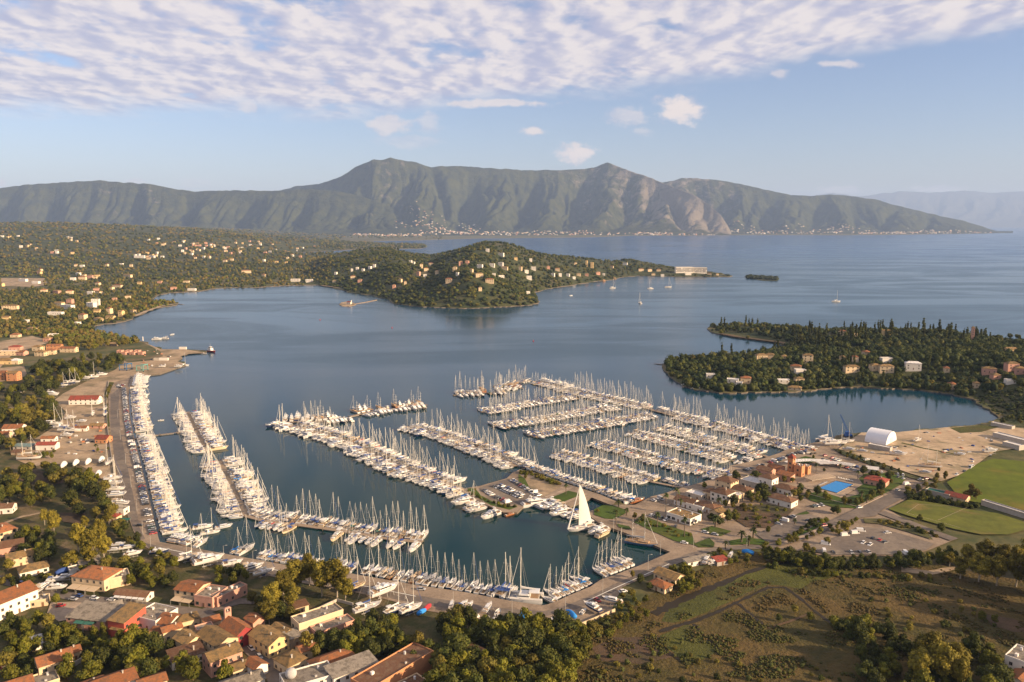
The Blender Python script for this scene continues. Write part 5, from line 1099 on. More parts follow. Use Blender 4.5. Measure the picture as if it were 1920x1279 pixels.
PAL = np.array([(0.060, 0.066, 0.013), (0.096, 0.088, 0.016), (0.040, 0.050, 0.012), (0.135, 0.108, 0.022), (0.098, 0.104, 0.012), (0.165, 0.112, 0.026)])
def woods():
    # wooded country behind the bay
    def c1(px, py):
        m = np.ones(len(px), bool)
        for q in [[(-60, 640), (60, 628), (100, 640), (20, 672), (-60, 700)], [(232, 602), (262, 588), (332, 568), (336, 574), (250, 600)], [(0, 520), (80, 520), (84, 540), (0, 545)], [(540, 480), (700, 464), (700, 468), (560, 482)], [(640, 450), (800, 447), (800, 454), (640, 455)], [(260, 636), (400, 650), (400, 690), (230, 700)]]: m &= ~inside(np.stack([px, py], 1), np.array(q, float))
        return m
    x, y, s, px, py, h = sample_px((-60, 835), (433, 645), 17000, 3, c1); k = (px < 625) | (py < 478); k &= keep_mask(x, y, 5); x, y, h, px, py = x[k], y[k], h[k], px[k], py[k]
    r = np.random.RandomState(4); rad = np.maximum(4.2, 0.0021*y)*r.uniform(.7, 1.25, len(x)); hg = np.minimum(rad*0.9, 5.0+0.0005*y)*r.uniform(.8, 1.3, len(x))
    f = fbm(x/160, y/220, 3, 6); ci = np.clip((f*6.5+r.normal(0, .9, len(x))).astype(int), 0, 5); far = y > 2300
    m = mass('hinterland_woods', np.stack([x, y], 1)[far], rad[far], hg[far], h[far]+GZ-1, PAL[ci[far]], ICO1, 'green and olive woodland covering the low country on the left', 5)
    nr_ = ~far; mass('shore_woods', np.stack([x, y], 1)[nr_], rad[nr_], hg[nr_]*1.15, h[nr_]+GZ-1, PAL[ci[nr_]]*1.05, ICO2, 'mixed green woodland between the left shore houses', 6)
    # the wooded headland
    x, y, s, px, py, h = sample_px((600, 1376), (477, 577), 9500, 7); k = keep_mask(x, y, 4) & (s > 4); x, y, h, px = x[k], y[k], h[k], px[k]; r = np.random.RandomState(8)
    rad = r.uniform(3.2, 8.0, len(x))*(.8+.5*fbm(x/60, y/60, 2, 72)); hg = rad*r.uniform(.7, 1.2, len(x)); hg = np.minimum(hg*.85, 5.2); hg = np.where(px > 1200, hg*.6, hg); f = fbm(x/120, y/140, 3, 16); ci = np.clip((f*5.5-.2+r.normal(0, .8, len(x))).astype(int), 0, 4)
    mass('headland_woods', np.stack([x, y], 1), rad, hg, h+GZ-1.0, PAL[ci]*np.array([.74, .86, .8]), ICO2, 'dense dark woodland covering the headland across the bay', 9)
    # the far spit
    x, y, s, px, py, h = sample_px((600, 802), (455, 469), 500, 27); r = np.random.RandomState(8); rad = r.uniform(9, 16, len(x)); mass('spit_woods', np.stack([x, y], 1), rad, rad*.7, h+GZ, PAL[r.randint(0, 3, len(x))], ICO1, 'dark trees along the low spit beyond the headland', 10)
    # the peninsula on the right
    def c3(px, py): return ~inside(np.stack([px, py], 1), np.array([(1480, 650), (1340, 632), (1340, 622), (1420, 630), (1484, 643)], float)) & (px > 1236)
    x, y, s, px, py, h = sample_px((1236, 2150), (606, 790), 11500, 13, c3); k = keep_mask(x, y, 3) & (s > 3) & ~((px > 1560) & (py > 788)); k &= (py < 752) | (px > 1780); x, y, h, px, py, s = x[k], y[k], h[k], px[k], py[k], s[k]; r = np.random.RandomState(14)
    rad = r.uniform(2.0, 5.4, len(x))*(.75+.6*fbm(x/40, y/40, 2, 71)); rad = np.where(py > 745, rad*.6, rad); hg = rad*r.uniform(.75, 1.15, len(x)); hg = np.where(py > 745, hg*.6, hg); f = fbm(x/70, y/70, 3, 26); ci = np.clip((f*5.0-.5+r.normal(0, .7, len(x))).astype(int), 0, 4)
    mass('peninsula_woods', np.stack([x, y], 1), rad, hg*1.1, h+GZ-0.8, PAL[ci]*np.array([.60, .74, .66]), ICO2, 'dark dense woodland covering the peninsula by the lagoon', 15)
def marsh_tufts():
    def c(px, py):
        q = np.array([(1075, 1205), (1160, 1162), (1240, 1104), (1330, 1062), (1420, 1038), (1560, 1058), (1760, 1064), (1930, 1100), (2000, 1300), (1060, 1300)], float); return inside(np.stack([px, py], 1), q)
    r = np.random.RandomState(31); px = r.uniform(1060, 1960, 30000); py = 1040+250*r.power(1.3, 30000); k = c(px, py); x, y = Ga(px[k], py[k], GZ)
    CH = [[(1225, 1152), (1318, 1108), (1400, 1074), (1500, 1052)], [(1237, 1185), (1300, 1166), (1390, 1126), (1440, 1102), (1472, 1102), (1530, 1148), (1562, 1172)]]
    Pt = np.stack([x, y], 1); m = np.ones(len(x), bool)
    for l in CH: W = np.array([G(*p, GZ) for p in l]); m &= seg_dist(Pt, W[:-1], W[1:]) > 4
    f = fbm(x/9, y/9, 4, 44); m &= f > 0.53; x, y, f = x[m], y[m], f[m]; rr = np.random.RandomState(33)
    rad = rr.uniform(.3, .85, len(x))*(0.5+f); hg = rad*rr.uniform(.5, .9, len(x)); g = fbm(x/40, y/40, 3, 51)
    pal = np.array([(0.085, 0.060, 0.018), (0.070, 0.056, 0.015), (0.056, 0.056, 0.012), (0.062, 0.066, 0.012), (0.10, 0.070, 0.022)]); ci = np.clip((g*6-.8+rr.normal(0, .7, len(x))).astype(int), 0, 4)
    mass('marsh_tussocks', np.stack([x, y], 1), rad, hg, np.full(len(x), GZ-0.1), pal[ci], ICO1, 'brown and green tussocks covering the salt marsh', 35, nq=12)
# ------------------------------------------------------------------ buildings
def tile_mat(name, c1, c2, c3):
    m = bpy.data.materials.new(name); m.use_nodes = True; nt = m.node_tree; b = nt.nodes['Principled BSDF']; b.inputs['Roughness'].default_value = 0.9; b.inputs['Specular IOR Level'].default_value = 0.25
    t = N(nt, 'ShaderNodeTexCoord').outputs['Object']; a = mixc(nt, mrange(nt, noise(nt, t, 1.6, 6, 0.75), 0.38, 0.62), c1, c2); a = mixc(nt, mrange(nt, noise(nt, t, 0.45, 6, 0.72), 0.46, 0.62), a, c3)
    oi = N(nt, 'ShaderNodeObjectInfo'); f = mrange(nt, oi.outputs['Random'], 0, 1, 0.8, 1.2, False); vm = N(nt, 'ShaderNodeVectorMath', operation='SCALE'); L(nt, a, vm.inputs[0]); L(nt, f, vm.inputs['Scale']); L(nt, vm.outputs[0], b.inputs['Base Color'])
    wv = N(nt, 'ShaderNodeTexWave'); wv.inputs['Scale'].default_value = 1.6; wv.bands_direction = 'X'; L(nt, t, wv.inputs['Vector']); bn = N(nt, 'ShaderNodeBump'); bn.inputs['Distance'].default_value = 0.06; L(nt, wv.outputs['Fac'], bn.inputs['Height']); L(nt, bn.outputs[0], b.inputs['Normal']); return m
R_or = tile_mat('roof_orange', (0.30, 0.115, 0.045), (0.22, 0.085, 0.035), (0.15, 0.08, 0.045)); R_red = tile_mat('roof_red', (0.27, 0.055, 0.035), (0.20, 0.045, 0.03), (0.14, 0.05, 0.03)); R_br = tile_mat('roof_brown', (0.155, 0.075, 0.04), (0.11, 0.058, 0.034), (0.16, 0.10, 0.06))
R_oc = tile_mat('roof_ochre', (0.27, 0.165, 0.065), (0.19, 0.12, 0.05), (0.115, 0.085, 0.045)); R_gr = tile_mat('roof_grey', (0.27, 0.23, 0.18), (0.20, 0.17, 0.135), (0.13, 0.11, 0.085)); R_wh = tile_mat('roof_white', (0.58, 0.55, 0.52), (0.50, 0.48, 0.46), (0.42, 0.40, 0.38)); R_teal = tile_mat('roof_teal', (0.12, 0.18, 0.17), (0.10, 0.15, 0.15), (0.15, 0.14, 0.11)); R_green = tile_mat('roof_green', (0.01, 0.12, 0.09), (0.01, 0.10, 0.08), (0.02, 0.10, 0.08))
W_cr = mat('plaster_cream', (0.56, 0.43, 0.27), 0.9, 0.12, 0.35, objvar=.1); W_wh = mat('plaster_white', (0.63, 0.58, 0.51), 0.9, 0.10, 0.35, objvar=.08); W_pk = mat('plaster_pink', (0.46, 0.25, 0.18), 0.9, 0.14, 0.35, objvar=.1); W_or = mat('plaster_orange', (0.44, 0.20, 0.09), 0.9, 0.12, 0.35); W_co = mat('plaster_coral', (0.42, 0.08, 0.05), 0.9, 0.12, 0.35)
W_rd = mat('plaster_dark_red', (0.24, 0.03, 0.03), 0.9, 0.14, 0.35); W_ye = mat('plaster_yellow', (0.56, 0.40, 0.19), 0.9, 0.12, 0.35); W_gy = mat('plaster_grey', (0.36, 0.32, 0.27), 0.9, 0.18, 0.35, objvar=.15); W_st = mat('stone_wall', (0.27, 0.20, 0.13), 0.95, 0.3, 0.9)
M_win = mat('window_glass', (0.02, 0.022, 0.026), 0.12); M_frame = mat('window_frame', (0.38, 0.32, 0.25), 0.7); M_shut = mat('shutter_green', (0.03, 0.09, 0.06), 0.8); M_door = mat('door_wood', (0.16, 0.08, 0.04), 0.8)
def win_mesh(w_, h_, frm=M_frame):
    m = MB(); m.box(-w_/2-.1, w_/2+.1, -.045, 0.02, -h_/2-.1, h_/2+.1, frm); m.box(-w_/2, w_/2, -.075, -.03, -h_/2, h_/2, M_win); m.box(-.03, .03, -.09, -.05, -h_/2, h_/2, frm); return m.data('window')
WINM = win_mesh(1.1, 1.3); WINW = win_mesh(2.2, 1.5); WINS = win_mesh(1.3, 1.3, M_shut)
_dm = MB(); _dm.box(-.5, .5, -.07, 0.02, 0, 2.1, M_door); DOORM = _dm.data('door')
def roof_mesh(kind, w, d, h, rm, wm, ov=.45, rise=None):
    """roof of a w x d house whose walls end at height h; also returns the wall part for the gable ends"""
    m = MB(); a, b = w/2+ov, d/2+ov; rz = rise or d*.22; e = .16
    if kind == 'gable':
        z0 = h-ov*rz/(d/2); m.add([(-a, -b, z0), (a, -b, z0), (a, 0, h+rz), (-a, 0, h+rz), (-a, b, z0), (a, b, z0)]+[(-a, -b, z0-e), (a, -b, z0-e), (a, 0, h+rz-e), (-a, 0, h+rz-e), (-a, b, z0-e), (a, b, z0-e)],
              [(0, 1, 2, 3), (3, 2, 5, 4), (7, 6, 9, 8), (8, 9, 10, 11), (0, 6, 7, 1), (4, 5, 11, 10), (0, 3, 9, 6), (3, 4, 10, 9), (1, 7, 8, 2), (2, 8, 11, 5)], rm)
    elif kind == 'hip':
        z0 = h-ov*.4; r = max(.3, w/2-d/2); 
        if w < d: R_ = [(0, -(d/2-w/2), h+rz), (0, (d/2-w/2), h+rz)]; F = [(0, 1, 4), (1, 2, 5, 4), (2, 3, 5), (3, 0, 4, 5)]
        else: R_ = [(-r, 0, h+rz), (r, 0, h+rz)]; F = [(0, 1, 5, 4), (1, 2, 5), (2, 3, 4, 5), (3, 0, 4)]
        m.add([(-a, -b, z0), (a, -b, z0), (a, b, z0), (-a, b, z0)]+R_+[(-a, -b, z0-e), (a, -b, z0-e), (a, b, z0-e), (-a, b, z0-e)], F+[(0, 6, 7, 1), (1, 7, 8, 2), (2, 8, 9, 3), (3, 9, 6, 0), (9, 8, 7, 6)], rm)
    elif kind == 'shed':
        z1 = h+d*.16; m.add([(-a, -b, h), (a, -b, h), (a, b, z1), (-a, b, z1), (-a, -b, h-e), (a, -b, h-e), (a, b, z1-e), (-a, b, z1-e)], [(0, 1, 2, 3), (7, 6, 5, 4), (0, 4, 5, 1), (1, 5, 6, 2), (2, 6, 7, 3), (3, 7, 4, 0)], rm)
    else:
        m.box(-w/2+.02, w/2-.02, -d/2+.02, d/2-.02, h-.3, h+.03, rm)
        for x0, x1, y0, y1 in ((-w/2-.06, w/2+.06, -d/2-.06, -d/2+.2), (-w/2-.06, w/2+.06, d/2-.2, d/2+.06), (-w/2-.06, -w/2+.2, -d/2+.2, d/2-.2), (w/2-.2, w/2+.06, -d/2+.2, d/2-.2)): m.box(x0, x1, y0, y1, h-.25, h+.55, wm)
    return m
def wall_mesh(kind, w, d, h, wm, rise=None):
    m = MB(); rz = (rise or d*.22)
    if kind == 'gable':
        z = h-.05; t = h+rz-.2
        m.add([(-w/2, -d/2, -5), (w/2, -d/2, -5), (w/2, d/2, -5), (-w/2, d/2, -5), (-w/2, -d/2, z), (w/2, -d/2, z), (w/2, d/2, z), (-w/2, d/2, z), (-w/2, 0, t), (w/2, 0, t)], [(0, 1, 5, 4), (2, 3, 7, 6), (1, 2, 6, 9, 5), (3, 0, 4, 8, 7)], wm)
    elif kind == 'shed':
        z1 = h+d*.16-.2; m.add([(-w/2, -d/2, -5), (w/2, -d/2, -5), (w/2, d/2, -5), (-w/2, d/2, -5), (-w/2, -d/2, h-.12), (w/2, -d/2, h-.12), (w/2, d/2, z1), (-w/2, d/2, z1)], [(0, 1, 5, 4), (1, 2, 6, 5), (2, 3, 7, 6), (3, 0, 4, 7)], wm)
    else: m.box(-w/2, w/2, -d/2, d/2, -5, h-.2 if kind != 'flat' else h-.32, wm)
    return m
_hc = {}
def house(px, py, w, d, h, rot, kind, wm, rm, label, group='houses of the village', detail=2, extra=None, name='house', cat='house', chim=True, z=None, rise=None, keep=True, win=None, sides=(0, 1, 3)):
    x, y = G(px, py, GZ)
    if z is None: z = GZ
    else:
        x, y, z = z; CLEAR.append((x, y, w*.5+1, 42 if y > 1500 else 20)); z += 2.0 if y > 1500 else .6
    key = (round(w, 1), round(d, 1), round(h, 1), kind, wm.name, rm.name, rise); 
    if key not in _hc: _hc[key] = (wall_mesh(kind, w, d, h, wm, rise).data('wall'), roof_mesh(kind, w, d, h, rm, wm, rise=rise).data('roof'))
    root = bpy.data.objects.new(name, None); COL.objects.link(root); root.location = (x, y, z); root.rotation_euler = (0, 0, R(rot)); tag(root, label, cat, group)
    link('wall', _hc[key][0], root); ro = link('roof', _hc[key][1], root)
    if keep: KEEP.append((x, y, max(w, d)/2+.3 if detail > 1 else max(w, d)*.5))
    if detail >= 1:
        fl = max(1, int(round(h/3.0))); rr_ = random.Random(int(px*7+py)); wmesh = win or rr_.choice((WINM, WINM, WINS))
        for sd_ in sides:
            ln = w if sd_ in (0, 2) else d; n = max(1, int(ln/(3.2 if detail > 1 else 4.5))); a = (0, PI/2, PI, -PI/2)[sd_]
            for f in range(fl):
                for i in range(n):
                    u = -ln/2+ln*(i+.5)/n; zz = 1.65+f*3.0
                    if zz > h-.5: continue
                    if f == 0 and i == n//2 and sd_ == 0: o = link('door', DOORM, root); zz = 0
                    elif rr_.random() < .12: continue
                    else: o = link('window', wmesh, root)
                    off = (d if sd_ in (0, 2) else w)/2; p = Matrix.Rotation(a, 3, 'Z') @ Vector((u, -off, zz)); o.location = p; o.rotation_euler = (0, 0, a)
    if detail > 1 and chim and kind != 'flat' and int(px) % 3:
        m = MB(); zt = h+(rise or d*.22)+.5; m.box(w*.2, w*.2+.5, -d*.12, -d*.12+.5, h, zt, W_gy); m.box(w*.2-.08, w*.2+.58, -d*.12-.08, -d*.12+.58, zt, zt+.12, W_gy); m.build('chimney', ro)
    if detail > 1 and kind == 'flat' and chim:
        m = MB(); m.box(-w*.3, -w*.3+1.4, d*.1, d*.1+1.1, h+.04, h+1.1, W_wh); m.tube((w*.25, d*.2, h+.04), (w*.25, d*.2, h+1.2), .5, .5, R_wh, 10); m.box(w*.1, w*.1+.9, -d*.3, -d*.3+.5, h+.04, h+.7, M_steel); m.build('rooftop_unit', ro)
    if extra: extra(root)
    return root
def awning_row(n, w, d, z, y0, col_):
    def f(root):
        for i in range(n):
            x = -n*w/2+i*w; m = MB(); m.add([(x+.2, y0-d, z-.5), (x+w-.2, y0-d, z-.5), (x+w-.2, y0, z), (x+.2, y0, z), (x+.2, y0-d, z-.6), (x+w-.2, y0-d, z-.6), (x+w-.2, y0, z-.1), (x+.2, y0, z-.1)], [(0, 1, 2, 3), (7, 6, 5, 4), (0, 4, 5, 1), (1, 5, 6, 2), (3, 2, 6, 7), (0, 3, 7, 4)], col_)
            for xx in (x+.3, x+w-.3): m.tube((xx, y0-d+.1, 0), (xx, y0-d+.1, z-.5), .06, .06, M_steel, 4)
            m.build('awning', root)
    return f
V = 'houses of the village'
house(5, 1008, 15, 10, 6, -35, 'hip', W_cr, R_or, 'cream house cut by the left edge above the pink house', V)
house(12, 1037, 17, 10, 5, 30, 'gable', W_pk, R_br, 'salmon house with dark red roof at the left edge', V)
house(38, 1057, 12, 9, 5.2, 38, 'gable', W_cr, R_oc, 'cream stone house with ochre roof behind the white bungalow', V)
house(63, 1074, 13, 9, 3.4, 38, 'hip', W_wh, R_oc, 'white bungalow with ochre hipped roof on the left', V)
house(184, 1096, 19, 13, 6.6, -14, 'hip', W_cr, R_or, 'big cream house with wide orange hipped roof and striped awnings', V, extra=awning_row(3, 5.5, 4.5, 3.0, -7.2, C_sand))
house(224, 1094, 9, 9, 5, 32, 'flat', W_cr, R_gr, 'cream annex with outside stair right of the wide orange roof', V)
house(144, 1074, 7, 5, 3, 40, 'flat', W_wh, R_gr, 'little white shed left of the white garage', V, detail=1); house(169, 1064, 10, 6, 3.6, 40, 'shed', W_wh, R_gr, 'white garage with grey lean-to roof', V, detail=1)
house(14, 1146, 22, 13, 8, 62, 'gable', W_wh, R_or, 'largest white house with orange roof at the left edge', V, sides=(0, 1))
house(74, 1133, 8, 6, 3.0, 20, 'flat', W_cr, R_gr, 'small cream porch block beside the largest white house', V)
house(180, 1170, 20, 12, 5.4, -12, 'shed', W_pk, R_gr, 'long pinkish workshop with flat grey roof and green awnings', V, extra=awning_row(2, 5.0, 2.0, 4.6, -6.1, C_green)); house(214, 1154, 7, 7, 5.4, 35, 'gable', W_cr, R_gr, 'cream gabled block behind the pinkish workshop', V, chim=False)
house(240, 1180, 9, 13, 7, -18, 'shed', W_co, R_oc, 'coral red house with ochre roof', V); house(228, 1192, 7, 5, 4, -18, 'shed', W_co, R_oc, 'low coral lean-to in front of the coral red house', V, detail=1)
house(62, 1212, 6.5, 9, 2.8, 35, 'gable', W_wh, R_wh, 'pale roofed boat shed beside a small boat', V, chim=False, detail=1)
house(103, 1262, 12, 9, 7, 40, 'gable', W_cr, R_or, 'two storey cream house with orange roof at the lower left', V); house(76, 1290, 12, 9, 3.4, 40, 'flat', W_cr, R_gr, 'flat concrete roof below the two storey cream house', V)
house(214, 1296, 15, 10, 5, 42, 'gable', W_wh, R_or, 'white house with large orange roof at the bottom edge', V); house(163, 1303, 12, 8, 4, 42, 'gable', W_wh, R_or, 'small orange roof cut by the bottom edge', V); house(14, 1262, 4, 5, 3, 40, 'flat', W_rd, R_gr, 'rust red hut at the bottom left', V, detail=1)
house(252, 1122, 17, 6, 3, -10, 'gable', W_wh, R_br, 'long low taverna with brown roof beside the village road', V, extra=awning_row(5, 3.2, 1.6, 2.7, -3.1, C_white), chim=False)
house(362, 1120, 12, 11, 6, -16, 'gable', W_cr, R_or, 'house with clean orange roof and cream side wall', V, extra=awning_row(2, 5.5, 4.0, 2.8, -5.6, C_sand), rise=1.4); house(397, 1128, 10, 12, 5, -16, 'flat', W_pk, R_gr, 'flat grey roofed building right of the clean orange roof', V); house(430, 1124, 5.5, 17, 4.6, -34, 'flat', W_pk, R_gr, 'roofless looking pink building with many openings', V)
house(292, 1168, 14, 13, 5, -22, 'flat', W_wh, R_gr, 'square white building with weathered flat roof', V); house(320, 1177, 7.5, 10, 4.4, -22, 'gable', W_wh, R_or, 'white cottage with steep orange roof next to the flat roof', V); house(350, 1175, 10, 7, 4.6, 33, 'hip', W_cr, R_oc, 'cream cottage with ochre hipped roof at the road bend', V)
house(322, 1196, 8, 5.5, 5, 38, 'gable', W_cr, R_or, 'narrow cream house with orange brown roof below the cottages', V)
house(356, 1215, 10, 9, 5, -38, 'gable', W_cr, R_oc, 'ochre roofed house left of the biggest ochre roof', V); house(408, 1217, 16, 10, 6, -38, 'gable', W_cr, R_oc, 'house with the biggest ochre roof', V); house(384, 1192, 7, 5, 4.2, 35, 'flat', W_pk, R_gr, 'little roof terrace behind the ochre roofs', V, detail=1)
house(418, 1252, 13, 9, 7, 42, 'gable', W_pk, R_oc, 'tall pink house below the biggest ochre roof', V); house(448, 1264, 7, 6, 4, 42, 'gable', W_cr, R_oc, 'small stone gable beside the tall pink house', V); house(350, 1240, 13, 8, 4, 36, 'shed', W_wh, R_br, 'low brown roofed outbuilding in shadow', V); house(455, 1292, 15, 8, 4, 36, 'gable', W_wh, R_gr, 'grey roof at the bottom edge beside the lane', V)
house(505, 1216, 15, 10, 6, -40, 'gable', W_ye, R_oc, 'yellow gabled house below the red church', V); house(530, 1197, 10, 7, 4.4, -40, 'gable', W_cr, R_oc, 'cream gabled house behind the yellow house', V)
house(596, 1181, 21, 8.5, 7.6, 39, 'flat', W_cr, R_gr, 'long cream building with flat terrace roof', V, sides=(3,)); house(624, 1190, 18, 7, 5, 39, 'flat', W_pk, R_gr, 'salmon building attached below the long cream building', V); house(552, 1207, 11, 6, 4.4, 39, 'shed', W_st, R_gr, 'stone cottage with small dark windows', V); house(545, 1253, 10, 9, 4.6, -40, 'hip', W_cr, R_oc, 'house with ochre pyramid roof near the bottom', V)
def dome(root): m = MB(); vs = [(-6+v[0]*2.2, 1.5+v[1]*2.2, 7.6+v[2]*2.2) for v in ICO2_()]; m.add(vs, ICO2F(), R_wh); m.build('water_tank', root, True)
def ICO2_(): return [tuple(v) for v in ico_cache()[0]]
def ICO2F(): return [tuple(int(a) for a in f) for f in ico_cache()[1]]
def ico_cache():
    if 'i' not in _hc: _hc['i'] = ico(3)
    return _hc['i']
house(578, 1292, 19, 11, 6, 30, 'flat', W_wh, R_gr, 'white flat roofed building carrying a round water tank', V, extra=dome); house(622, 1254, 17, 8, 5, 38, 'hip', W_wh, R_or, 'house with orange hipped roof near the bottom', V); house(660, 1276, 19, 8, 6.4, 38, 'shed', W_wh, R_gr, 'long whitewashed building in shadow', V)
house(738, 1278, 34, 11, 7, 52, 'flat', W_or, R_br, 'long flat roofed building with an orange side wall', V, sides=()); house(698, 1293, 7, 5, 4.5, 44, 'flat', W_cr, R_gr, 'cream block in front of the orange side wall', V, detail=1); house(772, 1300, 11, 8, 4, 44, 'flat', W_cr, R_br, 'low brown flat roof at the bottom edge', V)
house(893, 1240, 13, 9, 4, -42, 'gable', W_st, R_br, 'lone brown roofed barn among the trees', V, chim=False); house(563, 1146, 6.5, 5, 3.4, 36, 'shed', W_cr, R_br, 'small hut beside the eucalyptus clump', V, detail=1)
house(1916, 1258, 13, 9, 7, 40, 'flat', W_wh, R_gr, 'white flat roofed house at the right edge of the marsh', V); house(1915, 1288, 10, 8, 4, 40, 'gable', W_wh, R_or, 'orange roof at the bottom right corner', V)
for a_ in ((396, 1176, 7, 6, 4, 36, 'gable', W_cr, R_or, 'small orange roofed house at the bend above the ochre roofs'), (300, 1198, 7, 5, 4, -30, 'gable', W_wh, R_or, 'small white house with orange roof below the flat roofed block'), (478, 1176, 7, 6, 4.5, -40, 'gable', W_pk, R_or, 'pink cottage with orange roof behind the yellow house'), (577, 1228, 8, 6, 4, 38, 'gable', W_cr, R_or, 'cream cottage with orange roof near the pyramid roof'), (272, 1206, 7, 6, 4, -20, 'hip', W_cr, R_oc, 'cream cottage with ochre roof below the coral house'), (130, 1236, 8, 6, 4, 40, 'gable', W_cr, R_or, 'orange roofed cottage above the two storey house'), (480, 1262, 8, 6, 4.5, -40, 'gable', W_wh, R_or, 'white cottage with orange roof beside the lane'), (36, 1296, 9, 7, 4, 40, 'gable', W_cr, R_or, 'orange roofed cottage in the bottom left corner'), (285, 1292, 10, 7, 4, 36, 'gable', W_cr, R_or, 'orange roofed cottage among the trees at the bottom edge')): house(*a_, V)
# red church with its bell gable
ch = house(446, 1201, 14, 8.5, 6.4, -42, 'gable', W_rd, R_or, 'dark red church with an orange roof', V, name='church', cat='church', chim=False, rise=2.6)
m = MB(); m.box(-8.4, -7.3, -1.5, 1.5, 0, 10.5, W_pk); m.box(-8.4, -7.3, -1.5, -1.0, 10.5, 12.2, W_pk); m.box(-8.4, -7.3, 1.0, 1.5, 10.5, 12.2, W_pk); m.box(-8.5, -7.2, -1.6, 1.6, 12.2, 12.6, W_pk, tx=.1, ty=.4); m.tube((-7.85, 0, 11.9), (-7.85, 0, 11.0), .15, .45, M_steel, 8); m.build('bell_gable', ch)
# boatyard and west shore
Y = 'buildings of the boatyard side'
house(28, 815, 15, 11, 7, 8, 'gable', W_wh, R_or, 'white two storey house with orange roof left of the boatyard', Y); house(6, 823, 11, 8, 5, 8, 'gable', W_cr, R_or, 'cream house with orange roof at the left edge by the boatyard', Y)
house(90, 842, 15, 8, 4.6, 4, 'gable', W_wh, R_red, 'white boatyard shed with red roof beside the big ketch', Y, detail=1, chim=False, rise=1.6); house(93, 828, 11, 6, 3.6, 4, 'gable', W_wh, R_or, 'smaller orange roofed shed behind the white shed', Y, detail=1); house(46, 842, 15, 6, 3, -4, 'shed', W_gy, R_teal, 'low shed with grey green roof', Y, detail=1); house(34, 852, 8, 5, 2.6, 0, 'shed', W_st, R_br, 'brown lean-to below the grey green roof', Y, detail=1)
house(195, 829, 10, 9, 4, -4, 'gable', W_or, R_red, 'orange kiosk with dark red roof beside the quay road', Y, rise=2.2); house(184, 802, 12, 7, 2.8, -2, 'gable', W_pk, R_oc, 'low ochre roofed hut above the orange kiosk', Y, detail=1); house(151, 808, 12, 6, 3.4, 6, 'gable', W_wh, R_or, 'white office with orange roof behind the beached boats', Y, detail=1)
house(161, 757, 28, 11, 5.6, 4, 'gable', W_wh, R_red, 'long white boatyard hall with a faded red roof', Y, detail=1, name='boat_hall', cat='hall', rise=3.0)
house(8, 960, 12, 8, 4, 12, 'gable', W_wh, R_br, 'white bungalow with brown roof at the left edge by the dry field', Y); house(216, 977, 6, 5, 4, -10, 'hip', W_cr, R_red, 'little cream gatehouse beside the quay road', Y); house(224, 963, 10, 6, 3.6, -8, 'flat', W_wh, R_gr, 'white flat hut above the gatehouse', Y, detail=1)
m = MB(); m.box(-3.5, 3.5, -2, 2, 2.5, 2.62, R_green)
for a in (-3.2, 3.2):
    for b in (-1.8, 1.8): m.tube((a, b, 0), (a, b, 2.5), .06, .06, M_steel, 4)
c = bpy.data.objects.new('shade_canopy', None); COL.objects.link(c); x, y = G(232, 981, GZ); c.location = (x, y, GZ); tag(c, 'green canopy below the little gatehouse', 'canopy'); m.build('canopy_roof', c)
for i, (px, py, w, d, h, rt, k, wm, rm, lb) in enumerate([(30, 656, 16, 9, 5, 5, 'hip', W_pk, R_red, 'pink house with pinkish red roof'), (20, 666, 26, 9, 6, 8, 'flat', W_cr, R_wh, 'long cream apartment block below the pink house'), (42, 666, 12, 9, 5, -10, 'gable', W_pk, R_or, 'orange roofed house right of the long cream block'), (72, 657, 13, 9, 6, -5, 'hip', W_cr, R_oc, 'pale house at the left of the terracotta row'),
        (78, 667, 14, 9, 6, -5, 'hip', W_cr, R_oc, 'cream house in front of the terracotta row'), (96, 664, 12, 9, 6, 10, 'hip', W_cr, R_or, 'cream house with orange roof in the terracotta row'), (103, 655, 20, 9, 6, 5, 'gable', W_or, R_or, 'terracotta coloured terrace in the middle of the row'), (130, 660, 22, 9, 6, -4, 'gable', W_cr, R_or, 'cream terrace at the right end of the terracotta row'),
        (10, 682, 22, 12, 5, 4, 'hip', W_ye, R_oc, 'ochre hipped roof at the left edge above the stilt houses'), (30, 682, 12, 10, 5, 0, 'hip', W_cr, R_wh, 'pale roofed house beside the ochre hipped roof'), (6, 712, 10, 9, 9, 0, 'gable', W_or, R_or, 'orange house on concrete stilts at the left edge'), (27, 713, 12, 10, 9, 0, 'gable', W_or, R_oc, 'orange house on concrete stilts right of its twin'), (36, 735, 8, 6, 3, 8, 'gable', W_wh, R_or, 'little orange roofed hut by the track'), (212, 648, 18, 9, 3, -4, 'shed', W_st, R_oc, 'low brown shelter behind the shore trees')]): house(px, py, w, d, h, rt, k, wm, rm, lb, Y, detail=1)
for i in range(6): house(226+i*8, 662+(i % 2)*3, 7, 7, 3.6, -8, 'flat', W_pk, R_or, 'unfinished orange cabin, %s from the left in the row on the spit' % ORD(i+1), 'unfinished cabins on the spit', detail=1)
for i, (px, py, w, lb, wm) in enumerate([(343, 655, 10, 'white container on the middle of the spit', W_wh), (307, 676, 12, 'white container near the boatyard dock', W_wh), (294, 676, 7, 'grey container left of the white container', W_gy)]): house(px, py, w, 3, 2.8, 0, 'flat', wm, R_wh, lb, Y, detail=0, name='container', cat='container', chim=False)
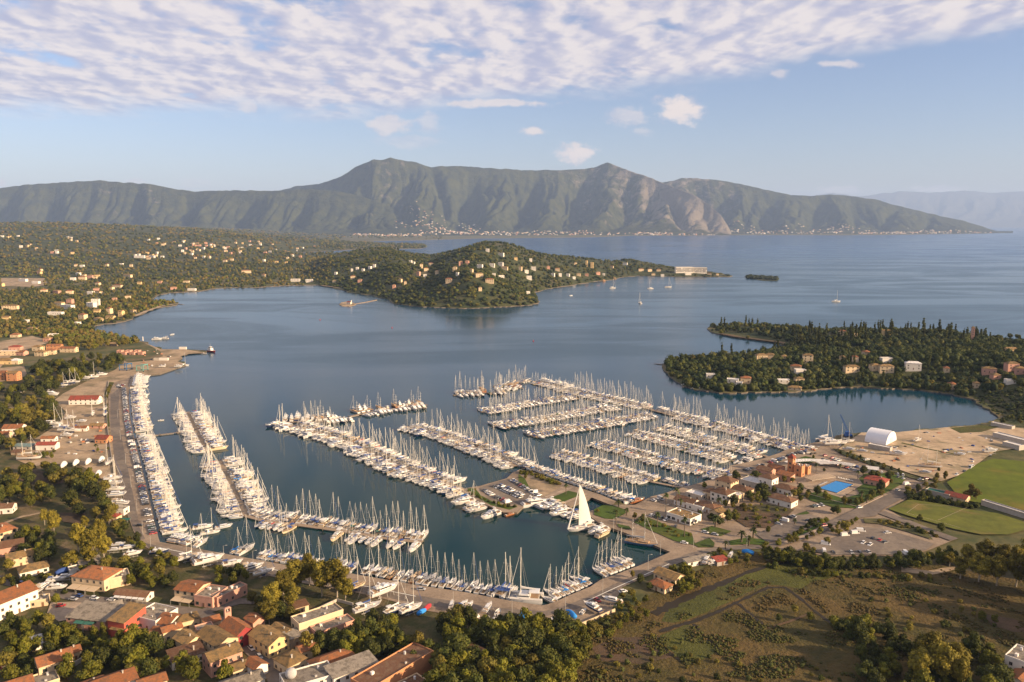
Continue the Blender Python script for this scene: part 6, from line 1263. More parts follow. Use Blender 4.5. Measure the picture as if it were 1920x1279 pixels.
# ---- marina centre
C_ = 'buildings of the marina centre'
house(1362, 921, 12, 10, 8.4, -46, 'hip', W_cr, R_br, 'tallest cream block of the marina office with brown hipped roof', C_); house(1355, 939, 12, 11, 6.8, -46, 'hip', W_wh, R_br, 'white wing with brown roof in front of the tallest marina block', C_); house(1390, 928, 13, 9, 5, -46, 'hip', W_cr, R_br, 'brown roofed wing right of the tallest marina block', C_); house(1378, 938, 9, 7, 4.6, -46, 'flat', W_cr, R_wh, 'cream terrace block between the marina wings', C_)
house(1288, 948, 14, 9, 4, -46, 'gable', W_wh, R_br, 'low white restaurant with brown gable at the waterfront', C_); house(1328, 957, 14, 9, 4, -46, 'hip', W_wh, R_br, 'low white building with dark brown roof beside the palms', C_); house(1336, 934, 10, 8, 5, -46, 'hip', W_cr, R_br, 'cream lodge with brown roof behind the low white building', C_); house(1308, 955, 12, 8, 3.4, -46, 'flat', W_wh, R_wh, 'white flat link between the low restaurants', C_, detail=1); house(1306, 933, 12, 8, 3.2, -46, 'flat', W_gy, R_wh, 'pale grey canopy building near the quay', C_, detail=1)
house(1282, 975, 17, 12, 4, -46, 'flat', W_wh, R_oc, 'single storey cafe with beige roof and white windowed side', C_, win=WINW); house(1346, 968, 8, 7, 3.6, 40, 'gable', W_cr, R_oc, 'small sunlit building right of the low white building', C_, detail=1)
house(1466, 945, 17, 9, 4.4, -46, 'hip', W_wh, R_br, 'long white building with brown hipped roof before the pool', C_); house(1473, 924, 13, 9, 4.2, -46, 'hip', W_wh, R_br, 'brown hipped roof behind the long white building', C_); house(1440, 914, 10, 9, 8, -46, 'hip', W_wh, R_br, 'white tower like house with dark brown roof', C_); house(1414, 912, 15, 12, 4.4, -46, 'flat', W_gy, R_wh, 'pale grey flat building beside the white tower like house', C_, detail=1)
house(1472, 900, 11, 7, 4.4, -46, 'shed', W_pk, R_or, 'salmon orange hall below the orange tower', C_, detail=1); house(1498, 892, 6, 5, 7.5, -46, 'flat', W_or, R_or, 'orange block with terraces right of the orange tower', C_); house(1511, 888, 5, 5, 5.5, -46, 'flat', W_or, R_or, 'smaller orange block at the end of the orange complex', C_); house(1436, 889, 11, 8, 4, -46, 'gable', W_pk, R_br, 'pink low building left of the orange tower', C_, detail=1); house(1455, 884, 10, 7, 4, -46, 'gable', W_pk, R_or, 'pink gabled building behind the orange hall', C_, detail=1)
t_ = house(1483, 887, 4, 4, 12, -46, 'hip', W_or, R_red, 'slim orange tower with a small red roof', C_, name='tower', cat='tower', chim=False, rise=2.4)
house(1643, 909, 14, 9, 4.4, -40, 'hip', W_pk, R_red, 'pink bungalow with dark red roof beside the lawn', C_); house(1635, 886, 8, 6, 3.4, -25, 'gable', W_wh, R_wh, 'small white cottage behind the pink bungalow', C_, detail=1)
house(1254, 1088, 13, 8, 3.6, -46, 'gable', W_cr, R_oc, 'ochre roofed cottage beside the marsh canal', C_, chim=False); house(1238, 1104, 10, 7, 3, -46, 'hip', W_cr, R_or, 'orange roofed cottage in front of the ochre roofed cottage', C_, chim=False); house(1307, 1057, 15, 4, 2.8, 25, 'shed', W_wh, R_gr, 'rusty roofed store by the road bend', C_, detail=1); house(1350, 1057, 7, 5, 2.6, 20, 'shed', W_gy, R_red, 'small red roofed store by the road bend', C_, detail=1)
house(1794, 938, 13, 8, 3.4, -48, 'gable', W_cr, R_red, 'clubhouse with dark red roof between the two playing fields', C_, chim=False)
for lb, px, py, w, d, h, rt, rm, wm in (('long pale canopy at the right edge of the east yard', 1898, 828, 30, 7, 4, -66, R_wh, W_gy), ('short pale store below the long pale canopy', 1900, 840, 14, 7, 3.6, -66, R_wh, W_gy), ('pale upturned looking shelter by the lagoon end', 1880, 802, 18, 5, 3, -60, R_wh, W_gy), ('long white roofed stand beside the sports pitch', 1893, 962, 34, 4, 3, -62, R_wh, W_gy), ('green roofed stand between the playing fields', 1760, 931, 15, 6, 3.4, -50, R_green, W_gy), ('long dark sided store with white roof beside the arched hangar', 1650, 844, 17, 5, 3.6, -46, R_wh, W_gy)):
    house(px, py, w, d, h, rt, 'flat', wm, rm, lb, C_, detail=0, name='shelter', cat='shelter', chim=False)
def empty(name, px, py, rot, label, cat, group=None, z=None):
    x, y = G(px, py, GZ); o = bpy.data.objects.new(name, None); COL.objects.link(o); o.location = (x, y, GZ if z is None else z); o.rotation_euler = (0, 0, R(rot)); return tag(o, label, cat, group)
# the arched hangar
hg_ = empty('arched_hangar', 1651, 828, -45, 'white arched fabric hangar in the east yard', 'hangar'); KEEP.append((hg_.location.x, hg_.location.y, 16))
M_fab = mat('hangar_fabric', (0.62, 0.62, 0.64), 0.6, 0.04, 0.3, coord='Object'); mh = MB(); rings = []
NR = 14
for k in range(NR+1):
    x = -8.5+17*k/NR; s_ = 1.0 if k % 2 == 0 else .985; rings.append([(x, math.cos(t)*12.0*s_, math.sin(t)*10.4*s_) for t in [PI*i/20 for i in range(21)]])
mh.loft(rings, M_fab, cap=False); mh.build('fabric_roof', hg_, True)
for x in (-8.52, 8.48):
    m = MB(); m.add([(x, math.cos(t)*11.7, math.sin(t)*10.1) for t in [PI*i/20 for i in range(21)]], [tuple(range(21))], M_fab); m.box(x-.1, x+.1, -3, 3, 0, 5.2, R_wh); m.build('end_wall', hg_)
# curved canopies and the pool
def arc_canopy(px, py, rot, r0, r1, a0, a1, z, label):
    e = empty('curved_canopy', px, py, rot, label, 'canopy', 'curved canopies'); m = MB(); top = []; n = 20
    for i in range(n+1): a = R(a0+(a1-a0)*i/n); top += [(r0*math.cos(a), r0*math.sin(a), z), (r1*math.cos(a), r1*math.sin(a), z+.5)]
    m.add(top, [(2*i, 2*i+1, 2*i+3, 2*i+2) for i in range(n)], R_wh); m.add([(p[0], p[1], p[2]-.15) for p in top], [(2*i+2, 2*i+3, 2*i+1, 2*i) for i in range(n)], R_wh); m.build('canopy_roof', e)
    for i in range(0, n+1, 4): a = R(a0+(a1-a0)*i/n); c_ = MB(); rr_ = (r0+r1)/2; c_.tube((rr_*math.cos(a), rr_*math.sin(a), 0), (rr_*math.cos(a), rr_*math.sin(a), z), .12, .12, M_steel, 5); c_.build('column', e)
    KEEP.append((e.location.x, e.location.y, 6))
arc_canopy(1543, 893, 0, 26, 31, 60, 130, 3.2, 'pale curved canopy arching behind the pool terrace'); arc_canopy(1575, 893, 0, 20, 26, 45, 110, 3.0, 'second curved canopy with a bluish roof near the car park')
pg = empty('pool_pergola', 1537, 902, 22, 'beige slatted pergola beside the swimming pool', 'pergola'); KEEP.append((pg.location.x, pg.location.y, 9)); m = MB()
for i in range(12): x = -10+20*i/11; m.box(x-.5, x+.5, -4, 4, 2.9, 3.05, C_sand)
m.box(-10.6, 10.6, -4.1, -3.8, 2.7, 2.9, M_frame); m.box(-10.6, 10.6, 3.8, 4.1, 2.7, 2.9, M_frame); m.build('slat_roof', pg)
for x in (-10, 0, 10):
    for y_ in (-3.9, 3.9): c_ = MB(); c_.tube((x, y_, 0), (x, y_, 2.7), .12, .12, M_frame, 5); c_.build('post', pg)
pl_ = [G(1536, 917.5, GZ), G(1567, 904, GZ), G(1599, 911, GZ), G(1569, 926.5, GZ)]; cxp = sum(p[0] for p in pl_)/4; cyp_ = sum(p[1] for p in pl_)/4
sp_ = bpy.data.objects.new('swimming_pool', None); COL.objects.link(sp_); sp_.location = (cxp, cyp_, GZ); tag(sp_, 'bright blue swimming pool on its paved terrace', 'pool'); M_pool = mat('pool_water', (0.0, 0.17, 0.46), 0.15, 0.06, 0.5); KEEP.append((cxp, cyp_, 12))
m = MB(); pr = [(p[0]-cxp, p[1]-cyp_) for p in pl_]; m.add([(p[0], p[1], .9) for p in pr], [(0, 3, 2, 1)], M_pool); m.build('water', sp_); m = MB()
for a, b in zip(pr, pr[1:]+pr[:1]): m.add([(a[0], a[1], .7), (b[0], b[1], .7), (b[0]*1.06, b[1]*1.06, .7), (a[0]*1.06, a[1]*1.06, .7), (a[0], a[1], .96), (b[0], b[1], .96), (b[0]*1.06, b[1]*1.06, .96), (a[0]*1.06, a[1]*1.06, .96)], [(4, 5, 6, 7), (0, 1, 5, 4), (2, 3, 7, 6), (7, 6, 5, 4)], M_kerb)
m.build('coping', sp_)
for i in range(14):
    t = i/13; px, py = (1536+31*t-4, 917-13.5*t-2.4) if i < 8 else (1573+(i-8)*5, 899+(i-8)*1.2); lb = 'white sun lounger, %s along the pool edge' % ORD(i+1); x, y = G(px, py, GZ); m = MB(); m.box(-1, .4, -.35, .35, .35, .45, C_white); b2 = MB(); b2.add([(.4, -.35, .4), (.4, .35, .4), (1, .35, .8), (1, -.35, .8), (.4, -.35, .3), (.4, .35, .3), (1, .35, .7), (1, -.35, .7)], [(0, 1, 2, 3), (7, 6, 5, 4), (0, 3, 7, 4), (1, 5, 6, 2)], C_white); o = bpy.data.objects.new('sun_lounger', None); COL.objects.link(o); o.location = (x, y, GZ+.9); o.rotation_euler = (0, 0, R(30 if i < 8 else 100)); tag(o, lb, 'sun lounger', 'sun loungers by the pool'); m.build('seat', o); b2.build('backrest', o)
# the hotel on the point and the large buildings far away
def at(px, py):
    """the first point of the terrain that the photo pixel looks at"""
    t = np.linspace(0, 1, 400); zz = CAM_H-(CAM_H-GZ)*t; gx, gy = G(px, py, GZ); xs = gx*t; ys = gy*t; k = (ys > 700); xs, ys, zz = xs[k], ys[k], zz[k]
    s = land_sdf(np.stack([xs, ys], 1)); h = np.where(s > 0, height(xs, ys, s), 0)+GZ; i = np.argmax(zz <= h+.01)
    if zz[i] > h[i]+.01: i = len(zz)-1
    return float(xs[i]), float(ys[i]), float(h[i])
WINH = win_mesh(3.4, 2.0)
FH = 'houses of the headland'; r = random.Random(21)
for lb, px, py, w, d, h, rt in (('broad white hotel at the end of the headland, left wing', 1282, 511, 62, 16, 17, 4), ('broad white hotel at the end of the headland, right wing', 1311, 512, 52, 16, 17, -8)): house(px, py, w, d, h, rt, 'flat', W_wh, R_gr, lb, FH, detail=1, name='hotel', cat='hotel', z=at(px, py), win=WINH, sides=(0, 1))
HL = [(940, 480, 26, 6, 0), (914, 472, 16, 6, 0), (995, 490, 14, 6, 0), (967, 488, 16, 5, 3), (864, 497, 18, 8, 1), (876, 496, 16, 8, 1), (900, 503, 24, 7, 0), (923, 501, 22, 6, 0), (939, 499, 22, 7, 0), (946, 506, 30, 5, 2), (1000, 507, 26, 7, 0), (976, 507, 14, 8, 2), (987, 512, 18, 6, 0), (992, 524, 24, 7, 0), (1037, 518, 16, 6, 0), (1050, 518, 14, 6, 0), (1028, 504, 16, 6, 1), (1045, 508, 22, 5, 4), (790, 503, 14, 9, 2), (799, 509, 20, 7, 4), (809, 499, 26, 7, 4), (820, 513, 16, 5, 2), (853, 508, 16, 8, 2), (785, 517, 14, 8, 1), (797, 521, 14, 6, 0), (770, 492, 14, 4, 0), (776, 495, 10, 4, 0),
      (899, 520, 28, 5, 2), (925, 518, 16, 5, 0), (940, 521, 24, 4, 0), (918, 532, 30, 6, 4), (842, 530, 24, 7, 4), (990, 553, 14, 6, 0), (751, 529, 12, 6, 2), (760, 533, 10, 5, 2), (739, 540, 12, 5, 1), (884, 510, 12, 5, 2), (858, 517, 10, 5, 0), (900, 546, 12, 4, 2), (702, 501, 12, 6, 0), (694, 504, 14, 5, 0), (670, 506, 12, 5, 0), (681, 508, 12, 4, 0), (660, 509, 10, 5, 0), (630, 515, 12, 4, 0), (662, 523, 22, 6, 4), (675, 529, 18, 5, 1), (627, 530, 14, 4, 2), (554, 528, 46, 6, 0), (580, 529, 34, 6, 0), (495, 519, 20, 6, 4), (1065, 518, 16, 5, 0), (1085, 517, 20, 5, 2), (1100, 518, 18, 5, 1), (1121, 515, 22, 6, 1), (1132, 516, 12, 4, 0), (1076, 523, 14, 4, 0), (1100, 500, 10, 18, 5), (1110, 502, 16, 16, 5), (1079, 497, 14, 6, 2), (1172, 497, 26, 5, 0), (1147, 503, 20, 5, 2), (1202, 509, 30, 5, 4), (1218, 509, 24, 5, 4), (1235, 509, 24, 4, 4), (1225, 516, 20, 4, 2), (1242, 518, 18, 4, 0), (1290, 516, 34, 3, 0), (1330, 515, 22, 3, 2), (1345, 516, 14, 3, 2)]
WC = [(W_wh, R_wh, 'white villa', 'flat'), (W_pk, R_oc, 'pink villa', 'hip'), (W_cr, R_oc, 'cream villa', 'hip'), (W_ye, R_oc, 'yellow villa', 'gable'), (W_cr, R_or, 'orange roofed villa', 'hip'), (W_ye, R_oc, 'tall yellow apartment block', 'flat')]
for i, (px, py, w, h, c) in enumerate(sorted(HL)):
    wm, rm, nm, k = WC[c]; house(px, py, w*.62, 8 if h < 14 else 14, h, r.uniform(-25, 15), k, wm, rm, '%s, %s from the left among the villas on the headland' % (nm, ORD(i+1)), FH, detail=1, z=at(px, py), sides=(0,), name='villa', cat='villa')
PH_ = [(1427, 676, 20, 8, 2), (1443, 675, 15, 8, 2), (1514, 680, 17, 11, 2), (1492, 693, 17, 5, 4), (1500, 700, 17, 4, 0), (1374, 668, 14, 3, 0), (1332, 708, 14, 4, 0), (1398, 717, 16, 6, 4), (1374, 718, 18, 4, 0), (1386, 722, 10, 3, 0), (1469, 718, 18, 3, 0), (1490, 731, 20, 3, 2), (1498, 716, 14, 4, 2), (1596, 697, 24, 7, 2), (1661, 697, 22, 8, 2), (1661, 680, 18, 5, 0), (1640, 694, 16, 6, 2), (1711, 694, 24, 9, 0), (1603, 677, 10, 6, 4), (1624, 666, 12, 5, 4), (1580, 675, 9, 4, 2), (1774, 697, 8, 4, 4), (1854, 700, 20, 6, 1), (1896, 694, 18, 8, 1), (1866, 710, 12, 4, 1), (1661, 630, 15, 8, 3), (1579, 628, 14, 7, 4), (1600, 630, 12, 5, 2), (1894, 661, 16, 5, 3), (1785, 727, 9, 5, 4), (1830, 725, 9, 4, 2), (1894, 718, 14, 3, 0), (1912, 700, 14, 6, 1), (1470, 672, 10, 3, 2)]
for i, (px, py, w, h, c) in enumerate(sorted(PH_)):
    wm, rm, nm, k = WC[c]; house(px, py, w*.7, 8, h*.85, r.uniform(-25, 5), k if h < 9 else 'hip', wm, rm, '%s, %s from the left among the houses on the peninsula' % (nm, ORD(i+1)), 'houses of the peninsula', detail=1, z=at(px, py), sides=(0, 1), name='villa', cat='villa')
bt = house(1823, 638, 4, 4, 17, -20, 'hip', W_pk, R_oc, 'slender pinkish tower rising from the peninsula cypresses', 'houses of the peninsula', detail=1, z=at(1823, 638), name='tower', cat='tower', rise=2)
SH = [(172, 577, 24, 9, 0), (180, 573, 20, 12, 0), (127, 579, 40, 6, 0), (112, 573, 26, 5, 2), (132, 569, 16, 8, 1), (105, 591, 36, 4, 0), (206, 588, 10, 9, 4), (208, 600, 18, 6, 3), (185, 602, 18, 5, 2), (156, 598, 16, 7, 4), (228, 594, 10, 9, 3), (183, 588, 14, 5, 3), (20, 580, 38, 6, 2), (83, 548, 18, 5, 4), (107, 550, 24, 5, 1), (131, 551, 20, 6, 4), (183, 550, 30, 3, 2), (221, 539, 34, 5, 4), (184, 535, 16, 6, 4), (44, 528, 36, 4, 0), (68, 532, 28, 5, 0), (155, 525, 30, 6, 4), (170, 522, 20, 6, 1), (4, 537, 14, 6, 3), (240, 520, 40, 5, 2), (262, 484, 60, 6, 0), (285, 484, 40, 6, 0), (462, 512, 40, 5, 4), (326, 543, 20, 5, 1), (360, 545, 26, 3, 0), (262, 533, 14, 4, 3), (350, 530, 22, 4, 2), (300, 531, 16, 4, 1), (145, 608, 10, 3, 0), (250, 586, 12, 3, 2), (60, 620, 18, 4, 2), (100, 632, 16, 4, 0), (30, 632, 16, 4, 4), (90, 640, 12, 5, 1), (12, 600, 16, 5, 3), (240, 560, 14, 5, 2), (215, 563, 12, 4, 1), (50, 605, 10, 4, 0)]
q = random.Random(77)
for cx, cy, n in ((290, 479, 6), (345, 461, 9), (400, 462, 10), (440, 470, 9), (250, 482, 5), (300, 456, 6), (360, 473, 8), (160, 520, 5), (60, 465, 5), (20, 450, 4), (130, 452, 5), (110, 478, 3), (400, 484, 5), (545, 478, 6), (520, 492, 4), (580, 468, 4), (480, 460, 8), (200, 545, 3), (500, 476, 5), (90, 515, 3), (230, 498, 3), (170, 498, 2)):
    for _ in range(n): SH.append((q.gauss(cx, 17), q.gauss(cy, 3.2), q.uniform(11, 20), q.uniform(4, 6), q.choice((0, 0, 0, 2, 2, 2, 1, 3, 4))))
ok = []
for s_ in SH:
    x, y = G(s_[0], s_[1], GZ)
    if land_sdf(np.array([[x, y]]))[0] > 12: ok.append(s_)
for i, (px, py, w, h, c) in enumerate(sorted(ok)):
    wm, rm, nm, k = WC[c]; D_ = G(px, py)[1]; house(px, py, w*.8, 10, h+(2 if D_ > 2500 else 0), q.uniform(-25, 15), k, wm, rm, '%s, %s from the left among the wooded shore houses' % (nm, ORD(i+1)), 'houses in the wooded country on the left', detail=1 if D_ < 1900 else 0, z=at(px, py), sides=(0,), name='villa' if i % 2 else 'house', cat='house')
# villages at the foot of the mountains: far past counting
def far_town():
    rr_ = np.random.RandomState(91); pts = []
    def zone(x0, x1, t0, t1, n, key): pts.extend((key, rr_.uniform(x0, x1), rr_.uniform(t0, t1), rr_.uniform(9, 20)) for _ in range(n))
    zone(640, 790, .0, .05, 130, 'b'); zone(740, 900, .18, .52, 100, 'b'); zone(780, 900, .04, .2, 90, 'b'); zone(900, 1100, .01, .12, 120, 'b'); zone(1100, 1340, .0, .07, 70, 'b'); zone(1190, 1260, .0, .09, 45, 'b'); zone(1330, 1480, .03, .35, 70, 'c'); zone(1400, 1760, .01, .14, 130, 'c'); zone(1610, 1700, .01, .09, 60, 'c'); zone(1470, 1640, .2, .45, 50, 'c'); zone(1700, 1860, .0, .35, 70, 'c'); zone(350, 460, .08, .16, 60, 'd'); zone(150, 520, .0, .1, 60, 'd')
    Vs = []; Fs = []; Cs = []; o = 0; box = np.array([(-1, -1, -1), (1, -1, -1), (1, 1, -1), (-1, 1, -1), (-1, -1, 1), (1, -1, 1), (1, 1, 1), (-1, 1, 1)]); bf = np.array([(4, 5, 6, 7), (0, 1, 5, 4), (1, 2, 6, 5), (2, 3, 7, 6), (3, 0, 4, 7)])
    cols = np.array([(.62, .55, .47), (.60, .48, .34), (.58, .40, .28), (.66, .62, .56), (.45, .24, .15)])
    for key, px, t, s in pts:
        xs, yb, yr, D0, Vg = MT[key]; ix = int(np.clip(np.searchsorted(xs, px), 0, len(xs)-1)); iy = int(t*129); p = Vg[iy, ix]
        a = rr_.uniform(-.5, .5); c_, s_ = math.cos(a), math.sin(a); w_, d_, h_ = s*rr_.uniform(.5, 1), s*.4, s*.28+2; B_ = box*np.array([w_, d_, h_]); B_ = np.stack([B_[:, 0]*c_-B_[:, 1]*s_+p[0], B_[:, 0]*s_+B_[:, 1]*c_+p[1], B_[:, 2]+p[2]+h_*.9], 1)
        Vs.append(B_); Fs.append(bf+o); o += 8; Cs.append(np.repeat(cols[rr_.randint(0, 5)][None]*rr_.uniform(.5, .9), 8, 0))
    mm = mat('distant_plaster', (.5, .45, .4), .9, attr=True); me = np_mesh('distant_villages', np.concatenate(Vs), np.concatenate(Fs), [mm], col=np.concatenate(Cs)); tag(link('distant_villages', me), 'pale villages along the far shore and up the mountain slopes', 'villages', kind='stuff')
far_town()
# ------------------------------------------------------------------ vehicles
def paint(name, c): return mat(name, c, 0.3, spec=0.5)
CARC = [('white', (0.62, 0.60, 0.57)), ('silver', (0.34, 0.34, 0.34)), ('grey', (0.07, 0.07, 0.075)), ('black', (0.012, 0.012, 0.014)), ('blue', (0.03, 0.07, 0.22)), ('red', (0.34, 0.02, 0.02)), ('green', (0.02, 0.06, 0.04))]
def car_proto(c, van=False):
    P_ = []; Ln, W_, H1, H2 = (5.2, 1.95, 1.15, 2.3) if van else (4.3, 1.78, .82, 1.45); b = MB()
    xs = [(-Ln/2, .45, H1*.75), (-Ln/2+.12, .35, H1*.98), (-.8, .28, H1), (.9, .28, H1*.98), (Ln/2-.35, .3, H1*.86), (Ln/2, .42, H1*.62)]
    b.loft([[(x, -W_/2, z0), (x, -W_/2, (z0+z1)/2), (x, -W_/2+.1, z1), (x, W_/2-.1, z1), (x, W_/2, (z0+z1)/2), (x, W_/2, z0)] for x, z0, z1 in xs], c)
    if van: b.box(-Ln/2+.05, Ln/2-1.3, -W_/2+.08, W_/2-.08, H1*.97, H2, c, tx=.08, ty=.08)
    else: b.box(-1.35, .55, -W_/2+.26, W_/2-.26, H2-.04, H2, c, tx=.05, ty=.05)
    P_.append(['body', b.data('body'), []]); g = MB()
    if van: g.box(Ln/2-1.35, Ln/2-.6, -W_/2+.12, W_/2-.12, H1*.97, H2-.25, M_win, tx=.25, ty=.1)
    else: g.box(-1.85, 1.05, -W_/2+.1, W_/2-.1, H1*.97, H2-.03, M_win, tx=.5, ty=.17)
    P_.append(['windscreen', g.data('windscreen'), []]); wh = MB(); wh.tube((0, -.11, 0), (0, .11, 0), .33, .33, M_rub, 10); wm = wh.data('wheel')
    return P_, wm, Ln, W_
CP_ = [(n, car_proto(paint('car_'+n.replace(' ', '_'), c))) for n, c in CARC]; VP_ = [('white', car_proto(paint('van_white', (0.62, .6, .57)), True)), ('silver', car_proto(paint('van_silver', (.35, .35, .35)), True))]
ncar = [0]
def car(px, py, ang, label=None, where='', n=None, ci=None, van=False, group='parked cars', rr_=rnd, xy=None):
    nm, (P_, wm, Ln, W_) = (VP_ if van else CP_)[ci if ci is not None else rr_.choices(range(len(VP_ if van else CP_)), [5, 2] if van else [30, 16, 14, 16, 9, 8, 3])[0]]
    x, y = xy or G(px, py, GZ); lb = label or '%s parked %s, %s %s' % (nm, 'van' if van else 'car', ORD(n), where)
    r_ = spawn('parked_van' if van else 'parked_car', P_, (x, y, GZ+.24), R(ang), 1.0, lb, 'van' if van else 'car', group)
    for a in (-Ln*.31, Ln*.31):
        for b in (-W_/2+.1, W_/2-.1): o = link('wheel', wm, r_); o.location = (a, b, .33)
    ncar[0] += 1
def car_row(pts, where, sp=2.7, skip=.12, across=True, jit=4, van=.06, off=0.0, seed=0, group=None):
    r = random.Random(int(pts[0][0]*3+pts[0][1])+seed); W = [Vector(G(p[0], p[1], GZ)) for p in pts]; tot = sum((b-a).length for a, b in zip(W, W[1:])); s = sp/2; n = 0
    while s < tot:
        q = s
        for a, b in zip(W, W[1:]):
            l = (b-a).length
            if q <= l: break
            q -= l
        d = (b-a).normalized(); p = a+d*q
        if r.random() > skip: n += 1; ang = math.degrees(math.atan2(d.y, d.x))+(90 if across else 0)+r.uniform(-jit, jit)+(180 if r.random() < .4 else 0); car(0, 0, ang, None, where, n, van=r.random() < van, rr_=r, xy=(p.x, p.y), group=group or 'cars parked '+where)
        s += sp*r.uniform(.95, 1.15)
car_row([(232, 728), (235, 760), (238, 790), (246, 830), (256, 868), (268, 925), (280, 975), (288, 1004)], 'on the west quay, from its north end', 3.5, .10)
car_row([(222, 722), (226, 728)], 'at the top of the west quay, from the left', 3, .1); car_row([(216, 727), (234, 722)], 'behind the big yachts, from the left', 2.8, .1)
car_row([(960, 901), (985, 917), (1014, 932)], 'on the north edge of the mole car park, from the left', 2.9, .05); car_row([(926, 913), (948, 922), (976, 935)], 'in the middle of the mole car park, from the left', 2.6, .05); car_row([(932, 909), (952, 917), (980, 930)], 'behind the middle row of the mole car park, from the left', 2.6, .15); car_row([(908, 920), (924, 930), (956, 945)], 'on the south edge of the mole car park, from the left', 3.0, .08)
car_row([(1222, 941), (1244, 936)], 'on the waterfront forecourt, from the left', 3.0, .1); car_row([(1218, 967), (1250, 977)], 'by the cafe lawn, from the left', 3.4, .2); car_row([(1262, 988), (1276, 990)], 'below the cafe, from the left', 3.0, 0, seed=3)
car_row([(1395, 884), (1430, 873), (1462, 862)], 'behind the east basin, from the left', 3.2, .25); car_row([(1450, 868), (1490, 852), (1520, 846)], 'by the east pontoons, from the left', 3.4, .2)
car_row([(1530, 850), (1560, 860), (1600, 875), (1650, 887), (1700, 893)], 'along the hedge of the east yard, from the left', 3.4, .1); car_row([(1540, 862), (1580, 876), (1620, 888)], 'beside the curved canopies, from the left', 3.6, .2, seed=5)
car_row([(1447, 992), (1462, 983), (1478, 974), (1492, 968)], 'on the upper edge of the garden car park, from the left', 3.4, .15); car_row([(1520, 952), (1545, 948)], 'in front of the pool lawn, from the left', 3.4, 0); car_row([(1500, 984), (1520, 976)], 'on the lower edge of the garden car park, from the left', 5, .2, False)
car_row([(1630, 1010), (1650, 1015), (1668, 1022)], 'in the pale rows of the gravel car park, from the left', 3.6, .0); car_row([(1612, 1018), (1634, 1024)], 'in the second row of the gravel car park, from the left', 3.8, .0); car_row([(1520, 1034), (1560, 1038), (1600, 1038), (1640, 1036)], 'along the trees of the gravel car park, from the left', 4.6, .25); car_row([(1690, 1040), (1712, 1040)], 'at the right end of the gravel car park, from the left', 4, .2)
car_row([(1680, 895), (1702, 901)], 'by the playing field gate, from the left', 3.4, 0); car_row([(1790, 893), (1812, 884), (1828, 872)], 'along the yard fence, from the left', 6, .2, False)
for a in ((1738, 899, 20, 5, 'dark red car at the junction beside the playing field'), (1726, 901, 20, 0, 'white car following the dark red car at the junction'), (1612, 953, 25, 0, 'white car at the park entrance'), (1664, 1001, 10, 0, 'lone white car on the gravel car park'), (1683, 921, 30, 1, 'silver car on the road beside the lawn'), (1700, 930, 30, 3, 'black car on the road beside the lawn'), (1546, 987, 20, 5, 'reddish car rounding the bend'), (790, 1107, -8, 1, 'silver car on the south quay road'), (262, 987, 5, 3, 'black car crossing the west quay road'), (1283, 1020, -20, 0, 'small white car by the quay lawn'), (1322, 1000, -30, 0, 'white car on the garden drive'), (1340, 1004, -30, 1, 'silver car behind the white car on the garden drive'), (1168, 1111, 20, 0, 'white car beside the canal cottages'), (1368, 892, 20, 4, 'blue car beside the east basin'), (1460, 1008, 0, 3, 'black car by the car park exit'), (114, 1138, 20, 5, 'bright red car in the village forecourt')):
    car(a[0], a[1], a[2], a[4], ci=a[3], group='single cars')
car_row([(30, 1093), (90, 1108), (160, 1122), (235, 1129)], 'on the upper side of the village road, from the left', 9, .25, False, group='cars on the village road'); car_row([(120, 1123), (200, 1134), (300, 1144)], 'on the lower side of the village road, from the left', 11, .3, False, group='cars on the village road'); car_row([(448, 1198), (480, 1225), (508, 1262)], 'along the village lane, from the top', 8, .2, False, van=.3, group='cars on the village lane')
car_row([(206, 1096), (216, 1090)], 'behind the wide orange roof, from the left', 4, .2); car_row([(1112, 1130), (1140, 1122)], 'on the apron by the canal, from the left', 5, .3); car_row([(548, 1154), (566, 1153)], 'below the eucalyptus clump, from the left', 5, .2)
for i, (px, py, a, lb) in enumerate([(1603, 1002, 10, 'white van in the middle of the gravel car park'), (1584, 1006, 10, 'white van left of the middle van'), (1614, 998, -10, 'long white van behind the middle van'), (1548, 1023, -20, 'white camper van beside the round trees'), (1700, 910, 20, 'large white van on the road by the pink bungalow')]): car(px, py, a, lb, ci=0, van=True, group='vans')
print('cars', ncar[0])
# ------------------------------------------------------------------ boats out of the water
ST = MB()
for x in (-3, 0, 3):
    for s_ in (-1, 1): ST.tube((x, s_*2.2, -2.1), (x, s_*1.4, -.2), .07, .07, M_steel, 4)
ST.box(-3.4, 3.4, -.3, .3, -2.1, -1.9, M_steel); STD = ST.data('stand')
KL = MB(); KL.add([(-1.6, -.12, -1.9), (.6, -.12, -1.9), (1.4, -.08, -.3), (-1.2, -.08, -.3), (-1.6, .12, -1.9), (.6, .12, -1.9), (1.4, .08, -.3), (-1.2, .08, -.3)], [(0, 1, 2, 3), (7, 6, 5, 4), (0, 4, 5, 1), (1, 5, 6, 2), (3, 7, 4, 0)], B_anti); KLD = KL.data('keel')
def ashore(kind, i, px, py, ang, sc, label, group='boats stored ashore'):
    nm, cat, T = KN[kind]; x, y = G(px, py, GZ); z = GZ+(2.1 if kind in 'sckm' else .6)*sc
    r_ = spawn(nm, T[i][1], (x, y, z), R(ang), sc, label, cat, group)
    if kind in 'skcm': link('stand', STD, r_)
    if kind in 'sk': link('keel', KLD, r_)
    KEEP.append((x, y, 3))
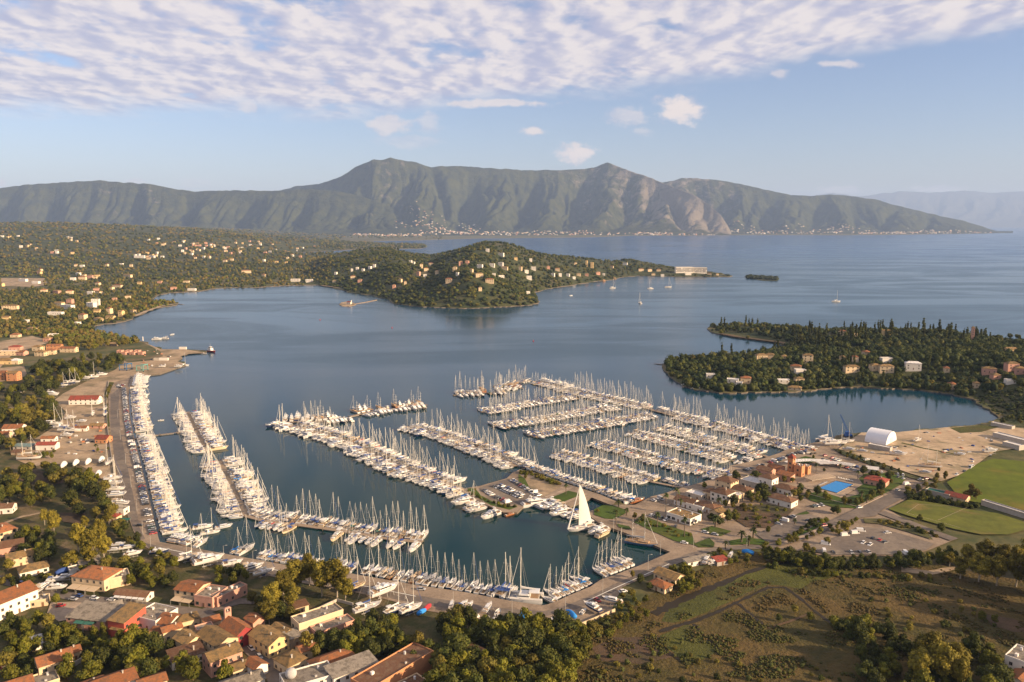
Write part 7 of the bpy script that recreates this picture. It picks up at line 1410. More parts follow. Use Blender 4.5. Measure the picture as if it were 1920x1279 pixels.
HB = [('k', 0, 57, 863, 5, .8, 'big two masted white boat on stands at the left of the boatyard'), ('s', 1, 101, 800, 12, 1.1, 'white sailboat on stands in the upper row, left end'), ('s', 7, 116, 805, 12, 1.05, 'white sailboat on stands in the upper row, second'), ('s', 0, 125, 811, 8, 1.1, 'white sailboat on stands in the upper row, with blue cover'), ('s', 2, 137, 812, 8, 1.0, 'white sailboat on stands in the upper row, right end'),
 ('m', 0, 98, 745, -5, 1.2, 'white motor yacht ashore left of the red roofed hall'), ('s', 7, 175, 711, 20, 1.1, 'tall masted white sailboat ashore by the dark trees'), ('m', 3, 160, 713, 10, 1.0, 'white motor yacht ashore beside the tall masted sailboat'), ('m', 0, 192, 706, 20, .9, 'white motorboat ashore right of the tall masted sailboat'), ('s', 4, 130, 722, 20, .95, 'dark hulled sailboat ashore beside the upper trees'), ('s', 1, 140, 720, 15, .95, 'white sailboat ashore beside the dark hulled sailboat'), ('s', 0, 118, 726, 15, .9, 'white sailboat ashore at the left of the upper trees'),
 ('s', 1, 174, 781, -70, .9, 'white sailboat ashore, bow to the camera, below the red roofed hall'), ('s', 0, 197, 781, -75, .9, 'white sailboat ashore next to the hedge, upper'), ('s', 2, 197, 770, -75, .8, 'white sailboat ashore next to the hedge, behind'), ('m', 4, 154, 794, 5, .9, 'blue striped motorboat ashore behind the office'), ('m', 3, 133, 787, 20, .8, 'motorboat ashore above the upper row'),
 ('m', 3, 126, 820, 5, .8, 'motorboat ashore below the upper row'), ('s', 7, 213, 902, 8, 1.0, 'white sailboat ashore beside the quay road, topmost of four'), ('s', 1, 212, 912, 8, 1.05, 'white sailboat ashore beside the quay road, second of four'), ('s', 2, 215, 924, 10, 1.1, 'white sailboat ashore beside the quay road, third of four'), ('m', 4, 218, 936, 12, 1.3, 'long white motorboat ashore beside the quay road, lowest of four'), ('m', 1, 215, 950, 8, .9, 'white motorboat ashore above the gatehouse'), ('m', 3, 228, 950, 8, .9, 'awning covered motorboat ashore above the gatehouse'), ('s', 2, 203, 873, -80, .9, 'sailboat ashore beside the shrink wrapped boats'),
 ('s', 1, 356, 1052, 38, 1.0, 'white sailboat on stands left on the south quay road'), ('m', 0, 393, 1060, 36, 1.15, 'white motor yacht on stands beside the south quay road'), ('m', 3, 380, 1053, 36, .9, 'smaller white motor yacht behind the one on stands'), ('m', 1, 437, 1064, 30, 1.0, 'dark awninged motorboat ashore on the south quay'), ('m', 3, 474, 1073, 38, 1.0, 'white motorboat ashore left of the eucalyptus clump'), ('s', 7, 496, 1080, 36, .9, 'white sailboat ashore left of the eucalyptus clump'),
 ('s', 6, 668, 1108, 42, .95, 'cream hulled sailboat ashore right of the eucalyptus clump'), ('m', 0, 722, 1118, 42, 1.2, 'largest white motor yacht ashore on the south quay'), ('m', 4, 708, 1112, 42, .9, 'small white motorboat ashore beside the largest one'), ('s', 8, 690, 1148, 38, 1.0, 'blue covered sailboat ashore at the village edge'), ('s', 4, 744, 1152, 42, 1.0, 'dark hulled sailboat ashore at the village edge'), ('s', 7, 772, 1150, 42, 1.0, 'white sailboat ashore next to the blue and red boats'), ('m', 4, 847, 1141, 85, .75, 'little motorboat on the quay apron, left'), ('m', 1, 868, 1142, 60, .8, 'motorboat with awning on the quay apron'), ('m', 3, 880, 1144, 70, .7, 'motorboat on the quay apron, right of the awninged one'),
 ('m', 4, 915, 1148, 70, .9, 'white motorboat upended against the quay hedge'), ('d', 0, 934, 1154, 80, 1.4, 'white dinghy beside the upended motorboat'), ('m', 2, 1110, 1146, 130, .75, 'navy motorboat on a trailer on the quay apron'), ('m', 4, 1147, 1134, 155, .95, 'slim white motorboat ashore near the canal'), ('d', 0, 1012, 1168, 85, 1.4, 'white dinghy against the hedge'), ('d', 1, 1034, 1170, 80, 1.5, 'grey dinghy against the hedge'), ('d', 0, 1094, 1150, 60, 1.1, 'white dinghy between the blue and navy boats'),
 ('m', 4, 74, 1208, 50, .8, 'small white motorboat beside the boat shed'), ('d', 0, 92, 1194, 20, 1.3, 'white dinghy in the village garden'), ('m', 3, 82, 1108, 80, .8, 'motorboat in the village boat park, left'), ('m', 4, 93, 1096, 95, .8, 'white motorboat standing bow on in the village boat park'), ('m', 1, 108, 1094, 20, .8, 'blue covered motorboat in the village boat park'), ('m', 4, 122, 1088, 15, .8, 'motorboat behind the blue covered one in the village boat park'), ('m', 0, 108, 1108, 10, .7, 'motorboat nearest the road in the village boat park'),
 ('m', 4, 223, 1026, 15, .7, 'motorboat in the small yard by the quay corner, upper'), ('m', 1, 240, 1033, 20, .8, 'blue awninged motorboat in the small yard by the quay corner'), ('m', 0, 250, 1044, 30, .7, 'white motorboat in the small yard by the quay corner'), ('m', 4, 215, 1036, 10, .7, 'low motorboat in the small yard by the quay corner'), ('m', 2, 300, 1041, 20, .7, 'dark motorboat on the verge of the south quay road'),
 ('m', 0, 1685, 856, -20, .9, 'white motorboat alone in the east yard'), ('k', 0, 1742, 878, 170, .72, 'two masted white boat ashore in the east yard'), ('s', 1, 1721, 829, 30, .75, 'small white sailboat ashore in the east yard'), ('m', 4, 1617, 850, -30, .8, 'white motorboat left of the store in the east yard'), ('m', 4, 1800, 856, -15, .8, 'white motorboat at the end of the yard track'), ('m', 3, 1857, 851, 5, 1.0, 'white motorboat by the scrub at the yard edge'), ('m', 4, 1735, 890, -30, .8, 'slim motorboat on the edge of the east yard'), ('s', 7, 1575, 836, 0, 1.0, 'sailboat ashore left of the hangar, nearest'), ('s', 2, 1589, 832, 5, .9, 'sailboat ashore left of the hangar, behind'), ('m', 0, 1562, 837, 5, 1.1, 'motor yacht ashore beside the crane'), ('m', 4, 1592, 847, -20, .9, 'white motorboat on the gravel below the hangar'), ('d', 0, 1626, 864, 20, 1.2, 'white dinghy on the hedge of the east yard'),
 ('m', 0, 1325, 1056, 60, .7, 'motorboat in the store yard by the road bend'), ('m', 4, 1370, 1046, 60, .7, 'white motorboat beside the blue tarpaulin heap'), ('m', 3, 1338, 1060, 20, .6, 'awninged motorboat in the store yard'), ('m', 1, 305, 690, 10, .8, 'boat at the lower boatyard dock'), ('m', 3, 335, 690, 15, .8, 'boat at the outer end of the lower boatyard dock')]
for b_ in HB: ashore(*b_)
# shrink wrapped and tarpaulined boats
def wrapped(px, py, ang, sc, m_, label):
    x, y = G(px, py, GZ); o = bpy.data.objects.new('wrapped_boat', None); COL.objects.link(o); o.location = (x, y, GZ); o.rotation_euler = (0, 0, R(ang)); o.scale = (sc, sc, sc); tag(o, label, 'boat', 'wrapped boats'); KEEP.append((x, y, 3)); m = MB(); rg = []
    for i in range(9):
        t = i/8; w_ = 1.9*math.sin(PI*(.22+.7*t))**.7 if t < 1 else .3; h = 3.9*math.sin(PI*(.25+.55*t))**.8; x_ = -4.6+9.2*t; rg.append([(x_, -w_*.55, .9), (x_, -w_, 1.7), (x_, -w_*.85, 2.6), (x_, -w_*.25, h+.5), (x_, w_*.25, h+.5), (x_, w_*.85, 2.6), (x_, w_, 1.7), (x_, w_*.55, .9)])
    m.loft(rg, m_, closed=True); m.build('tarpaulin', o, True); k = MB()
    for xx in (-2.6, 2.4):
        for s_ in (-1, 1): k.tube((xx, s_*1.3, 0), (xx, s_*.8, 1.1), .07, .07, M_steel, 4)
    k.build('stand', o)
for i, (px, py) in enumerate([(119, 877), (142, 873), (165, 871), (190, 867), (184, 894)]): wrapped(px, py, -78, 1.05, C_white, 'white shrink wrapped boat, %s from the left in the boatyard row' % ORD(i+1) if i < 4 else 'white shrink wrapped boat below the boatyard row')
wrapped(979, 1164, 66, .95, C_sky, 'boat under a bright blue tarpaulin on the quay apron'); wrapped(1070, 1157, 125, .75, C_sky, 'blue covered boat on a trailer, right of the big blue tarpaulin'); wrapped(791, 1152, 50, .6, C_sky, 'small blue covered boat next to the red one'); wrapped(802, 1143, 60, .6, C_red, 'small red covered boat on the quay apron'); wrapped(1402, 1040, 150, .7, C_sky, 'blue tarpaulin heap at the road bend'); wrapped(118, 1077, 60, .8, C_blue, 'dark blue covered boat in the village boat park')
# the boat with its sail up, the schooner and other singular boats
def sail_up():
    P_ = sailboat(17, B_white, C_white, C_white, mast_h=25); s = MB(); xm = 17*.09
    rows = 9; vs = []
    for i in range(rows+1):
        t = i/rows; z = 2.6+21.6*t; l = 7.4*(1-t)**.75+.25; b = .55*math.sin(PI*min(1, t*1.1+.1)); vs += [(xm-.15, 0, z), (xm-.15-l*.5, b*.9, z), (xm-.15-l, b*.5, z), (xm-.15, .05, z), (xm-.15-l*.5, b*.9+.05, z), (xm-.15-l, b*.5+.05, z)]
    f = []
    for i in range(rows): a = 6*i; c = a+6; f += [(a, a+1, c+1, c), (a+1, a+2, c+2, c+1), (a+4, a+3, c+3, c+4), (a+5, a+4, c+4, c+5)]
    s.add(vs, f, C_white); P_.append(['mainsail', s.data('mainsail', True), []])
    j = MB(); j.tube((17*.47, 0, 1.6), (xm+.1, 0, 22), .5, .12, C_white, 6); P_.append(['furled_sail', j.data('furled_sail'), []]); return P_
x, y = G(1090, 993, 0); spawn('sailboat', sail_up(), (x, y, 0), R(205), 1.15, 'white sailboat with its tall mainsail raised at the forecourt quay', 'sailboat', G1)
x, y = G(1203, 1021, 0); spawn('schooner', ketch(19.0, B_blue, C_white), (x, y, 0), R(-24), 1.0, 'blue and white schooner lying along the forecourt quay', 'sailboat', G1)
x, y = G(1195, 941, 0); spawn('fishing_boat', motorboat(10, B_wood, False, None, B_teak, C_sky), (x, y, 0), R(30), 1.25, 'orange wooden fishing boat with blue awning at the forecourt', 'fishing boat', G1)
x, y = G(957, 966, 0); spawn('fishing_boat', motorboat(8, B_wood, False, None, B_teak, None), (x, y, 0), R(35), 1.0, 'small orange wooden boat at the corner of the mole', 'fishing boat', G1)
def workboat():
    P_ = []; h = MB(); h.loft(hull_rings(18, 6, 2.0, .9, .8, .85, .08, 9), B_red); P_.append(['hull', h.data('hull'), []]); d = MB(); vs, fs = deck_from(hull_rings(18, 6, 2.0, .9, .8, .85, .08, 9)); d.add(vs, fs, B_deck); P_.append(['deck', d.data('deck'), []])
    c = MB(); c.box(-7, 1, -2.2, 2.2, 2, 5, B_white, tx=.2); c.box(-5, -.5, -1.7, 1.7, 5.02, 7.4, B_white, tx=.2); c.tube((-3, 0, 7.4), (-3, 0, 12), .15, .1, M_steel, 5); c.tube((4, 0, 2.2), (4, 0, 7), .2, .12, M_steel, 5); P_.append(['wheelhouse', c.data('wheelhouse'), []]); g = MB(); g.box(-4.8, -.48, -1.72, 1.72, 5.9, 6.9, B_glass, tx=.1); P_.append(['window', g.data('window'), []]); return P_
x, y = G(397, 660, 0); spawn('workboat', workboat(), (x, y, 0), R(-35), 1.0, 'white and red workboat at the tip of the boatyard spit', 'workboat')
x, y = G(383, 664, 0); spawn('dinghy', DG[1][1], (x, y, 0), R(10), 1.8, 'dark dinghy below the workboat', 'dinghy', 'boats out in the bay')
# ------------------------------------------------------------------ cranes and lifts
def crane(px, py, col_, label, boom=None, w=8, h=8):
    e = empty('boat_lift' if boom is None else 'crane', px, py, -10, label, 'boat lift' if boom is None else 'crane'); M_ = mat('crane_paint', col_, .5, .1, 1); KEEP.append((e.location.x, e.location.y, 6))
    if boom is None:
        for s_ in (-1, 1):
            m = MB()
            for x in (-w/2, w/2): m.box(x-.3, x+.3, s_*w/2-.3, s_*w/2+.3, .8, h, M_)
            m.box(-w/2-.3, w/2+.3, s_*w/2-.32, s_*w/2+.32, h, h+.8, M_); m.box(-w/2, w/2, s_*w/2-.25, s_*w/2+.25, 1, 1.6, M_); m.build('side_frame', e)
            for x in (-w/2, w/2): k = MB(); k.tube((x, s_*w/2-.3, .7), (x, s_*w/2+.3, .7), .7, .7, M_rub, 10); k.build('wheel', e)
        m = MB(); m.box(w/2-.4, w/2+.4, -w/2, w/2, h+.82, h+1.5, M_); m.build('cross_beam', e)
    else:
        m = MB(); m.box(-3, 3, -1.6, 1.6, .9, 2.4, M_); m.box(-2.4, 1.2, -1.4, 1.4, 2.42, 4.6, M_); m.build('cab', e); b = MB()
        T = Vector((-boom*.42, 0, boom*.9)); d = T.normalized(); u = Vector((0, 1, 0)); v = d.cross(u)
        for sa in (-.7, .7):
            for sb in (-.7, .7): b.tube(Vector((0, 0, 3.8))+u*sa+v*sb, Vector((0, 0, 3.8))+T+u*sa*.3+v*sb*.3, .16, .12, M_, 4)
        for i in range(10): p = Vector((0, 0, 3.8))+T*(i/10); q = Vector((0, 0, 3.8))+T*((i+1)/10); b.tube(p+u*.6, q-u*.6, .1, .1, M_, 4); b.tube(p+v*.6, q-v*.6, .1, .1, M_, 4)
        b.build('boom', e); t = MB(); t.box(-3.2, 3.2, -1.9, -1.1, 0, .9, M_rub); t.box(-3.2, 3.2, 1.1, 1.9, 0, .9, M_rub); t.build('track', e)
crane(1590, 819, (.02, .09, .30), 'tall dark blue crane on the lagoon quay', 17); crane(267, 696, (.12, .32, .28), 'teal travelling boat lift at the boatyard dock', w=9, h=7); crane(236, 694, (.03, .13, .28), 'blue travelling boat lift by the dark trees', w=10, h=7)
# ------------------------------------------------------------------ chapel islet, small islet, other marks
sheet('islet', [(636, 571), (640, 567), (652, 565), (664, 568), (668, 571), (655, 574), (642, 574)], .9, M_grav, wall=2); lay('causeway', [(664, 568), (704, 560), (706, 562), (668, 571)], M_kerb)
o_ = COL.objects.get('causeway')
W_ = strip_pts([(662, 570), (684, 566.5), (706, 562)], 3.5); sheet('causeway', None, 1.0, M_conc, wall=2, world_pts=W_)
if o_: bpy.data.objects.remove(o_)
chp = house(655, 570, 9, 7, 4.5, -20, 'gable', W_wh, R_red, 'white chapel alone on its islet in the bay', 'chapel on the islet', detail=1, name='chapel', cat='chapel', chim=False, rise=2, keep=False); m = MB(); m.box(4.8, 5.6, -1.2, 1.2, 0, 8.5, W_wh); m.build('bell_tower', chp)
sheet('small_islet', [(1396, 519), (1400, 517), (1425, 516), (1455, 519), (1461, 523), (1455, 526.5), (1430, 526), (1410, 522.5)], .9, M_wood, wall=2)
r9 = np.random.RandomState(9); pxs = r9.uniform(1400, 1458, 160); pys = 520+ (pxs-1400)/58*3.4+r9.uniform(-2.2, 2.2, 160); gx, gy = Ga(pxs, pys, GZ); mass('islet_trees', np.stack([gx, gy], 1), r9.uniform(5, 8, 160), r9.uniform(3.5, 6, 160), np.full(160, .3), np.tile((.035, .045, .018), (160, 1)), ICO1, 'dark trees on the low islet off the headland tip', 99)
for i, (px, py) in enumerate([(735, 615), (600, 600), (1000, 640)]):
    x, y = G(px, py, 0); m = MB(); m.tube((0, 0, -.5), (0, 0, .9), 1.1, 1.1, C_red, 10); m.tube((0, 0, .9), (0, 0, 2.6), .35, .1, C_red, 6); o = link('buoy', m.data('float')); o.location = (x, y, 0); tag(o, 'red mooring buoy in the open bay, %s of three' % ('left', 'middle', 'right')[(1, 0, 2)[i]], 'buoy', 'buoys of the bay')
def tower_light(px, py, label):
    e = empty('harbour_light', px, py, 0, label, 'harbour light'); m = MB(); m.tube((0, 0, 0), (0, 0, 5), 1.0, .7, R_wh, 10); m.build('column', e); m = MB(); m.tube((0, 0, 5), (0, 0, 6.4), .9, .6, R_wh, 10); m.build('lantern', e)
tower_light(268, 639, 'small white light tower at the root of the spit')
# walls
def wall_line(pts, h, m_, label, t=.35):
    W = [Vector(G(p[0], p[1], GZ)) for p in pts]; m = MB(); o0 = W[0]
    for a, b in zip(W, W[1:]):
        d = (b-a).normalized(); n = Vector((-d.y, d.x))*t/2; c = [a-o0+n, a-o0-n, b-o0-n, b-o0+n]; m.add([(p.x, p.y, -.3) for p in c]+[(p.x, p.y, h) for p in c], [(3, 2, 1, 0), (4, 5, 6, 7), (0, 1, 5, 4), (1, 2, 6, 5), (2, 3, 7, 6), (3, 0, 4, 7)], m_)
    o = m.build('boundary_wall'); o.location = (o0.x, o0.y, GZ); tag(o, label, 'wall', 'boundary walls')
wall_line([(1072, 1181), (1112, 1165), (1153, 1147)], 1.6, W_cr, 'low cream wall along the quay apron by the marsh'); wall_line([(132, 1254), (176, 1228), (222, 1203)], 2.0, W_gy, 'long bluish garden wall crossing the lower village'); wall_line([(100, 1280), (132, 1256)], 2.0, W_gy, 'lower stretch of the bluish garden wall'); wall_line([(652, 1240), (700, 1214), (742, 1192)], 1.8, W_cr, 'cream wall between the terraces and the garden'); wall_line([(590, 1148), (632, 1128), (662, 1136)], 1.5, W_gy, 'grey wall behind the long cream building'); wall_line([(280, 1260), (322, 1238)], 1.8, W_cr, 'short cream wall among the village trees')
wall_line([(1512, 927), (1560, 940), (1612, 953), (1655, 932)], .9, M_kerb, 'low wall around the pool lawn'); wall_line([(204, 716), (199, 744), (201, 800), (208, 850), (216, 900)], 1.2, W_gy, 'low wall between the boatyard and the quay road')
# lamp posts
def lamp(px, py, label, h=8.5):
    e = empty('lamp_post', px, py, 0, label, 'lamp post', 'lamp posts of the quay'); m = MB(); m.tube((0, 0, 0), (0, 0, h), .12, .07, M_steel, 6); m.tube((0, 0, h), (1.5, 0, h+.4), .06, .05, M_steel, 5); m.build('post', e); k = MB(); k.box(1.2, 2.1, -.18, .18, h+.3, h+.48, M_steel); k.build('lantern', e)
for i, (px, py) in enumerate([(218, 745), (221, 785), (226, 825), (236, 870), (246, 915), (257, 960), (268, 1003), (283, 1030), (350, 1040), (420, 1052), (475, 1062), (760, 1124), (850, 1140), (960, 1148), (1060, 1143), (1130, 1112), (1215, 1070), (1238, 1040), (1190, 1012), (1150, 998), (1300, 1028), (1400, 1026)]): lamp(px, py, 'grey lamp post, %s along the quay road from the boatyard' % ORD(i+1))
for i, (px, py) in enumerate([(897, 1002-0), (1085, 940), (930, 950), (1000, 938), (1247, 967), (1290, 985)]):
    if i: lamp(px, py, 'slender lamp post, %s on the mole and forecourt' % ORD(i), 7)
# stored pallets, crates and small gear that dots the yards
r = random.Random(303); GC = [('grey', M_steel), ('white', R_wh), ('rusty', B_wood), ('blue', C_blue), ('dark', M_rub)]
def clutter(poly, n, where, seed):
    for i, (x, y) in enumerate(sorted(in_px(poly, n, seed, 2.5), key=lambda p: unG(*p)[0])):
        k = r.randrange(5); w_, d_, h_ = r.uniform(1.2, 3.4), r.uniform(1, 1.8), r.uniform(.5, 1.4); m = MB(); m.box(-w_/2, w_/2, -d_/2, d_/2, .12, h_, GC[k][1], tx=.04); m.box(-w_/2+.1, w_/2-.1, -d_/2+.1, -d_/2+.3, 0, .12, M_barkc); m.box(-w_/2+.1, w_/2-.1, d_/2-.3, d_/2-.1, 0, .12, M_barkc)
        if k in (1, 3): m.box(-w_/2+.2, w_/2-.3, -d_/2+.2, d_/2-.2, h_+.005, h_+.35, GC[k][1], tx=.2, ty=.2)
        o = link('crate', m.data('crate')); o.location = (x, y, GZ+.25); o.rotation_euler = (0, 0, r.uniform(0, 3)); tag(o, '%s stored crate, %s from the left %s' % (GC[k][0], ORD(i+1), where), 'crate', 'stored gear '+where)
M_barkc = mat('pallet_wood', (.22, .15, .09), .9, .2, 1)
clutter([(60, 845), (130, 800), (190, 790), (198, 860), (120, 870)], 26, 'in the boatyard', 1); clutter([(1600, 835), (1760, 808), (1900, 810), (1900, 838), (1760, 895), (1640, 862)], 46, 'in the east yard', 2); clutter([(265, 650), (300, 658), (330, 672), (300, 682), (262, 690)], 14, 'on the spit', 3); clutter([(860, 1148), (960, 1160), (1060, 1168), (1060, 1176), (960, 1172), (860, 1156)], 14, 'on the quay apron', 4); clutter([(1480, 845), (1530, 838), (1560, 842), (1520, 856)], 10, 'by the crane', 5); clutter([(1300, 1050), (1360, 1048), (1360, 1064), (1310, 1066)], 10, 'in the store yard', 6)
# ------------------------------------------------------------------ planting (after the buildings so that trees keep clear of them)
woods(); marsh_tufts()
# individual trees, nearest ground first
def tr(kind, px, py, s, label, st=1.0, group='single trees'): x, y = G(px, py, GZ); place_tree(kind, x, y, s, label, group, stretch=st)
for i, (px, py, s) in enumerate([(512, 1150, .95), (532, 1128, 1.0), (556, 1112, 1.05), (580, 1098, .9), (604, 1118, .95), (632, 1120, 1.0), (618, 1104, .85), (648, 1128, .8), (548, 1144, .9), (505, 1172, .7)]):
    tr('euca', px, py, s, 'tall olive eucalyptus, %s from the left in the clump beside the quay road' % ORD(i+1), group='eucalyptus clump by the quay road')
for i, (px, py, s) in enumerate([(54, 940, .62), (102, 1005, .8), (84, 985, .5), (148, 1035, .95), (170, 1062, 1.0), (196, 1050, .9), (135, 1068, .7), (188, 1020, .75), (205, 985, .6), (160, 990, .55)]):
    tr('euca', px, py, s, 'olive eucalyptus, %s in the grove below the boatyard, left of the quay road' % ORD(i+1), group='eucalyptus grove below the boatyard')
for i, (px, py, s) in enumerate([(1800, 1085, .85), (1835, 1092, 1.0), (1868, 1098, 1.1), (1905, 1100, 1.15), (1880, 1072, 1.0), (1845, 1065, .85), (1812, 1060, .7), (1925, 1075, 1.1), (1950, 1110, 1.2), (1780, 1062, .55), (2010, 1080, 1.2)]):
    tr('euca', px, py, s, 'dark eucalyptus, %s in the tall stand at the right edge' % ORD(i+1), group='tall stand at the right edge')
for i, (px, py, s) in enumerate([(1722, 1285, .85), (1742, 1262, .9), (1762, 1288, 1.0), (1785, 1276, .9), (1800, 1300, .8)]):
    tr('euca', px, py, s, 'sunlit yellow green tree, %s in the clump at the bottom right' % ORD(i+1), group='sunlit clump at the bottom right')
for i, (px, py, s) in enumerate([(1965, 1140, 1.2), (2010, 1150, 1.3), (2060, 1135, 1.3), (1990, 1175, 1.1), (2040, 1190, 1.3), (2100, 1170, 1.3), (1970, 1210, 1.0), (2080, 1215, 1.2), (2140, 1200, 1.3), (2060, 1090, 1.3), (2120, 1110, 1.3)]):
    tr('euca', px, py, s, 'tall tree just beyond the right edge of the marsh, %s of its stand' % ORD(i+1), group='tall stand beyond the right edge')
grove('in the grove above the boatyard', [(50, 745), (42, 715), (70, 690), (140, 690), (160, 672), (205, 672), (228, 678), (222, 694), (190, 702), (160, 712), (120, 735), (90, 745)], 60, ['dark', 'dark', 'olive', 'green', 'dark'], (1.1, 1.55), 101)
grove('on the shore above the boatyard', [(110, 660), (150, 640), (240, 644), (240, 652), (200, 662), (150, 670)], 20, ['olive', 'green', 'olive', 'yellow'], (1.0, 1.4), 102)
grove('left of the boatyard', [(-10, 840), (-10, 770), (40, 765), (70, 740), (95, 755), (112, 790), (100, 815), (70, 825), (30, 845)], 48, ['dark', 'olive', 'green', 'olive'], (.95, 1.45), 103)
grove('at the left edge above the track', [(-20, 760), (-20, 725), (40, 730), (62, 752), (40, 762)], 12, ['dark', 'green'], (.9, 1.2), 104)
grove('around the dry field', [(-10, 960), (0, 905), (30, 880), (60, 884), (110, 878), (150, 895), (190, 905), (212, 960), (225, 1000), (190, 1010), (120, 960), (90, 950), (40, 960)], 46, ['olive', 'green', 'dark'], (.85, 1.35), 105)
grove('beside the pink house', [(20, 1015), (60, 995), (100, 1020), (100, 1060), (60, 1075), (40, 1050)], 12, ['dark', 'green', 'dark'], (.7, 1.0), 106)
grove('between the quay road and the village', [(240, 1068), (300, 1056), (330, 1066), (280, 1085)], 6, ['green', 'olive'], (.6, .8), 107)
grove('beside the beached boats', [(405, 1078), (440, 1080), (470, 1092), (450, 1100), (410, 1098)], 6, ['dark', 'green'], (.6, .8), 108)
for i, (k, px, py, s) in enumerate([('green', 106, 1135, .75), ('green', 70, 1178, .95), ('olive', 92, 1182, .9), ('dark', 45, 1185, .8), ('green', 30, 1232, 1.0), ('olive', 10, 1258, 1.0), ('green', 14, 1205, .6), ('dark', 55, 1100, .6), ('dark', 430, 1190, .6), ('green', 165, 1262, .9), ('green', 182, 1250, .8), ('dark', 118, 1205, .6), ('dark', 150, 1200, .5),
        ('green', 245, 1225, .95), ('green', 268, 1215, 1.0), ('green', 288, 1226, 1.05), ('green', 262, 1245, 1.0), ('dark', 235, 1255, .9), ('olive', 250, 1275, 1.0), ('green', 345, 1268, 1.0), ('green', 362, 1276, .95), ('dark', 318, 1222, .6), ('green', 420, 1276, .8), ('yellow', 576, 1226, .95), ('olive', 592, 1240, .8), ('dark', 622, 1212, .8), ('rust', 660, 1184, .7),
        ('dark', 700, 1180, 1.0), ('dark', 720, 1190, .95), ('green', 735, 1182, .9), ('dark', 650, 1225, .9), ('green', 690, 1225, .8), ('yellow', 783, 1230, 1.2), ('rust', 748, 1212, .8), ('poplar', 842, 1190, .75), ('poplar', 853, 1205, .9), ('poplar', 838, 1228, .9), ('poplar', 888, 1178, .55), ('green', 905, 1185, .7), ('dark', 806, 1240, .9), ('dark', 775, 1255, .9), ('green', 60, 1135, .5), ('green', 222, 1262, .7), ('olive', 300, 1262, .7)]):
    tr(k, px, py, s, '%s tree, %s among the scattered village trees' % (ADJ[k], ORD(i+1)), group='scattered village trees')
grove('in the wood at the bottom centre', [(830, 1180), (900, 1176), (960, 1188), (1060, 1196), (1112, 1190), (1090, 1240), (1080, 1320), (800, 1330), (800, 1250), (860, 1245)], 84, ['dark', 'green', 'dark', 'green', 'olive'], (.9, 1.35), 109, mind=4.6)
grove('along the marsh path at the lower right', [(1590, 1200), (1640, 1190), (1700, 1215), (1760, 1225), (1880, 1235), (1930, 1250), (1930, 1330), (1660, 1330), (1600, 1260)], 44, ['dark', 'dark', 'green'], (.6, 1.1), 110)
for i, (k, px, py, s) in enumerate([('olive', 1490, 1150, .5), ('green', 1520, 1165, .45), ('dark', 1460, 1165, .35), ('olive', 1590, 1170, .5), ('green', 1840, 1165, .5), ('green', 1865, 1170, .55), ('yellow', 1802, 1150, .4), ('dark', 1770, 1180, .5)]): tr(k, px, py, s, '%s scrub tree, %s of those scattered over the marsh' % (ADJ[k], ORD(i+1)), group='scrub trees of the marsh')
grove('along the marsh channel', [(1165, 1120), (1190, 1118), (1218, 1125), (1210, 1165), (1170, 1172), (1150, 1160)], 14, ['olive', 'green', 'olive'], (.35, .55), 111); grove('by the canal cottages', [(1240, 1072), (1290, 1068), (1325, 1092), (1305, 1110), (1270, 1118), (1240, 1105)], 22, ['green', 'green', 'olive'], (.4, .6), 112, mind=2.6)
grove('below the car park', [(1430, 1042), (1490, 1046), (1560, 1056), (1700, 1056), (1790, 1048), (1800, 1058), (1700, 1068), (1560, 1070), (1440, 1056)], 60, ['dark', 'dark', 'green'], (.45, .75), 113, mind=3.2)
grove('by the road bend', [(1345, 1040), (1400, 1038), (1425, 1045), (1400, 1060), (1350, 1062), (1330, 1052)], 10, ['olive', 'green'], (.35, .5), 114)
for i, (k, px, py, s) in enumerate([('dark', 1428, 928, .95), ('green', 1420, 944, .8), ('dark', 1437, 941, .8), ('yellow', 1410, 945, .5), ('dark', 1365, 980, .8), ('green', 1378, 978, .7), ('dark', 1350, 985, .6), ('olive', 1395, 955, .6), ('dark', 1485, 870, .0), ('yellow', 1386, 898, .45), ('green', 1435, 1042, .9), ('olive', 1512, 1037, .62), ('olive', 1525, 1038, .55), ('olive', 1550, 1022, .6), ('olive', 1585, 1000, .85), ('olive', 1572, 1004, .6),
        ('dark', 1570, 965, .6), ('dark', 1562, 962, .5), ('dark', 1520, 985, .5), ('green', 1500, 1000, .35), ('green', 1440, 1000, .45), ('dark', 1500, 925, .55), ('dark', 1515, 930, .5), ('dark', 1635, 895, .6), ('dark', 1628, 905, .6), ('green', 1672, 893, .5), ('yellow', 1756, 905, .75), ('yellow', 1772, 902, .65), ('yellow', 1820, 936, 1.0), ('yellow', 1830, 938, .95), ('olive', 1812, 934, .7), ('dark', 1728, 935, .6), ('dark', 1740, 932, .5), ('dark', 1765, 998, .6), ('green', 1723, 978, .5), ('yellow', 1402, 930, .4), ('dark', 1450, 915, .4), ('green', 1470, 1040, .4),
        ('olive', 1190, 975, .5), ('green', 1205, 978, .55), ('olive', 1245, 990, .4), ('olive', 985, 898, .35), ('olive', 1010, 893, .3), ('olive', 1120, 962, .4), ('olive', 890, 922, .35), ('yellow', 1186, 1085, .55), ('dark', 1200, 1095, .5), ('dark', 1218, 1105, .45), ('dark', 1545, 885, .3), ('dark', 1760, 885, .35), ('green', 1525, 860, .35), ('green', 184, 900, .5), ('green', 203, 845, .35), ('green', 183, 848, .45)]):
    if s: tr(k, px, py, s, '%s tree, %s of those dotted about the marina grounds' % (ADJ[k], ORD(i+1)), group='trees of the marina grounds')
grove('along the hedge of the east yard', [(1565, 845), (1590, 850), (1640, 870), (1700, 888), (1695, 892), (1630, 876), (1570, 852)], 18, ['dark', 'olive'], (.28, .4), 115)
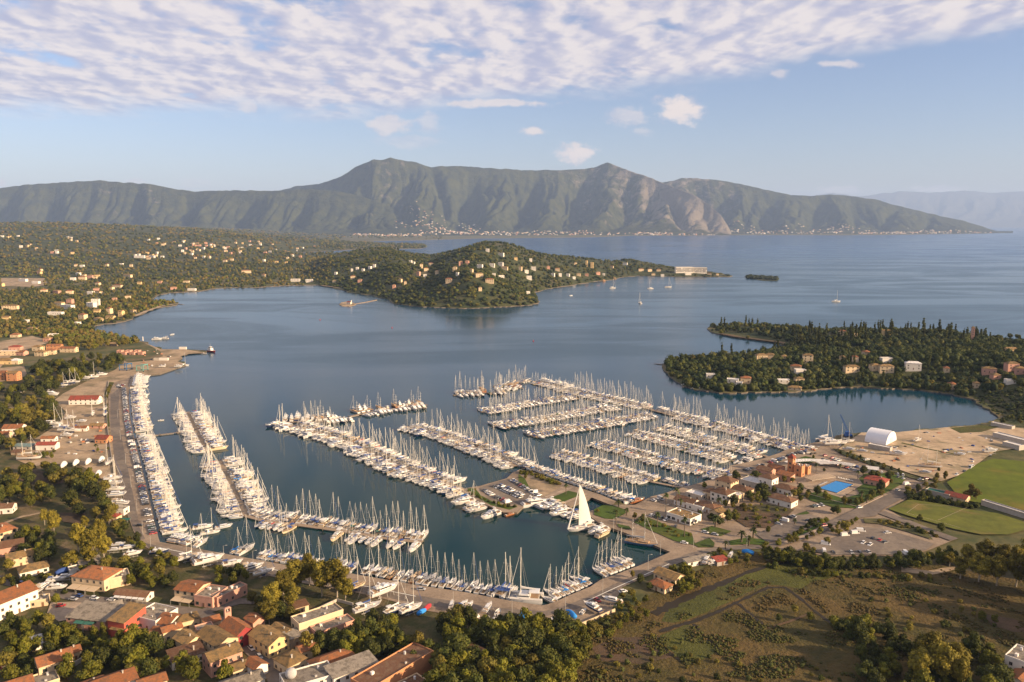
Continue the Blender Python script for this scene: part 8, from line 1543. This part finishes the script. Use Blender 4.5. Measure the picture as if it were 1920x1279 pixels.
# bushes
grove('along the mole edge', [(976, 884), (1000, 890), (1052, 908), (1048, 912), (995, 894), (978, 889)], 20, ['olive', 'green'], (.7, 1.0), 201, mind=2.2, what='bush')
grove('beside the mole promenade', [(874, 917), (890, 928), (925, 944), (970, 952), (950, 954), (915, 944), (880, 928)], 14, ['green', 'dark'], (.5, .8), 202, mind=2.4, what='bush')
grove('around the football field', [(1700, 932), (1750, 938), (1800, 946), (1830, 952), (1826, 956), (1760, 944), (1700, 937)], 24, ['dark', 'dark', 'green'], (.9, 1.3), 203, mind=2.6, what='bush')
grove('behind the sports pitch', [(1860, 955), (1900, 962), (1940, 975), (1935, 980), (1880, 966)], 12, ['dark'], (.9, 1.2), 204, mind=2.6, what='bush')
grove('by the road verge', [(1640, 975), (1700, 985), (1752, 1003), (1755, 1010), (1700, 994), (1650, 982)], 18, ['olive', 'dark', 'yellow'], (.6, 1.0), 205, mind=2.6, what='bush')
grove('on the marina lawns', [(1200, 972), (1290, 1000), (1330, 1015), (1325, 1024), (1240, 1000), (1195, 982)], 12, ['green', 'olive'], (.4, .7), 206, mind=3, what='bush')
grove('in the garden beds', [(1378, 952), (1440, 946), (1495, 956), (1476, 970), (1440, 990), (1400, 988)], 26, ['green', 'olive', 'dark'], (.5, .9), 207, mind=2.6, what='bush')
grove('along the car park hedge', [(1470, 1010), (1500, 996), (1540, 974), (1550, 978), (1525, 993), (1480, 1013)], 16, ['green', 'dark'], (.6, .9), 208, mind=2.6, what='bush')
grove('in the rough ground by the wall', [(1070, 1192), (1100, 1182), (1160, 1152), (1175, 1165), (1150, 1190), (1100, 1200)], 20, ['olive', 'green', 'reed'], (.7, 1.1), 209, mind=2.8, what='bush')
grove('around the pool lawn', [(1498, 926), (1520, 935), (1600, 955), (1650, 934), (1680, 905), (1618, 885), (1612, 892), (1665, 898), (1636, 928), (1600, 948), (1530, 926)], 18, ['green', 'dark', 'olive'], (.45, .75), 121, mind=4)
grove('between the marina buildings', [(1300, 925), (1345, 905), (1400, 890), (1500, 905), (1520, 935), (1500, 955), (1400, 945), (1320, 985), (1290, 985)], 30, ['dark', 'green', 'olive'], (.4, .75), 122, mind=4)
grove('beside the park road', [(1440, 1026), (1500, 1012), (1570, 985), (1620, 975), (1600, 985), (1540, 1006), (1480, 1026)], 12, ['olive', 'green'], (.35, .6), 123, mind=4)
grove('along the football road', [(1690, 925), (1740, 910), (1775, 905), (1770, 915), (1740, 925), (1710, 935)], 10, ['dark', 'olive'], (.4, .7), 124, mind=4)
grove('by the lagoon end', [(1870, 790), (1930, 785), (1990, 800), (1930, 806), (1880, 803)], 14, ['dark', 'olive'], (.4, .7), 125, mind=4)
grove('beside the quay road verge', [(225, 985), (240, 1000), (262, 1022), (300, 1042), (340, 1055), (320, 1060), (250, 1030), (215, 1005)], 14, ['green', 'olive', 'dark'], (.4, .7), 126, mind=4)
grove('among the boat yard sheds', [(50, 850), (110, 848), (100, 862), (60, 862)], 6, ['dark', 'green'], (.4, .6), 127, mind=4)
grove('between the village houses', [(0, 1190), (60, 1170), (150, 1180), (235, 1200), (330, 1240), (320, 1290), (120, 1290), (0, 1290)], 40, ['dark', 'green', 'green'], (.6, 1.05), 116, mind=4)
grove('behind the village road', [(0, 1062), (20, 1080), (110, 1060), (250, 1060), (330, 1085), (330, 1110), (245, 1108), (100, 1070)], 22, ['dark', 'green', 'olive'], (.55, .95), 117, mind=4)
grove('behind the long cream building', [(470, 1128), (560, 1160), (540, 1170), (480, 1160)], 8, ['dark', 'olive'], (.7, 1.0), 118, mind=4)
grove('below the salmon terraces', [(590, 1205), (660, 1205), (740, 1200), (770, 1230), (700, 1245), (640, 1232), (590, 1225)], 30, ['dark', 'green', 'dark'], (.7, 1.1), 119, mind=4)
grove('in the village gardens', [(0, 1080), (80, 1078), (130, 1115), (60, 1112), (0, 1098)], 14, ['dark', 'olive'], (.7, 1.1), 210, mind=3, what='bush')
grove('in the lower village gardens', [(100, 1195), (230, 1190), (240, 1240), (140, 1250), (90, 1230)], 22, ['dark', 'green'], (.7, 1.2), 211, mind=3, what='bush')
grove('behind the terraces', [(640, 1190), (740, 1190), (780, 1215), (730, 1235), (650, 1235)], 20, ['dark', 'green'], (.8, 1.3), 212, mind=3, what='bush')
grove('between the marsh channels', [(1200, 1180), (1240, 1175), (1330, 1230), (1300, 1260), (1200, 1240)], 12, ['reed', 'olive'], (.4, .7), 213, mind=3, what='bush')
grove('across the lower marsh', [(1100, 1230), (1500, 1230), (1580, 1279), (1100, 1300)], 34, ['reed', 'olive', 'dark'], (.4, .8), 214, mind=3.5, what='bush')
grove('in the dark thicket of the lower marsh', [(1560, 1172), (1600, 1165), (1720, 1200), (1700, 1225), (1600, 1205)], 24, ['dark', 'dark', 'green'], (.8, 1.5), 219, mind=2.6, what='bush')
grove('along the upper marsh edge', [(1430, 1062), (1560, 1076), (1760, 1082), (1800, 1092), (1700, 1090), (1500, 1080)], 30, ['dark', 'olive', 'green'], (.5, 1.1), 220, mind=2.6, what='bush')
grove('on the right of the marsh', [(1620, 1110), (1760, 1110), (1880, 1150), (1850, 1200), (1650, 1180)], 26, ['dark', 'olive', 'reed'], (.5, .9), 215, mind=3.5, what='bush')
grove('along the boatyard hedge', [(212, 718), (206, 728), (202, 750), (199, 750), (203, 728)], 9, ['olive'], (.6, .9), 216, mind=2.2, what='bush')
grove('below the boatyard sheds', [(60, 872), (150, 882), (190, 905), (160, 903), (110, 885), (60, 882)], 16, ['olive', 'dark'], (.8, 1.2), 217, mind=2.8, what='bush')
# palms
for i, (px, py, k, s) in enumerate([(1061, 928, 0, .8), (1155, 984, 0, 1.0), (1232, 990, 0, 1.0), (1248, 962, 2, 1.0), (1268, 952, 2, 1.0), (1283, 1008, 2, .95), (1275, 965, 2, .8), (1341, 990, 1, 1.3), (1348, 960, 0, 1.0), (1390, 1018, 1, 1.2), (1412, 1010, 1, 1.1), (1404, 1024, 1, 1.0), (1160, 952, 1, .9), (1530, 886, 0, .75), (1500, 893, 0, .7), (1575, 880, 1, .7), (1368, 876, 0, .7), (1345, 880, 0, .6),
        (1615, 935, 1, .9), (1625, 945, 1, .8), (1532, 930, 0, .6), (1490, 985, 1, .7), (1608, 900, 0, .7), (1360, 1030, 1, .8), (181, 850, 0, .8), (1328, 1000, 1, .6), (20, 850, 0, .9), (1175, 967, 1, .8)]):
    x, y = G(px, py, GZ); spawn('palm_tree', PLM[k], (x, y, GZ), rnd.uniform(0, 6), s, '%s palm, %s among the palms on the marina grounds' % (('date', 'squat', 'tall slender')[k], ORD(i+1)), 'palm tree', 'palms of the marina grounds')
# cypresses of the peninsula and headland, and round pines standing out of the woods
def far_tree(kind, px, py, s, label, group, st=1.0):
    x, y = G(px, py, GZ); h, sd_ = hof(x, y); place_tree(kind, x, y, s, label, group, z=GZ+h-.3, stretch=st)
r = random.Random(5); cyp = [(1251, 672), (1352, 615), (1358, 613), (1398, 614), (1404, 615), (1410, 612), (1420, 616), (1353, 668), (1371, 667), (1458, 655), (1482, 660), (1452, 660)]
for i in range(95): u = r.random(); cyp.append((1480+u*360+r.uniform(-20, 20), 634+r.uniform(-4, 26)+u*8))
for a in ((1700, 642), (1706, 641), (1776, 640), (1782, 641), (1790, 642), (1800, 641), (1806, 643), (1812, 640), (1818, 642), (1826, 643), (1838, 645), (1846, 646), (1578, 700), (1584, 704), (1590, 706), (1545, 690), (1600, 706), (1612, 708), (1636, 705), (1700, 710), (1740, 712), (1760, 708), (1770, 700), (1552, 722), (1572, 724), (1604, 724), (1616, 720), (1655, 722)): cyp.append(a)
for i, (px, py) in enumerate(sorted(cyp)):
    x, y = G(px, py, GZ)
    if land_sdf(np.array([[x, y]]))[0] > 3: far_tree('cypress', px, py, r.uniform(1.15, 1.7), 'narrow dark cypress, %s from the left on the peninsula' % ORD(i+1), 'cypresses of the peninsula', r.uniform(.9, 1.2))
for i, (px, py, s, k) in enumerate([(1352, 626, .9, 'green'), (1383, 622, 1.0, 'dark'), (1434, 624, 1.1, 'pine'), (1298, 680, 1.1, 'olive'), (1402, 636, .9, 'olive'), (1500, 640, 1.0, 'pine'), (1502, 646, .9, 'yellow'), (1336, 676, .9, 'yellow'), (1600, 690, .9, 'rust'), (1700, 690, .9, 'olive'), (1660, 728, .8, 'olive'), (1745, 728, .9, 'olive'), (1560, 728, .7, 'green'), (1870, 660, 1.1, 'pine'), (1890, 664, 1.2, 'pine'), (1905, 668, 1.2, 'pine'), (1862, 655, 1.0, 'pine'), (1850, 740, 1.0, 'olive'), (1875, 745, 1.0, 'olive'), (1900, 740, 1.0, 'green'), (1905, 725, .8, 'yellow')]): far_tree(k, px, py, s, '%s tree standing out of the peninsula woods, %s' % (ADJ[k], ORD(i+1)), 'trees standing out on the peninsula')
# bare rock of the headland shore
for i, (px, py, w_) in enumerate([(893, 574, 30), (870, 576, 12), (815, 574, 16), (1000, 566, 26), (1132, 528, 12), (1152, 524, 12)]):
    x, y = G(px, py, 0); rr_ = np.random.RandomState(60+i); V = lump(ICO2[0], rr_, .16)*np.array([w_*.55, w_*.25, 7])+np.array([x, y+4, 0]); me = np_mesh('shore_rock', V, ICO2[1], [M_rock]); tag(link('shore_rock', me), 'orange bare rock at the waterline of the headland, %s patch from the right' % ORD(i+1), 'rock', 'rocks of the headland shore')
# ------------------------------------------------------------------ air
def haze():
    m = bpy.data.materials.new('haze_air'); m.use_nodes = True; nt = m.node_tree; nt.nodes.clear()
    v = N(nt, 'ShaderNodeVolumePrincipled'); v.inputs['Color'].default_value = (0.43, 0.61, 0.98, 1); v.inputs['Density'].default_value = 2.7e-5
    v.inputs['Anisotropy'].default_value = 0.0
    o = N(nt, 'ShaderNodeOutputMaterial'); L(nt, v.outputs[0], o.inputs['Volume'])
    b = MB(); b.box(-62000, 62000, -2500, 62000, -4, 2050, m); tag(b.build('haze'), 'thin pale air', 'haze', kind='stuff')
haze()
